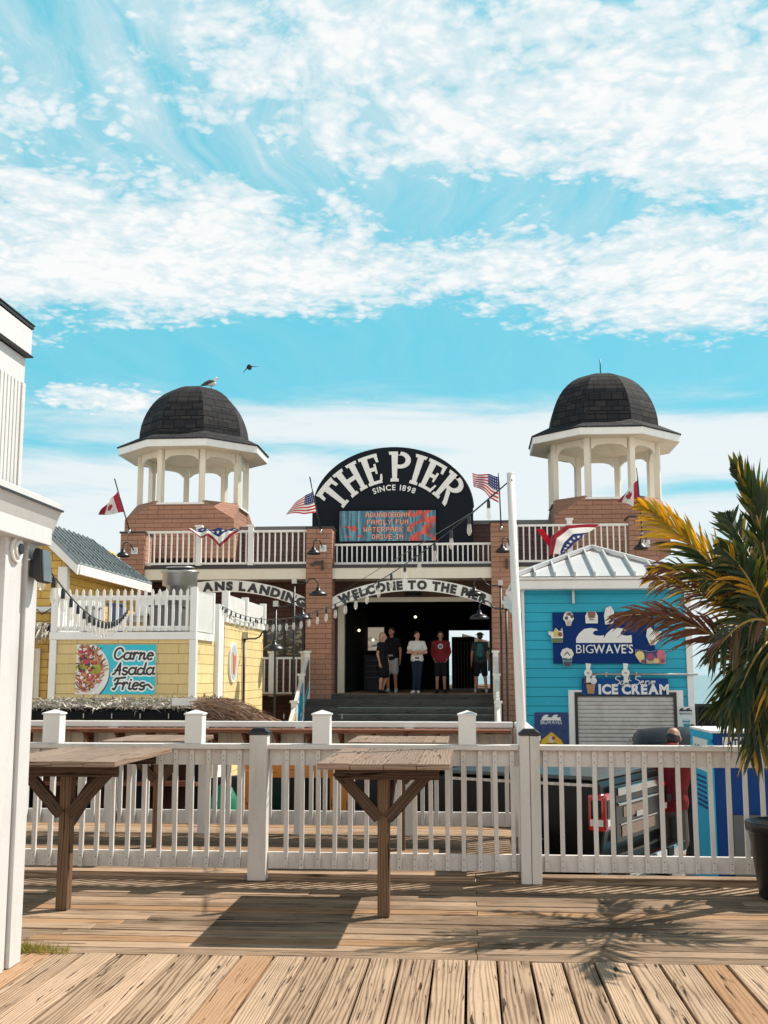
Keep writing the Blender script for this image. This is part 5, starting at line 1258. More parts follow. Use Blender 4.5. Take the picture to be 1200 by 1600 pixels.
MB().box(xL - .04, xR + .04, ki - EO - .05, ki + KD + EO, ze1 + .002, ze1 + .05).build('gutter', white, kk, bevel=.01)
wroof = paint('white_metal_roof', (.60, .60, .61), .35, .3, .1)
xM = (xL + xR) / 2; za = Z(858, ki + 1.5, 932) ; ap = Vector((xM, ki + KD / 2, za)); e_ = ze1 + .055
c4_ = [Vector((xL - .07, ki - EO - .08, e_)), Vector((xR + .07, ki - EO - .08, e_)), Vector((xR + .07, ki + KD + EO, e_)), Vector((xL - .07, ki + KD + EO, e_))]
m_ = MB()
for i in range(4): m_.face([c4_[i], c4_[(i + 1) % 4], ap])
m_.face(c4_[::-1]); rf = m_.build('roof', wroof, kk)
m_ = MB()
for i in (0, 3, 1):
    a, c = c4_[i], c4_[(i + 1) % 4]; nn = 9 if i == 0 else 7
    for k in range(1, nn):
        q = a.lerp(c, k / nn); up_ = (ap - (a + c) / 2); f = 1 - abs(k / nn - .5) * 2; top_ = q + up_ * f
        m_.beam(q + Vector((0, 0, .02)), top_ + Vector((0, 0, .02)), .028, .10)
for q in c4_: m_.beam(q + Vector((0, 0, .03)), ap + Vector((0, 0, .05)), .09, .06)
m_.build('seams', wroof, rf)
# scalloped brackets on the left side
for y_ in (ki + .1, ki + 1.3, ki + 2.5):
    x_ = xa - .002; pr = [(0, 0), (-.30, 0), (-.30, -.06), (-.24, -.10), (-.22, -.16), (-.15, -.18), (-.13, -.26), (-.06, -.28), (-.05, -.40), (0, -.42)]
    MB().prism([(x_ + u * .9, ze0 - .003 + v * .9) for u, v in pr], lambda u, v, q: (u, q, v), y_ - .03, y_ + .03).build('bracket', white, kk)
# roller shutter
shm, t, b = new_mat('roller_shutter'); _, vv, _z = t.sep(uvn(t)); n = t.noise(objn(t), 4, 5, .65); s_ = t.math('SINE', t.math('MULTIPLY', vv, 2 * math.pi / .065))
t.inp(b.inputs['Base Color'], t.mix(t.map(n, .45, .75, 0, .6), (.62, .60, .57), (.34, .31, .28))); b.inputs['Roughness'].default_value = .5; bump(t, b, s_, .9, .012)
x0_, x1_ = KX(901), KX(1050); zs1 = Z(1088, ki)
MB().box(x0_, x1_, ki - .035, ki - .002, GZ + .95, zs1).build('roller_shutter', shm, kk)
MB().box(x0_ - .05, x0_ - .001, ki - .06, ki - .002, GZ + .9, zs1 + .07).box(x1_ + .001, x1_ + .05, ki - .06, ki - .002, GZ + .9, zs1 + .07).box(x0_, x1_, ki - .06, ki - .002, zs1 + .001, zs1 + .07).build('shutter_guide', black, kk)
MB().box(KX(887), x0_ - .051, ki - .05, ki - .002, GZ + .8, Z(1078, ki)).box(x1_ + .051, KX(1065), ki - .05, ki - .002, GZ + .8, Z(1078, ki)).box(x0_ - .05, x1_ + .05, ki - .05, ki - .002, zs1 + .072, Z(1078, ki)).build('window_frame', white, kk)
MB().box(KX(887), KX(1065), ki - .3, ki - .002, GZ + .86, GZ + .90).build('counter', white, kk)
MB().tube([(KX(920), ki - .1, Z(1053.5, ki)), (KX(1088), ki - .1, Z(1053.5, ki))], .018, 8).build('pipe', steel, kk)
for px_ in (946, 993): MB().box(KX(px_) - .015, KX(px_) + .015, ki - .1, ki - .002, Z(1057, ki), Z(1050, ki)).build('pipe_clip', steel, kk)
MB().box(KX(896), KX(900), ki - .08, ki - .002, Z(944, ki), Z(922, ki)).build('strut', steel, kk)
# kiosk signs
BLUE = (.004, .032, .155)
def cone(p, u, v, s, tilt=0, c=(.80, .78, .74), c2=None):
    p.poly([(u - .30 * s, v), (u + .30 * s, v), (u + .16 * s + tilt, v - .85 * s), (u - .16 * s + tilt, v - .85 * s)], (.45, .25, .10)); p.rect(u - .33 * s, v - .12 * s, u + .33 * s, v + .08 * s, (.50, .30, .13))
    for k, (a, r) in enumerate(((.18, .36), (.45, .30), (.68, .22), (.88, .12))): p.disc(u, v + a * s, r * s, tuple(q * (1 - .06 * k) for q in (c2 if c2 and k % 2 else c)), r * s * .7)
def cutout(name, label, px0, px1, py0, py1, draw, outline, y=ki - .07, bgc=None):
    "printed board cut to its outline, 2 cm thick"
    r = thing(name, label, 'cutout', (KX((px0 + px1) / 2), y, Z(py1, ki)), 'dessert cutouts on the kiosk sign')
    x0_, x1_, z0_, z1_ = W(px0, py1, y).x, W(px1, py1, y).x, W(px0, py1, y).z, W(px0, py0, y).z; asp = (x1_ - x0_) / (z1_ - z0_)
    p = Pic(asp, 60, bgc or (.78, .77, .74)); draw(p)
    ins = np.zeros(p.U.shape, bool); pts = [(a * asp, b_) for a, b_ in outline]
    for (a, b_), (c, e) in zip(pts, pts[1:] + pts[:1]):
        if b_ != e: ins ^= ((b_ > p.V) != (e > p.V)) & (p.U < (c - a) * (p.V - b_) / (e - b_) + a)
    ob = p.mesh('print', flat(x0_, x1_, z0_, z1_, y - .012), printm, r)
    bm = bmesh.new(); bm.from_mesh(ob.data); bm.verts.ensure_lookup_table(); fl2 = ins.ravel(); bmesh.ops.delete(bm, geom=[v for v in bm.verts if not fl2[v.index]], context='VERTS'); bm.to_mesh(ob.data); bm.free()
    MB().prism([(x0_ + (x1_ - x0_) * a, z0_ + (z1_ - z0_) * b_) for a, b_ in outline], lambda u, v, q: (u, q, v), y - .010, y + .012).build('board', white, r)
    return r
bs = thing('kiosk_sign', 'dark blue sign with white wave emblem reading BIGWAVE\'S on the kiosk wall', 'sign', (KX(945), ki - .05, Z(1037, ki)))
x0_, x1_, z0_, z1_ = KX(865), KX(1024), Z(1037, ki), Z(958, ki)
MB().box(x0_, x1_, ki - .05, ki - .002, z0_, z1_).build('panel', plain('sign_blue', BLUE, .7), bs)
def wave_mesh(mb, x0, z0, w_, h, y):
    for s_ in (0, 1):
        s = w_ / 2; ox = x0 + s * s_
        pl_ = [(0, .30), (.10, .62), (.30, .93), (.52, 1.0), (.72, .95), (.80, .84), (.66, .80), (.60, .62), (.70, .50), (.86, .47), (1.0, .52), (1.0, .0), (0, 0)]
        mb.prism([(ox + a * s, z0 + b_ * h) for a, b_ in pl_], lambda u, v, q: (u, q, v), y, y + .004)
m_ = MB(); wave_mesh(m_, KX(901), Z(1005, ki), KX(988) - KX(901), Z(982, ki) - Z(1005, ki), ki - .056); m_.build('wave_emblem', CWm := plain('print_white', (.78, .78, .76), .5), bs)
m_ = MB(); k = ki / FPX; text(m_, 'BIG', KX(914), Z(1021, ki), ki - .056, 13 * k, 26 * k, bold=-.006, track=.12); m_.build('letters', CWm, bs)
m_ = MB(); text(m_, "WAVE'S", KX(958.5), Z(1021, ki), ki - .056, 13 * k, 60 * k, bold=.014, track=.06); m_.build('letters', CWm, bs)
C_OUT = [(.3, 0), (.7, 0), (.8, .3), (1, .5), (.92, .8), (.7, 1), (.3, 1), (.08, .8), (0, .5), (.2, .3)]
def d_sundae(c1, c2):
    def f(p):
        a = p.a; p.rect(a * .3, 0, a * .7, .4, c2); 
        for k in range(7): q = rr.uniform(.1, .9); p.disc(a * q, .45 + .45 * rr.random(), .17 * a, rr.choice([c1, (.75, .73, .70), (.10, .05, .05)]))
    return f
cutout('dessert_cutout', 'pink swirled sundae cutout at the top left corner of the blue sign', 880, 897, 956, 978, d_sundae((.45, .20, .22), (.5, .4, .4)), C_OUT)
def d_bag(p): p.rect(p.a * .12, .08, p.a * .88, .7, (.72, .70, .66)); p.disc(p.a * .5, .78, .3 * p.a, (.22, .09, .05)); p.rect(p.a * .3, .25, p.a * .7, .32, (.05, .05, .05)); p.rect(p.a * .25, .45, p.a * .75, .53, (.05, .05, .05)); p.stroke([(p.a * .35, .4), (p.a * .6, .38)], .05, (.1, .06, .05))
cutout('dessert_cutout', 'square paper bag cutout at the top middle of the blue sign', 914, 935, 955, 974, d_bag, [(.05, 0), (.95, 0), (.97, .6), (.8, .95), (.5, 1), (.2, .95), (.03, .6)])
def d_soda(p): p.rect(0, 0, p.a, 1, (.74, .74, .70)); p.stroke([(p.a * .5, .3), (p.a * .75, 1)], .05, (.6, .6, .6))
cutout('dessert_cutout', 'pale cup cutout on the sign top edge partly behind the palm fronds', 944, 960, 947, 976, d_soda, [(.1, .0), (.9, .05), (1, .7), (.7, 1), (.2, .9), (0, .5)])
def d_banana(p):
    p.rect(0, 0, p.a, .3, (.10, .15, .06)); p.disc(p.a * .5, .6, .25, (.60, .50, .12)); p.disc(p.a * .2, .55, .16, (.75, .73, .70)); p.disc(p.a * .8, .55, .16, (.22, .07, .04)); p.disc(p.a * .5, .9, .08, (.5, .45, .2)); p.disc(p.a * .15, .8, .07, (.08, .04, .03)); p.disc(p.a * .85, .85, .07, (.1, .04, .03))
cutout('dessert_cutout', 'banana split cutout hanging over the left edge of the blue sign', 857, 880, 981, 1004, d_banana, [(.25, 0), (.95, 0), (1, .5), (.95, 1), (.75, .75), (.5, 1), (.35, .72), (.05, .8), (0, .6), (.2, .4)])
def d_cup(p): p.rect(0, 0, p.a, .45, (.04, .05, .07)); p.rect(0, .25, p.a, .32, (.08, .3, .35)); [p.disc(p.a * q, .62 + .1 * math.sin(q * 9), .2 * p.a, (.76, .74, .70)) for q in (.2, .4, .6, .8)]; p.disc(p.a * .5, .85, .24 * p.a, (.72, .70, .66)); p.stroke([(p.a * .3, .6), (p.a * .5, .75), (p.a * .7, .6)], .06, (.05, .03, .03))
cutout('dessert_cutout', 'black cup with whipped cream cutout at the lower left of the blue sign', 876, 897, 1012, 1041, d_cup, [(.25, 0), (.75, 0), (.88, .5), (1, .65), (.85, .9), (.5, 1), (.15, .9), (0, .65), (.12, .5)])
def d_two(p):
    a = p.a; p.poly([(a * .3, 0), (a * .5, 0), (a * .6, .4), (a * .2, .4)], (.50, .34, .18)); [p.disc(a * .35, v_, r_0, (.78, .77, .74), r_0 * .7) for v_, r_0 in ((.45, .24), (.6, .2), (.75, .15), (.88, .09))]; [p.disc(a * .78, v_, r_0, (.62, .42, .38), r_0 * .7) for v_, r_0 in ((.4, .16), (.55, .16), (.7, .13))]
cutout('dessert_cutout', 'two soft cones cutout over the right edge of the blue sign', 1010, 1034, 980, 1008, d_two, [(.25, 0), (.55, 0), (.8, .25), (1, .5), (.97, .8), (.75, .72), (.5, .8), (.32, 1), (.08, .9), (.0, .5), (.12, .25)])
def d_sorb(p):
    a = p.a; p.C[:] = BLUE; p.rect(0, .05, a * .3, .6, (.62, .55, .28)); p.rect(a * .36, 0, a * .66, .5, (.40, .35, .20)); p.rect(a * .72, .0, a, .75, (.55, .14, .16))
    for u_, v_, r_0, c in ((.15, .6, .3, (.75, .62, .20)), (.5, .5, .3, (.15, .03, .08)), (.5, .5, .22, (.32, .05, .14)), (.85, .7, .28, (.60, .12, .18)), (.7, .2, .18, (.65, .5, .15)), (.9, .2, .16, (.25, .03, .05)), (.25, .15, .15, (.2, .03, .05))): p.disc(a * u_, v_, r_0, c)
cutout('dessert_cutout', 'row of coloured sorbet cups cutout at the lower right of the blue sign', 993, 1040, 1015, 1037, d_sorb, [(.15, .1), (.3, 0), (.98, 0), (1, .6), (.95, 1), (.7, .95), (.5, .85), (.3, .95), (.02, 1), (0, .6)])
# second sign
s2_ = thing('ice_cream_sign', 'blue sign reading Soft Serve ICE CREAM above the roller shutter', 'sign', (KX(975), ki - .08, Z(1086, ki)))
x0_, x1_, z0_, z1_ = KX(908), KX(1042), Z(1085.5, ki - .07), Z(1060, ki - .07)
MB().box(x0_, x1_, ki - .08, ki - .061, z0_, z1_).build('panel', plain('sign_blue_light', (.010, .065, .26), .7), s2_)
m_ = MB(); text(m_, 'ICE CREAM', KX(988), z0_ + .02, ki - .086, 13.5 * k, 105 * k, bold=.05, track=.06, space=.22); m_.build('letters', CWm, s2_)
m_ = MB(); wv = [(0, .2)]
def pen(pts, x, z, s): 
    m_.tube([Vector((x + a * s + b_ * s * .35, ki - .088, z + b_ * s)) for a, b_ in pts], .009, 6)
sx, sz, ss = KX(955), Z(1070, ki), .12
pen(arc(.5, .95, .35, .25, 30, 250, 8) + arc(.55, .35, .35, .3, 70, -140, 8), sx, sz, ss); pen(arc(1.25, .3, .2, .28, 90, 440, 10), sx, sz, ss)
pen([(1.5, .1), (1.75, .9), (1.85, 1.2), (1.7, 1.1), (1.6, -.4)], sx, sz, ss); pen([(1.9, .1), (2.1, 1.0), (2.05, .1), (2.3, .1)], sx, sz, ss); pen([(1.85, .6), (2.4, .62)], sx, sz, ss)
pen(arc(3.2, .95, .35, .25, 30, 250, 8) + arc(3.25, .35, .35, .3, 70, -140, 8), sx, sz, ss); pen([(3.7, .3), (4.1, .4)] + arc(3.95, .3, .2, .28, 30, 320, 8), sx, sz, ss)
pen([(4.3, .5), (4.4, .6), (4.4, 0), (4.45, .4), (4.7, .6)], sx, sz, ss); pen([(4.8, .6), (4.95, 0), (5.25, .6)], sx, sz, ss); pen([(5.3, .3), (5.7, .4)] + arc(5.5, .3, .2, .28, 30, 330, 8), sx, sz, ss)
m_.build('script_letters', CWm, s2_)
cc = thing('dessert_cutout', 'chocolate and vanilla cone cutout on the left end of the ice cream sign', 'cutout', (KX(920), ki - .1, z0_), 'dessert cutouts on the kiosk sign')
m_ = MB(); bx_ = KX(921); m_.prism([(bx_ - .045, z0_ + .02), (bx_ + .055, z0_ + .02), (bx_ + .08, z0_ + .17), (bx_ - .07, z0_ + .17)], lambda u, v, q: (u, q, v), ki - .10, ki - .083); m_.build('cone', plain('waffle', (.45, .22, .09)), cc)
MB().sphere((bx_ - .05, ki - .095, z0_ + .22), .055, 12, 0, (1, .25, 1)).sphere((bx_ - .06, ki - .095, z0_ + .29), .035, 12, 0, (1, .25, 1)).build('chocolate_scoop', plain('chocolate', (.16, .06, .035)), cc)
MB().sphere((bx_ + .05, ki - .095, z0_ + .23), .06, 12, 0, (1, .25, 1)).sphere((bx_ + .055, ki - .095, z0_ + .31), .035, 12, 0, (1, .25, 1)).build('vanilla_scoop', CWm, cc)
for px_, lb in ((917.5, 'white two bladed spinner lamp over the left end of the ice cream sign'), (975.5, 'white two bladed spinner lamp over the middle of the ice cream sign')):
    r = thing('spot_fixture', lb, 'fixture', (KX(px_), ki - .12, Z(1062, ki))); zc_ = Z(1051.5, ki)
    MB().tube([(KX(px_), ki - .12, zc_), (KX(px_), ki - .16, zc_)], .065, 20).build('disc', white, r)
    for s_ in (1, -1): MB().prism([(-.03, .066 * s_), (.03, .066 * s_), (.05, .15 * s_), (-.035, .16 * s_)], lambda u, v, q: (KX(px_) + u, q, zc_ + v), ki - .15, ki - .13).build('blade', white, r)
    MB().tube([(KX(px_), ki - .161, zc_), (KX(px_), ki - .17, zc_)], .022, 12).build('hub', steel, r)
def poster(name, label, px0, px1, py0, py1, y, draw, n_=110):
    a, c = W(px0, py1, y), W(px1, py0, y); r = thing(name, label, 'poster', (a.x, y, a.z)); p = Pic((c.x - a.x) / (c.z - a.z), n_); draw(p)
    p.mesh('print', flat(a.x, c.x, a.z, c.z, y - .004), printm, r); MB().box(a.x, c.x, y - .002, y + .012, a.z, c.z).build('board', white, r); return r, a, c
def d_p1(p):
    p.C[:] = BLUE; a = p.a; wave_logo(p, a * .22, .80, a * .56, .14, (.78, .78, .76), BLUE)
    pts = [(a * .06, -.3), (a * .06, .1), (a * .2, .33), (a * .5, .52), (a * .8, .33), (a * .94, .1), (a * .94, -.3)]; p.poly(pts, (.10, .08, .02)); p.poly([(u * .93 + a * .035, v - .02) for u, v in pts], (.72, .46, .02))
    p.disc(a * .5, .32, .08, (.7, .6, .5)); p.disc(a * .56, .35, .05, (.4, .06, .02)); p.rect(a * .34, .20, a * .66, .225, (.1, .05, .02)); p.disc(a * .45, .04, .08, (.75, .7, .6)); p.disc(a * .7, .02, .06, (.6, .55, .4))
o_, a_, c_ = poster('kiosk_poster', 'dark blue poster with a yellow surfboard badge at the lower left of the kiosk', 836, 887, 1113, 1175, ki - .03, d_p1)
m_ = MB(); text(m_, 'BIGWAVES', (a_.x + c_.x) / 2, Z(1131, ki), ki - .038, 6.5 * k, 32 * k, bold=.0, track=.06); m_.build('letters', CWm, o_)
def d_p2(p):
    a = p.a; p.C[:] = (.62, .68, .70); wave_logo(p, a * .12, .80, a * .76, .14, (.01, .012, .02), (.62, .68, .70)); p.disc(a * .85, .12, .16, (.01, .01, .015)); p.disc(a * .15, .08, .10, (.01, .01, .015))
    p.poly([(a * .38, .08), (a * .68, .08), (a * .76, .46), (a * .28, .46)], (.02, .24, .36)); p.disc(a * .52, .46, .25 * a, (.5, .6, .62), .05); p.rect(a * .3, .30, a * .74, .34, (.6, .65, .65))
o_, a_, c_ = poster('kiosk_poster', 'white poster with a black wave and blue cup on the right post of the kiosk', 1059, 1084, 1104, 1142, ki - .05, d_p2)
m_ = MB(); text(m_, 'BIGWAVES', (a_.x + c_.x) / 2, Z(1115.5, ki), ki - .058, 3 * k, 18 * k, bold=.01, track=.06); m_.build('letters', blackm, o_)
# dark fence and trailer behind the kiosk at right
dfn = thing('dark_fence', 'black slatted fence in front of the sea right of the kiosk', 'fence', (W(1110, 1120, 24).x, 24, GZ))
m_ = MB(); x0_, x1_ = W(1084, 1120, 24).x, W(1240, 1120, 24).x; zt_ = Z(1099, 24)
MB().box(x0_, x1_, 24, 24.06, zt_ - .06, zt_).build('top_rail', black, dfn)
for k in range(9): MB().box(x0_ + .06 + k * .11, x0_ + .09 + k * .11, 24, 24.04, GZ, zt_ - .061).build('slat', black, dfn)
MB().box(W(1104, 1120, 23.6).x, x1_, 23.6, 25.2, GZ + .3, Z(1103, 23.6)).build('dark_panel', blackm, dfn)
# ================================================================== ATM BOOTH
ay = 10.6
at_ = thing('cash_machine_booth', 'blue ATM cash machine booth with light blue trim beyond the right railing', 'booth', (W(1160, 1300, ay).x, ay + .4, GZ))
def AX(px, y=ay, py=1250): return W(px, py, y).x
lbl = paint('light_blue_metal', (.008, .38, .62), .5, .2, spec=.25); dbl = paint('blue_metal', (.003, .045, .21), .55, .2, spec=.2)
x0_ = AX(1117); x1_ = x0_ + 1.0; zt_ = Z(1142.5, ay, 1117); AD = .95
MB().box(x0_ + .005, x1_, ay + .005, ay + AD, GZ + .15, zt_ - .02).build('body', dbl, at_)
MB().box(x0_ - .022, x1_ + .02, ay - .005, ay + AD, zt_ - .018, zt_ + .004).build('roof_panel', white, at_, bevel=.003)
MB().box(x0_ - .023, x0_ + .003, ay - .006, ay + AD - .01, zt_ - .075, zt_ - .019).build('side_frame', lbl, at_)
MB().box(x0_ - .02, x0_ + .004, ay + .03, ay + AD - .03, zt_ - .62, zt_ - .077).build('side_sign_frame', lbl, at_)
sg_ = MB().box(x0_ - .025, x0_ - .021, ay + .12, ay + AD - .16, zt_ - .38, zt_ - .085).build('side_sign', white, at_)
m_ = MB(); lay, wd = text_layout('ATM', .14, .05); hh = .15; sc_ = hh / .69; xs_ = .50 / wd
for (v, f, a, b_), ox in lay: m_.add([(x0_ - .029, ay + AD - .20 - (px_ + ox) * xs_, zt_ - .31 + py_ * sc_) for px_, py_ in v], f)
m_.build('letters', blackm, sg_)
MB().box(x0_ - .018, x0_ + .003, ay - .01, ay + .06, GZ + .1, zt_ - .11).box(x0_ - .018, x0_ + .003, ay + AD - .1, ay + AD, GZ + .1, zt_ - .11).build('corner_trim', lbl, at_)
MB().box(x0_ - .014, x0_ + .003, ay + .061, ay + AD - .101, GZ + .1, zt_ - .625).build('side_panel', lbl, at_)
m_ = MB()
for k in range(7): m_.beam((x0_ - .02, ay + .25, .38 + k * .045), (x0_ - .02, ay + .65, .38 + k * .045), .012, .018)
m_.build('vent_louvres', dbl, at_)
MB().box(AX(1133), AX(1171), ay - .006, ay + .003, Z(1166, ay), Z(1150, ay)).build('front_sign', white, at_)
m_ = MB(); text(m_, 'ATM', AX(1152), Z(1163.5, ay), ay - .011, 10 * ay / FPX, 24 * ay / FPX, bold=.05, track=.14); m_.build('letters', dbl, at_)
MB().box(x0_ + .15, x0_ + .75, ay - .03, ay + .003, GZ + .7, GZ + 1.25).build('keypad_panel', plain('atm_grey', (.10, .11, .12), .4), at_)
MB().box(x0_ + .02, x1_ - .02, ay + .02, ay + AD - .02, GZ, GZ + .15).build('plinth', blackm, at_)
# ================================================================== POT AND PALM
pxc, pyc = AX(1226, 8.62), 8.62
pt_ = thing('plant_pot', 'big black plastic plant pot cut off by the right edge', 'pot', (pxc, pyc, 0))
MB().lathe([(.20, .0), (.21, .02), (.265, .46), (.275, .47), (.285, .475), (.29, .53), (.285, .54), (.27, .54), (.262, .50), (.25, .46)], (pxc, pyc, .001), 36, close=False).build('pot', plain('black_plastic', (.012, .013, .016), .32), pt_)
MB().lathe([(.01, .455), (.25, .45)], (pxc, pyc, 0), 24).build('soil', plain('soil', (.03, .02, .015), .95), pt_)
pm = thing('palm', 'tall potted palm with green and yellowing wind blown fronds at the right edge', 'palm', (pxc, pyc, .45))
crown = Vector((W(1212, 985, pyc).x, pyc, W(1212, 985, pyc).z))
tk = MB(); pts = [Vector((pxc, pyc, .45)), Vector((pxc + .01, pyc, 1.0)), crown + Vector((.02, 0, -.35)), crown]; tk.tube(pts, [.085, .07, .06, .045], 14); tk.build('trunk', wood('palm_bark', (.07, .045, .03), (.20, .14, .09), .5, 6), pm)
lg = leafmat('palm_leaf_green', (.007, .024, .009), (.030, .060, .014), .30, tip=(.10, .09, .012))
ly = leafmat('palm_leaf_yellow', (.12, .13, .012), (.62, .32, .015), .42, tip=(.68, .34, .02))
lb_ = leafmat('palm_leaf_brown', (.075, .025, .018), (.24, .10, .06), .25, tip=(.10, .04, .03))
stm = plain('palm_midrib', (.30, .20, .05), .5)
rp = random.Random(31)
def frond(ctrl, L0, n_, mats, width=.026, fold=.5, droop=.25, yfn=None, tight=55, flip=(1, 1)):
    "ctrl: 4 points of a bezier midrib"
    P = [Vector(c) for c in ctrl]
    def bz(t): s = 1 - t; return P[0] * s ** 3 + P[1] * 3 * s * s * t + P[2] * 3 * s * t * t + P[3] * t ** 3
    def dz_(t): s = 1 - t; return ((P[1] - P[0]) * s * s + (P[2] - P[1]) * 2 * s * t + (P[3] - P[2]) * t * t).normalized()
    m_ = MB(); uvs = []
    m_.tube([bz(t) for t in np.linspace(0, 1, 14)], list(np.linspace(.017, .003, 14)), 6, 3)
    nf0 = len(m_.f); leafuv = {}
    for i in range(n_):
        t = .12 + .88 * (i / (n_ - 1)) ** .95; p = bz(t); d = dz_(t)
        side = d.cross(Vector((0, 1, 0)));  side = side.normalized() if side.length > .2 else d.cross(Vector((1, 0, 0))).normalized()
        for s_ in (-1, 1):
            if rp.random() < .06: continue
            L = L0 * math.sin(min(1, (t * .92 + .10)) * math.pi) ** .55 * rp.uniform(.75, 1.12) * flip[0 if s_ < 0 else 1]
            a = R_(tight + rp.uniform(-9, 9) - 22 * t)
            dir_ = (d * math.cos(a) + side * s_ * math.sin(a) + Vector((0, rp.uniform(-fold, fold * .6), 0))).normalized()
            wv_ = dir_.cross(Vector((rp.uniform(-.5, .5), 1, rp.uniform(-.3, .3)))).normalized() * width * rp.uniform(.6, 1.1)
            g_ = Vector((0, 0, -1)); q0 = p; q1 = p + dir_ * L * .35 + g_ * droop * L * .06; q2 = p + dir_ * L * .72 + g_ * droop * L * .32; q3 = p + dir_ * L + g_ * droop * L * .75
            mi = mats(t, s_, rp)
            b = len(m_.v); m_.v += [tuple(q0 - wv_ * .25), tuple(q0 + wv_ * .25), tuple(q1 + wv_ * .5), tuple(q1 - wv_ * .5), tuple(q2 + wv_ * .38), tuple(q2 - wv_ * .38), tuple(q3)]
            for f in ((0, 1, 2, 3), (3, 2, 4, 5), (5, 4, 6)):
                leafuv[len(m_.f)] = {0: 0, 1: 0, 2: .35, 3: .35, 4: .72, 5: .72, 6: 1.0}, b
                m_.f.append(tuple(b + k for k in f)); m_.m.append(mi); m_.g.append(None); m_.s.append(False)
    ob = m_.build('frond', [lg, ly, lb_, stm], pm, recalc=False)
    uv = ob.data.uv_layers[0].data
    for fi, (tab, b) in leafuv.items():
        for li, vi in zip(ob.data.polygons[fi].loop_indices, m_.f[fi]): uv[li].uv = (tab[vi - b], 0)
def PF(px, py, dy=0): return W(px, py, pyc + dy)
C0 = PF(1205, 975)
green = lambda t, s, r: 0 if r.random() > .06 + .12 * t else 1
frond([C0, PF(1195, 890), PF(1200, 800, -.05), PF(1140, 722, -.15)], .44, 60, green, .038, tight=34, droop=.02, flip=(1.0, .6))
frond([PF(1190, 985, .1), PF(1130, 950, .0), PF(1080, 905, -.15), PF(1000, 905, -.25)], .30, 40, lambda t, s, r: r.choice([2, 2, 2, 1]), .018, tight=38, droop=.5, fold=.8)
frond([PF(1196, 978), PF(1150, 920, -.1), PF(1085, 845, -.25), PF(992, 782, -.35)], .42, 70, lambda t, s, r: (1 if t > .55 - .3 * (s < 0) + r.uniform(-.2, .2) else 0), .028, tight=38, droop=.25)
frond([PF(1198, 1065, -.05), PF(1150, 1010, -.2), PF(1070, 940, -.4), PF(950, 966, -.5)], .40, 80, lambda t, s, r: 2, .020, tight=34, droop=.38, fold=.7)
frond([PF(1195, 1000, .1), PF(1130, 930, .0), PF(1090, 880, -.1), PF(1010, 890, -.1)], .36, 50, lambda t, s, r: r.choice([2, 2, 1, 0]), .018, tight=36, droop=.45, fold=.7)
frond([C0, PF(1188, 1020, -.2), PF(1170, 1090, -.4), PF(1122, 1110, -.5)], .42, 48, lambda t, s, r: 0, .034, tight=48, droop=.6)
frond([PF(1205, 990, -.1), PF(1196, 1040, -.3), PF(1200, 1120, -.4), PF(1172, 1190, -.4)], .34, 46, lambda t, s, r: 0 if r.random() > .15 else 1, .032, tight=40, droop=.7)
frond([C0, PF(1180, 930, -.1), PF(1150, 900, -.2), PF(1090, 905, -.35)], .32, 44, lambda t, s, r: r.choice([0, 0, 1, 2]), .022, tight=42, droop=.35)
frond([C0, PF(1185, 960, -.2), PF(1150, 960, -.4), PF(1105, 1040, -.5)], .34, 44, lambda t, s, r: r.choice([0, 0, 0, 2]), .024, tight=42, droop=.5)
frond([C0, PF(1215, 900, .1), PF(1240, 820, .2), PF(1222, 750, .3)], .40, 48, green, .034, tight=44, droop=.1)
frond([C0, PF(1200, 930, .3), PF(1170, 850, .6), PF(1130, 800, .9)], .42, 50, green, .034, tight=42, droop=.15)
frond([C0, PF(1260, 930, -.1), PF(1330, 890, -.2), PF(1420, 900, -.2)], .40, 50, green, .034, tight=44, droop=.3)
frond([C0, PF(1250, 960, .4), PF(1290, 930, .8), PF(1330, 960, 1.2)], .40, 44, green, .034, tight=44, droop=.4)
frond([C0, PF(1250, 880, -.4), PF(1270, 830, -.8), PF(1290, 850, -1.2)], .40, 44, green, .034, tight=44, droop=.4)
frond([PF(1205, 1000), PF(1210, 1010, -.3), PF(1225, 1080, -.6), PF(1240, 1180, -.6)], .36, 40, green, .034, tight=44, droop=.6)
frond([C0, PF(1195, 960, .3), PF(1180, 940, .7), PF(1175, 1040, 1.0)], .38, 40, green, .034, tight=44, droop=.6)
frond([PF(1205, 985, -.05), PF(1190, 940, -.2), PF(1165, 880, -.3), PF(1120, 850, -.4)], .34, 46, green, .034, tight=44, droop=.3)
frond([PF(1205, 1000, -.1), PF(1185, 1010, -.25), PF(1165, 1050, -.4), PF(1140, 1120, -.45)], .34, 46, lambda t, s, r: 0, .034, tight=44, droop=.6)
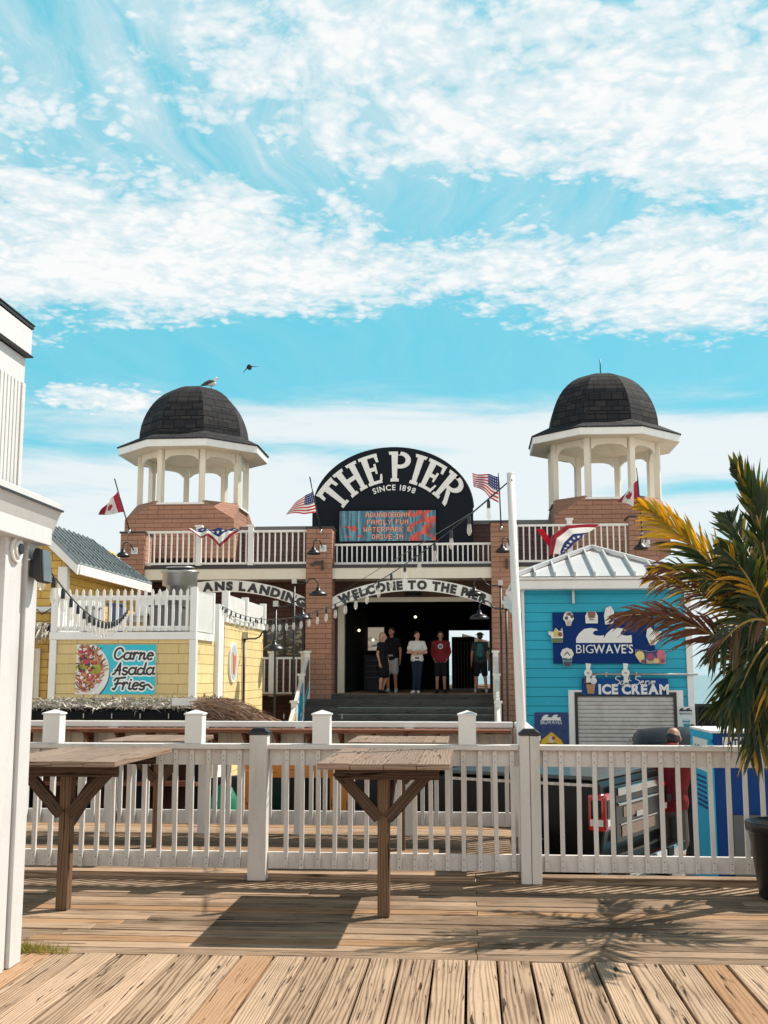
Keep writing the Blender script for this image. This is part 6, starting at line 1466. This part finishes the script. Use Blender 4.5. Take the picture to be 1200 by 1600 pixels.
# ================================================================== VEHICLES
carblk = plain('black_car_paint', (.004, .005, .006), .28, 0, 0, 0); chrome = plain('chrome', (.42, .41, .40), .10, 1.0); carblk.node_tree.nodes['Principled BSDF'].inputs['Specular IOR Level'].default_value = .25; redl = plain('red_lens', (.50, .012, .015), .2, coat=1); wl = plain('white_lens', (.7, .7, .7), .2, coat=1); tyre = plain('tyre_rubber', (.012, .012, .013), .8); cg = glass('car_glass', (.015, .02, .025)); bl2 = glass('bluish_car_glass', (.015, .02, .03), .15)
class Frame:      # local frame: f = along the car (forward), s = to its left, origin on the ground
    def __init__(s, o, f): s.o = Vector(o); s.f = Vector(f).normalized(); s.s = Vector((0, 0, 1)).cross(s.f)
    def __call__(s, a, b, c): return s.o + s.f * a + s.s * b + Vector((0, 0, c))
def fbox(mb, fr_, a0, a1, b0, b1, c0, c1, mi=0):
    v = [fr_(a, b, c) for c in (c0, c1) for a, b in ((a0, b0), (a1, b0), (a1, b1), (a0, b1))]
    mb.add(v, [(0, 3, 2, 1), (4, 5, 6, 7), (0, 1, 5, 4), (1, 2, 6, 5), (2, 3, 7, 6), (3, 0, 4, 7)], mi); return mb
def wheel(fr_, a, b, r, root, out):
    c = fr_(a, b, r); ax = fr_.s * out; m_ = MB()
    m_.tube([c - ax * .11, c - ax * .09, c + ax * .09, c + ax * .11], [r - .03, r, r, r - .03], 30); w_o = m_.build('wheel', tyre, root)
    m_ = MB(); m_.tube([c + ax * .112, c + ax * .125], [r * .64, r * .56], 24); m_.build('rim', plain('alloy', (.35, .35, .36), .3, .9), w_o)
    m_ = MB()
    for k in range(6): q = R_(60 * k); d = Vector((0, 0, 1)) * math.cos(q) + fr_.f * math.sin(q); m_.beam(c + ax * .13, c + ax * .13 + d * r * .6, .05, .02, up=tuple(ax))
    m_.build('spokes', chrome, w_o)
# pickup truck: right rear corner near the railing, nose pointing left and away
rear = W(944, 1300, 11.75); F1 = Frame((0, 0, 0), (-.889, .457, 0)); wT = 1.95
F1.o = Vector((rear.x, 11.75, GZ)) + (F1.s * -1) * 0; F1.o = Vector((rear.x, 11.75, GZ)) - F1.s * (wT / 2)    # near side is on the car's left
trk = thing('pickup_truck', 'black pickup truck with red ring tail light and chrome bumper behind the right railing', 'truck', tuple(F1(2.6, 0, 0)))
RL = 5.4
def side_profile(): return [(.02, .62), (.0, .95), (.05, 1.42), (1.85, 1.40), (1.92, 1.44), (2.02, 1.86), (3.3, 1.90), (3.75, 1.66), (4.1, 1.36), (5.2, 1.24), (5.38, 1.0), (5.4, .55), (4.95, .42), (1.6, .42), (.6, .50)]
m_ = MB(); m_.prism([(a, c) for a, c in [(.06, .60), (.0, .95), (.05, 1.42), (1.85, 1.41), (4.1, 1.34), (5.2, 1.22), (5.38, 1.0), (5.4, .55), (4.95, .45), (4.8, .80), (4.3, .92), (3.8, .80), (3.65, .45), (1.7, .45), (1.55, .80), (1.1, .93), (.65, .80), (.5, .50)]], lambda u, v, q: F1(u, q, v), -wT / 2, wT / 2)
m_.build('body', carblk, trk, bevel=.04)
m_ = MB(); m_.prism([(1.90, 1.42), (2.02, 1.84), (2.3, 1.91), (3.2, 1.91), (3.8, 1.64), (4.08, 1.36)], lambda u, v, q: F1(u, q * (1 if v < 1.5 else .86), v), -wT / 2 + .06, wT / 2 - .06); m_.build('cab', carblk, trk, bevel=.04)
m_ = MB(); m_.prism([(2.1, 1.46), (2.16, 1.80), (3.15, 1.82), (3.75, 1.46)], lambda u, v, q: F1(u, q * (1 if v < 1.6 else .90), v), wT / 2 - .062, wT / 2 - .05); m_.build('side_window', cg, trk)
fbox(MB(), F1, .08, 1.86, -wT / 2 + .05, wT / 2 - .05, 1.425, 1.47).build('bed_cover', plain('satin_cover', (.05, .06, .065), .3, coat=.3), trk, bevel=.01)
fbox(MB(), F1, .10, 1.8, wT / 2 - .04, wT / 2 + .008, 1.37, 1.40).build('side_moulding', chrome, trk)
for a in (1.1, 4.3):
    wheel(F1, a, wT / 2 - .13, .38, trk, 1); wheel(F1, a, -wT / 2 + .13, .38, trk, -1)
fbox(MB(), F1, -.035, -.004, -.72, .72, .78, 1.36).build('tailgate', carblk, trk, bevel=.02)
fbox(MB(), F1, -.05, -.036, -.66, .66, 1.26, 1.34).build('tailgate_trim', chrome, trk, bevel=.01)
fbox(MB(), F1, -.05, -.036, -.12, .12, 1.0, 1.06).build('handle', chrome, trk)
fbox(MB(), F1, -.044, -.036, -.60, .60, .96, .975).build('crease', chrome, trk); fbox(MB(), F1, -.055, -.036, -.66, .66, 1.16, 1.19).build('tailgate_trim', chrome, trk, bevel=.008)
fbox(MB(), F1, -.042, -.036, -.50, .56, .84, .95).build('lower_panel', plain('tan_reflection', (.22, .13, .09), .25, .6), trk); fbox(MB(), F1, -.042, -.036, -.2, .5, 1.03, 1.14).build('upper_panel', plain('tan_reflection', (.22, .13, .09), .25, .6), trk)  # tan plates paint in reflections on the black tailgate
for b0 in (-.86, -.42, .22, .62): fbox(MB(), F1, -.275, -.262, b0, b0 + .20, .55, .652).build('bumper_pad', blackm, trk, bevel=.01)
m_ = MB(); m_.tube([F1(-.10, .5, .36), F1(-.34, .5, .36)], .045, 14); m_.tube([F1(-.10, -.5, .36), F1(-.34, -.5, .36)], .045, 14); m_.build('exhaust', chrome, trk)
fbox(MB(), F1, -.36, -.1, -.05, .05, .40, .47).build('tow_hitch', blackm, trk)
bp = fbox(MB(), F1, -.26, .0, -wT / 2 + .02, wT / 2 - .02, .48, .66).build('bumper', chrome, trk, bevel=.05)
fbox(MB(), F1, -.275, -.262, -.16, .16, .50, .64).build('licence_plate', plain('plate_white', (.6, .6, .6)), bp)
m_ = MB(); fbox(m_, F1, -.28, -.276, -.12, -.02, .54, .60); fbox(m_, F1, -.28, -.276, .02, .12, .54, .60); m_.build('licence_mark', plain('plate_blue', (.05, .08, .2)), bp)
for s_ in (-1, 1):
    b0, b1 = sorted((s_ * (wT / 2 - .22), s_ * (wT / 2 + .012)))
    tl = fbox(MB(), F1, -.03, .17, b0, b1, .93, 1.30).build('tail_light', redl, trk, bevel=.03)
    b2 = s_ * (wT / 2 + .013); b3 = s_ * (wT / 2 + .02); b2, b3 = sorted((b2, b3)); fbox(MB(), F1, .02, .13, b2, b3, 1.06, 1.24).build('lens_core', carblk, tl, bevel=.004); fbox(MB(), F1, .0, .14, b2, b3, .985, 1.05).build('reverse_lens', wl, tl)
    fbox(MB(), F1, -.038, -.031, *sorted((s_ * (wT / 2 - .19), s_ * (wT / 2 - .02))), 1.06, 1.24).build('lens_core', carblk, tl); fbox(MB(), F1, -.038, -.031, *sorted((s_ * (wT / 2 - .19), s_ * (wT / 2 - .02))), .985, 1.05).build('reverse_lens', wl, tl)
# painted bay lines on the ground
m_ = MB(); 
for xx in (-.2, 1.55, 3.6): m_.add([(xx, 12.2, GZ + .004), (xx + .22, 12.2, GZ + .004), (xx + .9, 16.6, GZ + .004), (xx + .68, 16.6, GZ + .004)], [(0, 1, 2, 3)])
struct('parking_line', m_, paint('line_paint', (.72, .72, .70), .8, .5))
# suv behind the man
sv = Frame((W(1062, 1150, 16.2).x, 15.3, GZ), (.12, 1, 0)); suv = thing('dark_suv', 'dark blue SUV with curved roof parked in front of the shutter', 'car', tuple(sv(2.3, 0, 0)))
navy = plain('navy_car_paint', (.006, .009, .014), .38, 0, 0, 0); navy.node_tree.nodes['Principled BSDF'].inputs['Specular IOR Level'].default_value = .22
def shell(name, mat, root, fr_, rows, mi=0):
    "loft of cross sections: each row (a, [(b,c)...])"
    m_ = MB(); n_ = len(rows[0][1]); base = 0
    for a, sec in rows: m_.v += [tuple(fr_(a, b, c)) for b, c in sec]
    for i in range(len(rows) - 1):
        for k in range(n_ - 1): m_.f.append((i * n_ + k, i * n_ + k + 1, (i + 1) * n_ + k + 1, (i + 1) * n_ + k)); m_.m.append(0); m_.g.append(None); m_.s.append(True)
    for i in (0, len(rows) - 1): m_.f.append(tuple(i * n_ + k for k in range(n_))); m_.m.append(0); m_.g.append(None); m_.s.append(False)
    return m_.build(name, mat, root)
def sec(hw, zb__, zs, zt__, tw): return [(-hw * .97, zb__), (-hw, zb__ + .2), (-hw, zs), (-hw * .97, zs + .04), (-tw, zt__ - .10), (-tw * .9, zt__ - .03), (-tw * .5, zt__), (0, zt__ + .012), (tw * .5, zt__), (tw * .9, zt__ - .03), (tw, zt__ - .10), (hw * .97, zs + .04), (hw, zs), (hw, zb__ + .2), (hw * .97, zb__)]
shell('body', navy, suv, sv, [(0, sec(.86, .35, .98, 1.10, .80)), (.12, sec(.92, .28, 1.02, 1.45, .74)), (.5, sec(.93, .25, 1.05, 1.68, .70)), (1.4, sec(.93, .25, 1.05, 1.73, .70)), (2.5, sec(.93, .25, 1.05, 1.70, .70)), (3.3, sec(.93, .25, 1.03, 1.15, .85)), (4.3, sec(.92, .28, .9, .98, .82)), (4.6, sec(.86, .35, .7, .8, .7))])
MB().add([sv(-.01, -.60, 1.12), sv(-.01, .60, 1.12), sv(.36, .56, 1.60), sv(.36, -.56, 1.60)], [(0, 1, 2, 3)]).build('rear_window', bl2, suv)
for s_ in (-1, 1):
    MB().prism([(.6, 1.12), (.75, 1.55), (2.4, 1.55), (3.0, 1.12)], lambda u, v, q: sv(u, s_ * (q - (v - 1.1) * .42), v), .93, .955).build('side_window', cg, suv)
    fbox(MB(), sv, -.02, .08, s_ * .86 - .06, s_ * .86 + .03, .75, 1.05).build('tail_light', redl, suv, bevel=.01)
    for a in (.85, 3.6): wheel(sv, a, s_ * .80, .35, suv, s_)
# ================================================================== STRING LIGHTS
def strand(label, a, c, sag, n_, first=.02, bulb=.023, s_=1):
    a, c = Vector(a), Vector(c); r = thing('string_lights', label, 'string lights', tuple(a), 'strings of clear bulbs')
    fn = lambda t: a.lerp(c, t) + Vector((0, 0, -4 * sag * t * (1 - t)))
    MB().tube([fn(t) for t in np.linspace(0, 1, 50)], .006, 5).build('cable', black, r)
    for k in range(n_):
        p = fn(first + (1 - first) * (k + .5) / n_); b_ = MB()
        MB().lathe([(.006, 0), (.013, -.012), (.0155, -.03), (.0155, -.075), (.013, -.08)], tuple(p), 10).build('socket', black, r)
        MB().lathe([(.014, -.078), (.018, -.092), (bulb * .85, -.115), (bulb, -.14), (bulb * .85, -.165), (bulb * .4, -.182), (.002, -.186)], tuple(p), 12).build('bulb', bulbm, r)
pole_top = W(800, 748, 9.35)
strand('string of clear bulbs from the white pole top sagging left past the welcome arch', pole_top, W(345, 945, 21.8), .66, 30)
strand('string of clear bulbs sagging from the white booth down behind the roof deck pickets', W(57, 862, 6.4), W(200, 950, 19.6), .33, 20, .0)
strand('short string of bulbs draped along the fence of the higher wing', W(346, 945, 21.7), W(412, 962, 25.6), .25, 9)
MB_ = MB().tube([pole_top, pole_top.lerp(W(690, 850, 12), .5) + Vector((0, 0, .03)), W(517, 935, 29.8)], .005, 5)
tag(MB_.build('support_wire', black), 'thin black support wire from the white pole to the pillar left of the arch', 'wire')
# ================================================================== BIRDS
gw, gg_, gk = plain('gull_white', (.72, .72, .71), .8), plain('gull_grey', (.10, .10, .11), .8), plain('gull_dark', (.03, .03, .035), .7)
def gull_stand(c):
    r = thing('gull', 'standing gull on top of the left cupola dome', 'bird', tuple(c)); c = Vector(c)
    m_ = MB(); m_.sphere(c + Vector((0, 0, .20)), .105, 14, 0, (1.5, .85, .95)); m_.sphere(c + Vector((.12, 0, .30)), .05, 10); m_.sphere(c + Vector((.145, 0, .36)), .052, 12); m_.tube([c + Vector((-.1, 0, .2)), c + Vector((-.26, 0, .15))], [.06, .015], 8)
    m_.build('body', gw, r, remesh=.012, smooth=4)
    for s_ in (-1, 1):
        MB().tube([c + Vector((.10, s_ * .075, .25)), c + Vector((-.02, s_ * .105, .235)), c + Vector((-.18, s_ * .07, .19)), c + Vector((-.34, s_ * .02, .13))], [.03, .06, .045, .006], 10).build('wing', gg_, r)
        MB().tube([c + Vector((.0, s_ * .03, .12)), c + Vector((.0, s_ * .03, -.02))], .007, 6).build('leg', plain('gull_leg', (.4, .28, .1)), r)
    MB().tube([c + Vector((.185, 0, .355)), c + Vector((.25, 0, .345))], [.014, .004], 8).build('beak', plain('beak', (.6, .4, .05)), r)
gull_stand((W(330, 607, 34).x, 34.0, zL - .045))
def gull_fly(c, s):
    r = thing('gull', 'gull flying with spread wings in the open sky', 'bird', tuple(c)); c = Vector(c)
    e = lambda a, b_, d=0: c + RT * a * s + Vector((0, 0, 1)) * b_ * s + Vector((0, 1, 0)) * d * s
    m_ = MB(); m_.tube([e(-.20, -.05), e(-.1, -.02), e(.05, .02), e(.18, .05), e(.26, .055)], [.01, .05, .07, .045, .01], 10); m_.build('body', gk, r)
    for pts, nm in (([(.0, .02), (.28, .10, .1), (.62, .12, .15), (.85, .09, .2)], 'wing'), ([(-.02, 0), (-.24, -.20, -.1), (-.36, -.40, -.15), (-.46, -.62, -.2)], 'wing')):
        q = [e(*p_) for p_ in pts]; m_ = MB(); wd = [.12, .11, .07, .005]
        dv = Vector((0, 1, 0)) * s; up_ = Vector((0, 0, .035)) * s
        for i in range(3):
            a, b_ = q[i], q[i + 1]; wa, wb_ = wd[i], wd[i + 1]
            m_.add([a - dv * wa, a + dv * wa, b_ + dv * wb_, b_ - dv * wb_, a + up_ * wa * 5, b_ + up_ * wb_ * 5], [(0, 1, 2, 3), (0, 3, 5, 4), (1, 4, 5, 2), (0, 4, 1), (2, 5, 3)])
        m_.build(nm, gk, r)
gull_fly(W(389, 574, 24), .27)
# ================================================================== PEOPLE
skin = plain('skin', (.52, .27, .18), .55); skin2 = plain('skin_tan', (.40, .20, .13), .55)
def cap_(m_, a, b, ra, rb, n=12, sq=(1, 1)):
    "tapered capsule between two points"
    a, b = Vector(a), Vector(b); d = b - a; L = d.length
    if L < 1e-6: m_.sphere(a, ra, n); return
    d /= L; pts, rs = [], []
    for q in (90, 60, 30): pts.append(a - d * ra * math.sin(R_(q))); rs.append(max(.001, ra * math.cos(R_(q))))
    pts += [a, b]; rs += [ra, rb]
    for q in (30, 60, 90): pts.append(b + d * rb * math.sin(R_(q))); rs.append(max(.001, rb * math.cos(R_(q))))
    m_.tube(pts, rs, n)
def person(label, loc, rot, H, J, clothes, hair, hairc, skinm=skin, vox=.011, child=False, wid=1.0, hairlen=0, ball_cap=None, extra=None):
    """J overrides joints, in a body frame where -y is forward, scaled for a 1.75 m figure"""
    r = thing('person', label, 'person', tuple(loc)); s = H / 1.75
    M = Matrix.Translation(Vector(loc)) @ Matrix.Rotation(R_(rot), 4, 'Z') @ Matrix.Scale(s, 4)
    D = dict(pel=(0, 0, .96), waist=(0, 0, 1.10), chest=(0, -.01, 1.30), neck=(0, .0, 1.475), head=(0, -.02, 1.625), face=(0, -1, 0))
    for sd_, k in ((-1, 'r'), (1, 'l')):
        D.update({k + 'sh': (sd_ * .175 * wid, .0, 1.41), k + 'el': (sd_ * .235, .03, 1.13), k + 'wr': (sd_ * .25, -.05, .88), k + 'hip': (sd_ * .085, 0, .93), k + 'kn': (sd_ * .10, -.02, .50), k + 'an': (sd_ * .11, .03, .085), k + 'toe': (sd_ * .14, -.14, .03)})
    D.update(J); P = {k: Vector(v) for k, v in D.items()}
    Fd = P['face'].normalized()
    def bone(m_, a, b, ra, rb, infl=0):
        cap_(m_, M @ P[a] if isinstance(a, str) else M @ a, M @ P[b] if isinstance(b, str) else M @ b, (ra + infl) * s, (rb + infl) * s)
    def torso(m_, i=0):
        for sx_ in (-1, 0, 1):
            o = Vector((sx_ * .055 * wid, 0, 0)); 
            q = Vector((sx_ * .085 * wid, 0, 0))
            bone(m_, P['pel'] + o * 1.3, P['waist'] + o, .105, .095, i); bone(m_, P['waist'] + o, P['chest'] + q, .095, .108, i); bone(m_, P['chest'] + q, P['neck'] + q * .6 + Vector((0, 0, -.07)), .105, .075, i)
        bone(m_, P['neck'] + Vector((0, 0, -.06)), 'rsh', .055, .058, i); bone(m_, P['neck'] + Vector((0, 0, -.06)), 'lsh', .055, .058, i)
    b = MB(); torso(b)
    bone(b, P['neck'] + Vector((0, 0, -.06)), P['neck'] * .4 + P['head'] * .6, .056, .05)
    hd = P['head']; side = Fd.cross(Vector((0, 0, 1))).normalized(); up_ = side.cross(Fd).normalized()
    if up_.z < 0: up_ = -up_
    def hp(a, f, u): return hd + side * a + Fd * f + up_ * u
    def ell(m_, c, rx, ry, rz, n=16):
        vs = []
        mm = MB(); mm.sphere((0, 0, 0), 1, n)
        base = [M @ (c + side * (v[0] * rx) + Fd * (v[1] * ry) + up_ * (v[2] * rz)) for v in mm.v]
        m_.add(base, mm.f, 0, None, True)
    ell(b, hp(0, -.008, .03), .075, .092, .088); ell(b, hp(0, .025, -.045), .055, .058, .065); ell(b, hp(0, .05, -.085), .028, .026, .022)
    bone(b, hp(0, .085, .01), hp(0, .108, -.022), .010, .016); bone(b, hp(-.022, .078, -.058), hp(.022, .078, -.058), .011, .011)
    for q in (-1, 1): ell(b, hp(q * .076, -.002, -.005), .012, .022, .034, 10); bone(b, hp(q * .045, .07, .032), hp(q * .018, .084, .030), .010, .010)
    for k, q in (('r', -1), ('l', 1)):
        bone(b, k + 'sh', k + 'el', .050, .039); bone(b, k + 'el', k + 'wr', .041, .026)
        bone(b, k + 'hip', k + 'kn', .088, .055); bone(b, k + 'kn', k + 'an', .056, .038)
        bone(b, P[k + 'kn'] * .7 + P[k + 'an'] * .3 + Vector((0, .02, 0)), P[k + 'kn'] * .45 + P[k + 'an'] * .55, .052, .040)
        bone(b, P[k + 'an'] + Vector((0, .02, -.035)), k + 'toe', .038, .03)
        d = (P[k + 'wr'] - P[k + 'el']).normalized(); pn = J.get(k + 'palm', Vector((-q * 1.0, 0, 0))); pn = Vector(pn); pn = (pn - d * pn.dot(d)).normalized(); sd2 = d.cross(pn).normalized()
        w0 = P[k + 'wr']
        for j in (-1.2, 0, 1.2): bone(b, w0 + sd2 * j * .012 + d * .01, w0 + d * .085 + sd2 * j * .022, .016, .014)
        th_s = J.get(k + 'thumb', 1)
        for j, L in ((-1.5, .075), (-.5, .088), (.5, .082), (1.5, .064)):
            f0 = w0 + d * .085 + sd2 * j * .0195 * th_s; f1 = f0 + d * L * .5 + pn * L * .10; f2 = f1 + d * L * .36 + pn * L * .32
            bone(b, f0, f1, .0095, .0088); bone(b, f1, f2, .0088, .0075)
        t0 = w0 + d * .03 - sd2 * .024 * th_s; t1 = t0 + d * .035 - sd2 * .03 * th_s + pn * .012; bone(b, t0, t1, .013, .0105); bone(b, t1, t1 + d * .032 + pn * .008 - sd2 * .006, .0105, .009)
    body = b.build('body', skinm, r, remesh=vox * .8, smooth=3)
    for q in (-1, 1):
        m_ = MB(); ell(m_, hp(q * .031, .078, .012), .012, .008, .007, 8); m_.build('eye', plain('eye_dark', (.03, .02, .02), .2), body)
    m_ = MB(); bone(m_, hp(-.018, .0905, -.055), hp(.018, .0905, -.055), .0042, .0042); m_.build('mouth', plain('lips', (.30, .09, .08), .5), body)
    # clothes
    for nm, mat, kind in clothes:
        m_ = MB()
        if kind in ('tee', 'sleeve', 'blouse'):
            torso(m_, .016 if kind != 'sleeve' else .024)
            if kind != 'blouse': bone(m_, P['pel'] + Vector((-.05, 0, -.04)), P['pel'] + Vector((.05, 0, -.04)), .10, .10, .02)
            for k in 'rl':
                if kind == 'sleeve': bone(m_, k + 'sh', k + 'el', .058, .052, .008); bone(m_, k + 'el', P[k + 'wr'] * .93 + P[k + 'el'] * .07, .052, .038, .004)
                else: bone(m_, k + 'sh', P[k + 'sh'] * (.45) + P[k + 'el'] * .55, .060, .062 if kind == 'tee' else .072)
        if kind == 'hood': ell(m_, hp(0, -.075, -.15), .12, .075, .07)
        if kind in ('shorts', 'jeans', 'skirt'):
            bone(m_, P['pel'] + Vector((-.05, 0, .03)), P['pel'] + Vector((.05, 0, .03)), .108, .108, .012); bone(m_, P['pel'] + Vector((-.05, 0, -.06)), P['pel'] + Vector((.05, 0, -.06)), .10, .10, .014)
            for k in 'rl':
                kn = P[k + 'kn']; hp_ = P[k + 'hip']
                if kind == 'shorts': bone(m_, hp_, hp_ * .12 + kn * .88, .094, .088, .008)
                elif kind == 'jeans': bone(m_, hp_, kn, .092, .064, .004); bone(m_, kn, P[k + 'an'] + Vector((0, 0, .03)), .064, .052, .004)
                else: bone(m_, hp_, kn * .9 + hp_ * .1, .10, .10, .012)
            if kind == 'skirt': bone(m_, P['pel'] + Vector((0, 0, -.1)), (P['rkn'] + P['lkn']) / 2 + Vector((0, 0, .05)), .13, .12)
        if kind == 'shoes':
            for k in 'rl':
                a = P[k + 'an'] + Vector((0, .03, -.045)); bone(m_, a, P[k + 'toe'], .045, .036); bone(m_, P[k + 'an'] + Vector((0, 0, .02)), a, .045, .045)
            m2 = m_
        if m_.v: m_.build(nm, mat, r, remesh=vox, smooth=4)
    m_ = MB()
    if hair == 'short': ell(m_, hp(0, -.022, .052), .083, .092, .084); ell(m_, hp(0, -.06, -.005), .072, .058, .07)
    if hair == 'long': ell(m_, hp(0, -.025, .050), .086, .098, .088); ell(m_, hp(0, -.07, -.03), .085, .06, .10); bone(m_, hp(-.05, -.06, -.05), hp(-.06, -.05, -.05 - hairlen), .045, .03); bone(m_, hp(.05, -.06, -.05), hp(.06, -.05, -.05 - hairlen), .045, .03)
    if hair == 'bun': ell(m_, hp(0, -.022, .050), .083, .094, .086); ell(m_, hp(0, -.06, .0), .076, .06, .08); ell(m_, hp(0, -.11, .04), .04, .04, .04, 10)
    if hair == 'bald': ell(m_, hp(0, -.030, -.004), .086, .084, .056); ell(m_, hp(0, -.058, -.035), .072, .056, .055)
    if m_.v: m_.build('hair', hairc, r, remesh=.010, smooth=2)
    if ball_cap:
        m_ = MB(); ell(m_, hp(0, -.01, .075), .095, .108, .058); ell(m_, hp(0, .02, .055), .16 if ball_cap[1] else .07, .17, .014); m_.build('hat', ball_cap[0], r, remesh=.010, smooth=1)
    if extra: extra(r, M, P, s)
    return r
def cloth(n_, c): return plain(n_, c, .9)
fl0 = lambda px, Y: (W(px, 1083, Y).x, Y, FZ)
# four people standing in the mouth of the passage
blk = cloth('black_cloth', (.012, .012, .016))
person('blonde woman in black top and skirt, leftmost in the passage', fl0(598, 31.0), 62, 1.66, dict(face=(.55, -.8, 0), lkn=(.10, -.06, .50), lan=(.12, .10, .085), ltoe=(.12, -.06, .03)),
       [('top', blk, 'tee'), ('skirt', blk, 'skirt'), ('sandals', cloth('dark_sandals', (.03, .02, .02)), 'shoes')], 'long', plain('blonde_hair', (.45, .30, .16), .6), hairlen=.12)
person('tall man in black shirt and pale shorts standing behind the blonde woman', fl0(612, 31.9), -10, 1.84, dict(face=(-.5, -1, 0)),
       [('shirt', blk, 'tee'), ('shorts', cloth('pale_grey_cloth', (.42, .42, .44)), 'shorts'), ('shoes', cloth('pale_blue_shoes', (.40, .55, .62)), 'shoes')], 'short', plain('dark_hair', (.02, .014, .01), .6), skin2)
def blouse_trim(r, M, P, s):
    m_ = MB()
    rq = random.Random(1)
    for k in range(40):
        a = rq.uniform(0, 6.28); c = P['chest'] + Vector((math.sin(a) * .17, -math.cos(a) * .13, rq.uniform(-.22, .12))); 
        if -math.cos(a) * .13 < 0: m_.sphere(M @ c, .012 * s, 6)
person('woman with folded arms in white patterned blouse, dark jeans and white trainers in the passage', fl0(652, 31.0), 4, 1.69,
       dict(face=(.45, -1, .02), rel=(-.26, -.04, 1.15), rwr=(-.02, -.20, 1.17), lel=(.26, -.04, 1.15), lwr=(.03, -.17, 1.12), rpalm=(0, 1, -.3), lpalm=(0, 1, .2), rkn=(-.07, -.03, .5), lkn=(.06, -.05, .5), ran=(-.10, .02, .085), rtoe=(-.16, -.15, .03), lan=(.03, .03, .085), ltoe=(.03, -.16, .03)),
       [('blouse', cloth('white_blouse', (.62, .60, .58)), 'blouse'), ('jeans', cloth('dark_denim', (.018, .026, .045)), 'jeans'), ('trainers', cloth('white_trainers', (.80, .80, .78)), 'shoes')], 'bun', plain('brown_hair', (.03, .018, .012), .6))
def chest_print(r, M, P, s):
    c = P['chest'] + Vector((0, -.175, .02)); m_ = MB(); m_.prism([(.075 * math.cos(t_), .075 * math.sin(t_)) for t_ in np.linspace(0, 6.283, 24)[:-1]], lambda u, v, q: M @ (c + Vector((u, q, v))), -.004, .03); m_.build('chest_print', plain('print_pale', (.50, .52, .55), .8), r)
    m_ = MB(); m_.prism([(.055 * math.cos(t_), .045 * math.sin(t_)) for t_ in np.linspace(0, 6.283, 24)[:-1]], lambda u, v, q: M @ (c + Vector((u, q, v))), -.007, -.0045); m_.build('chest_print', plain('print_blue', (.10, .14, .28), .8), r)
person('man in dark red sweatshirt with round print and black shorts, hands low, in the passage', fl0(689, 31.3), 0, 1.70, dict(rwr=(-.19, -.12, .98), lwr=(.19, -.12, .98), rel=(-.25, .02, 1.16), lel=(.25, .02, 1.16)),
       [('sweatshirt', cloth('maroon_cloth', (.17, .018, .022)), 'sleeve'), ('shorts', blk, 'shorts'), ('shoes', blk, 'shoes')], 'short', plain('dark_hair', (.02, .014, .01), .6), skin2, wid=1.12, extra=chest_print)
def backpack(r, M, P, s):
    m_ = MB(); cap_(m_, M @ Vector((0, .17, 1.12)), M @ Vector((0, .16, 1.34)), .13 * s, .11 * s); cap_(m_, M @ Vector((0, .26, 1.08)), M @ Vector((0, .25, 1.18)), .08 * s, .07 * s)
    m_.build('backpack', plain('patterned_pack', (.04, .13, .15), .8), r, remesh=.014, smooth=3)
person('person in wide hat, backpack and dark shorts seen from behind in the passage', fl0(751, 31.6), 182, 1.68, dict(rkn=(-.13, 0, .5), ran=(-.17, .03, .085), rtoe=(-.19, -.12, .03), lkn=(.12, 0, .5), lan=(.15, .03, .085), ltoe=(.17, -.12, .03)),
       [('top', cloth('dark_green_cloth', (.03, .05, .05)), 'tee'), ('shorts', blk, 'shorts'), ('shoes', cloth('grey_shoes', (.35, .35, .36)), 'shoes')], 'short', plain('dark_hair', (.02, .014, .01), .6), skin2, ball_cap=(cloth('dark_hat', (.02, .02, .02)), True), extra=backpack)
# man bending over the truck
my = 13.6
person('bald man in dark red hoodie and grey shorts leaning by the truck, seen from behind', (W(1048, 1300, my).x, my, GZ), 152, 1.88,
       dict(face=(.1, -1, -.45), waist=(0, -.04, 1.10), chest=(0, -.10, 1.30), neck=(0, -.15, 1.47), head=(.0, -.21, 1.63), rsh=(-.19, -.12, 1.40), lsh=(.19, -.12, 1.40), rel=(-.24, -.26, 1.16), lel=(.25, -.24, 1.16), rwr=(-.20, -.46, 1.08), lwr=(.16, -.46, 1.08), rpalm=(0, 0, -1), lpalm=(0, 0, -1)),
       [('hoodie', cloth('maroon_cloth', (.17, .018, .022)), 'sleeve'), ('hood', cloth('maroon_cloth', (.17, .018, .022)), 'hood'), ('shorts', cloth('khaki_grey_cloth', (.10, .085, .07)), 'shorts'), ('shoes', blk, 'shoes')], 'bald', plain('dark_hair', (.02, .014, .01), .6), skin2, vox=.010, wid=1.15)
for o in list(scene.objects):
    if '_o' in o: del o['_o']
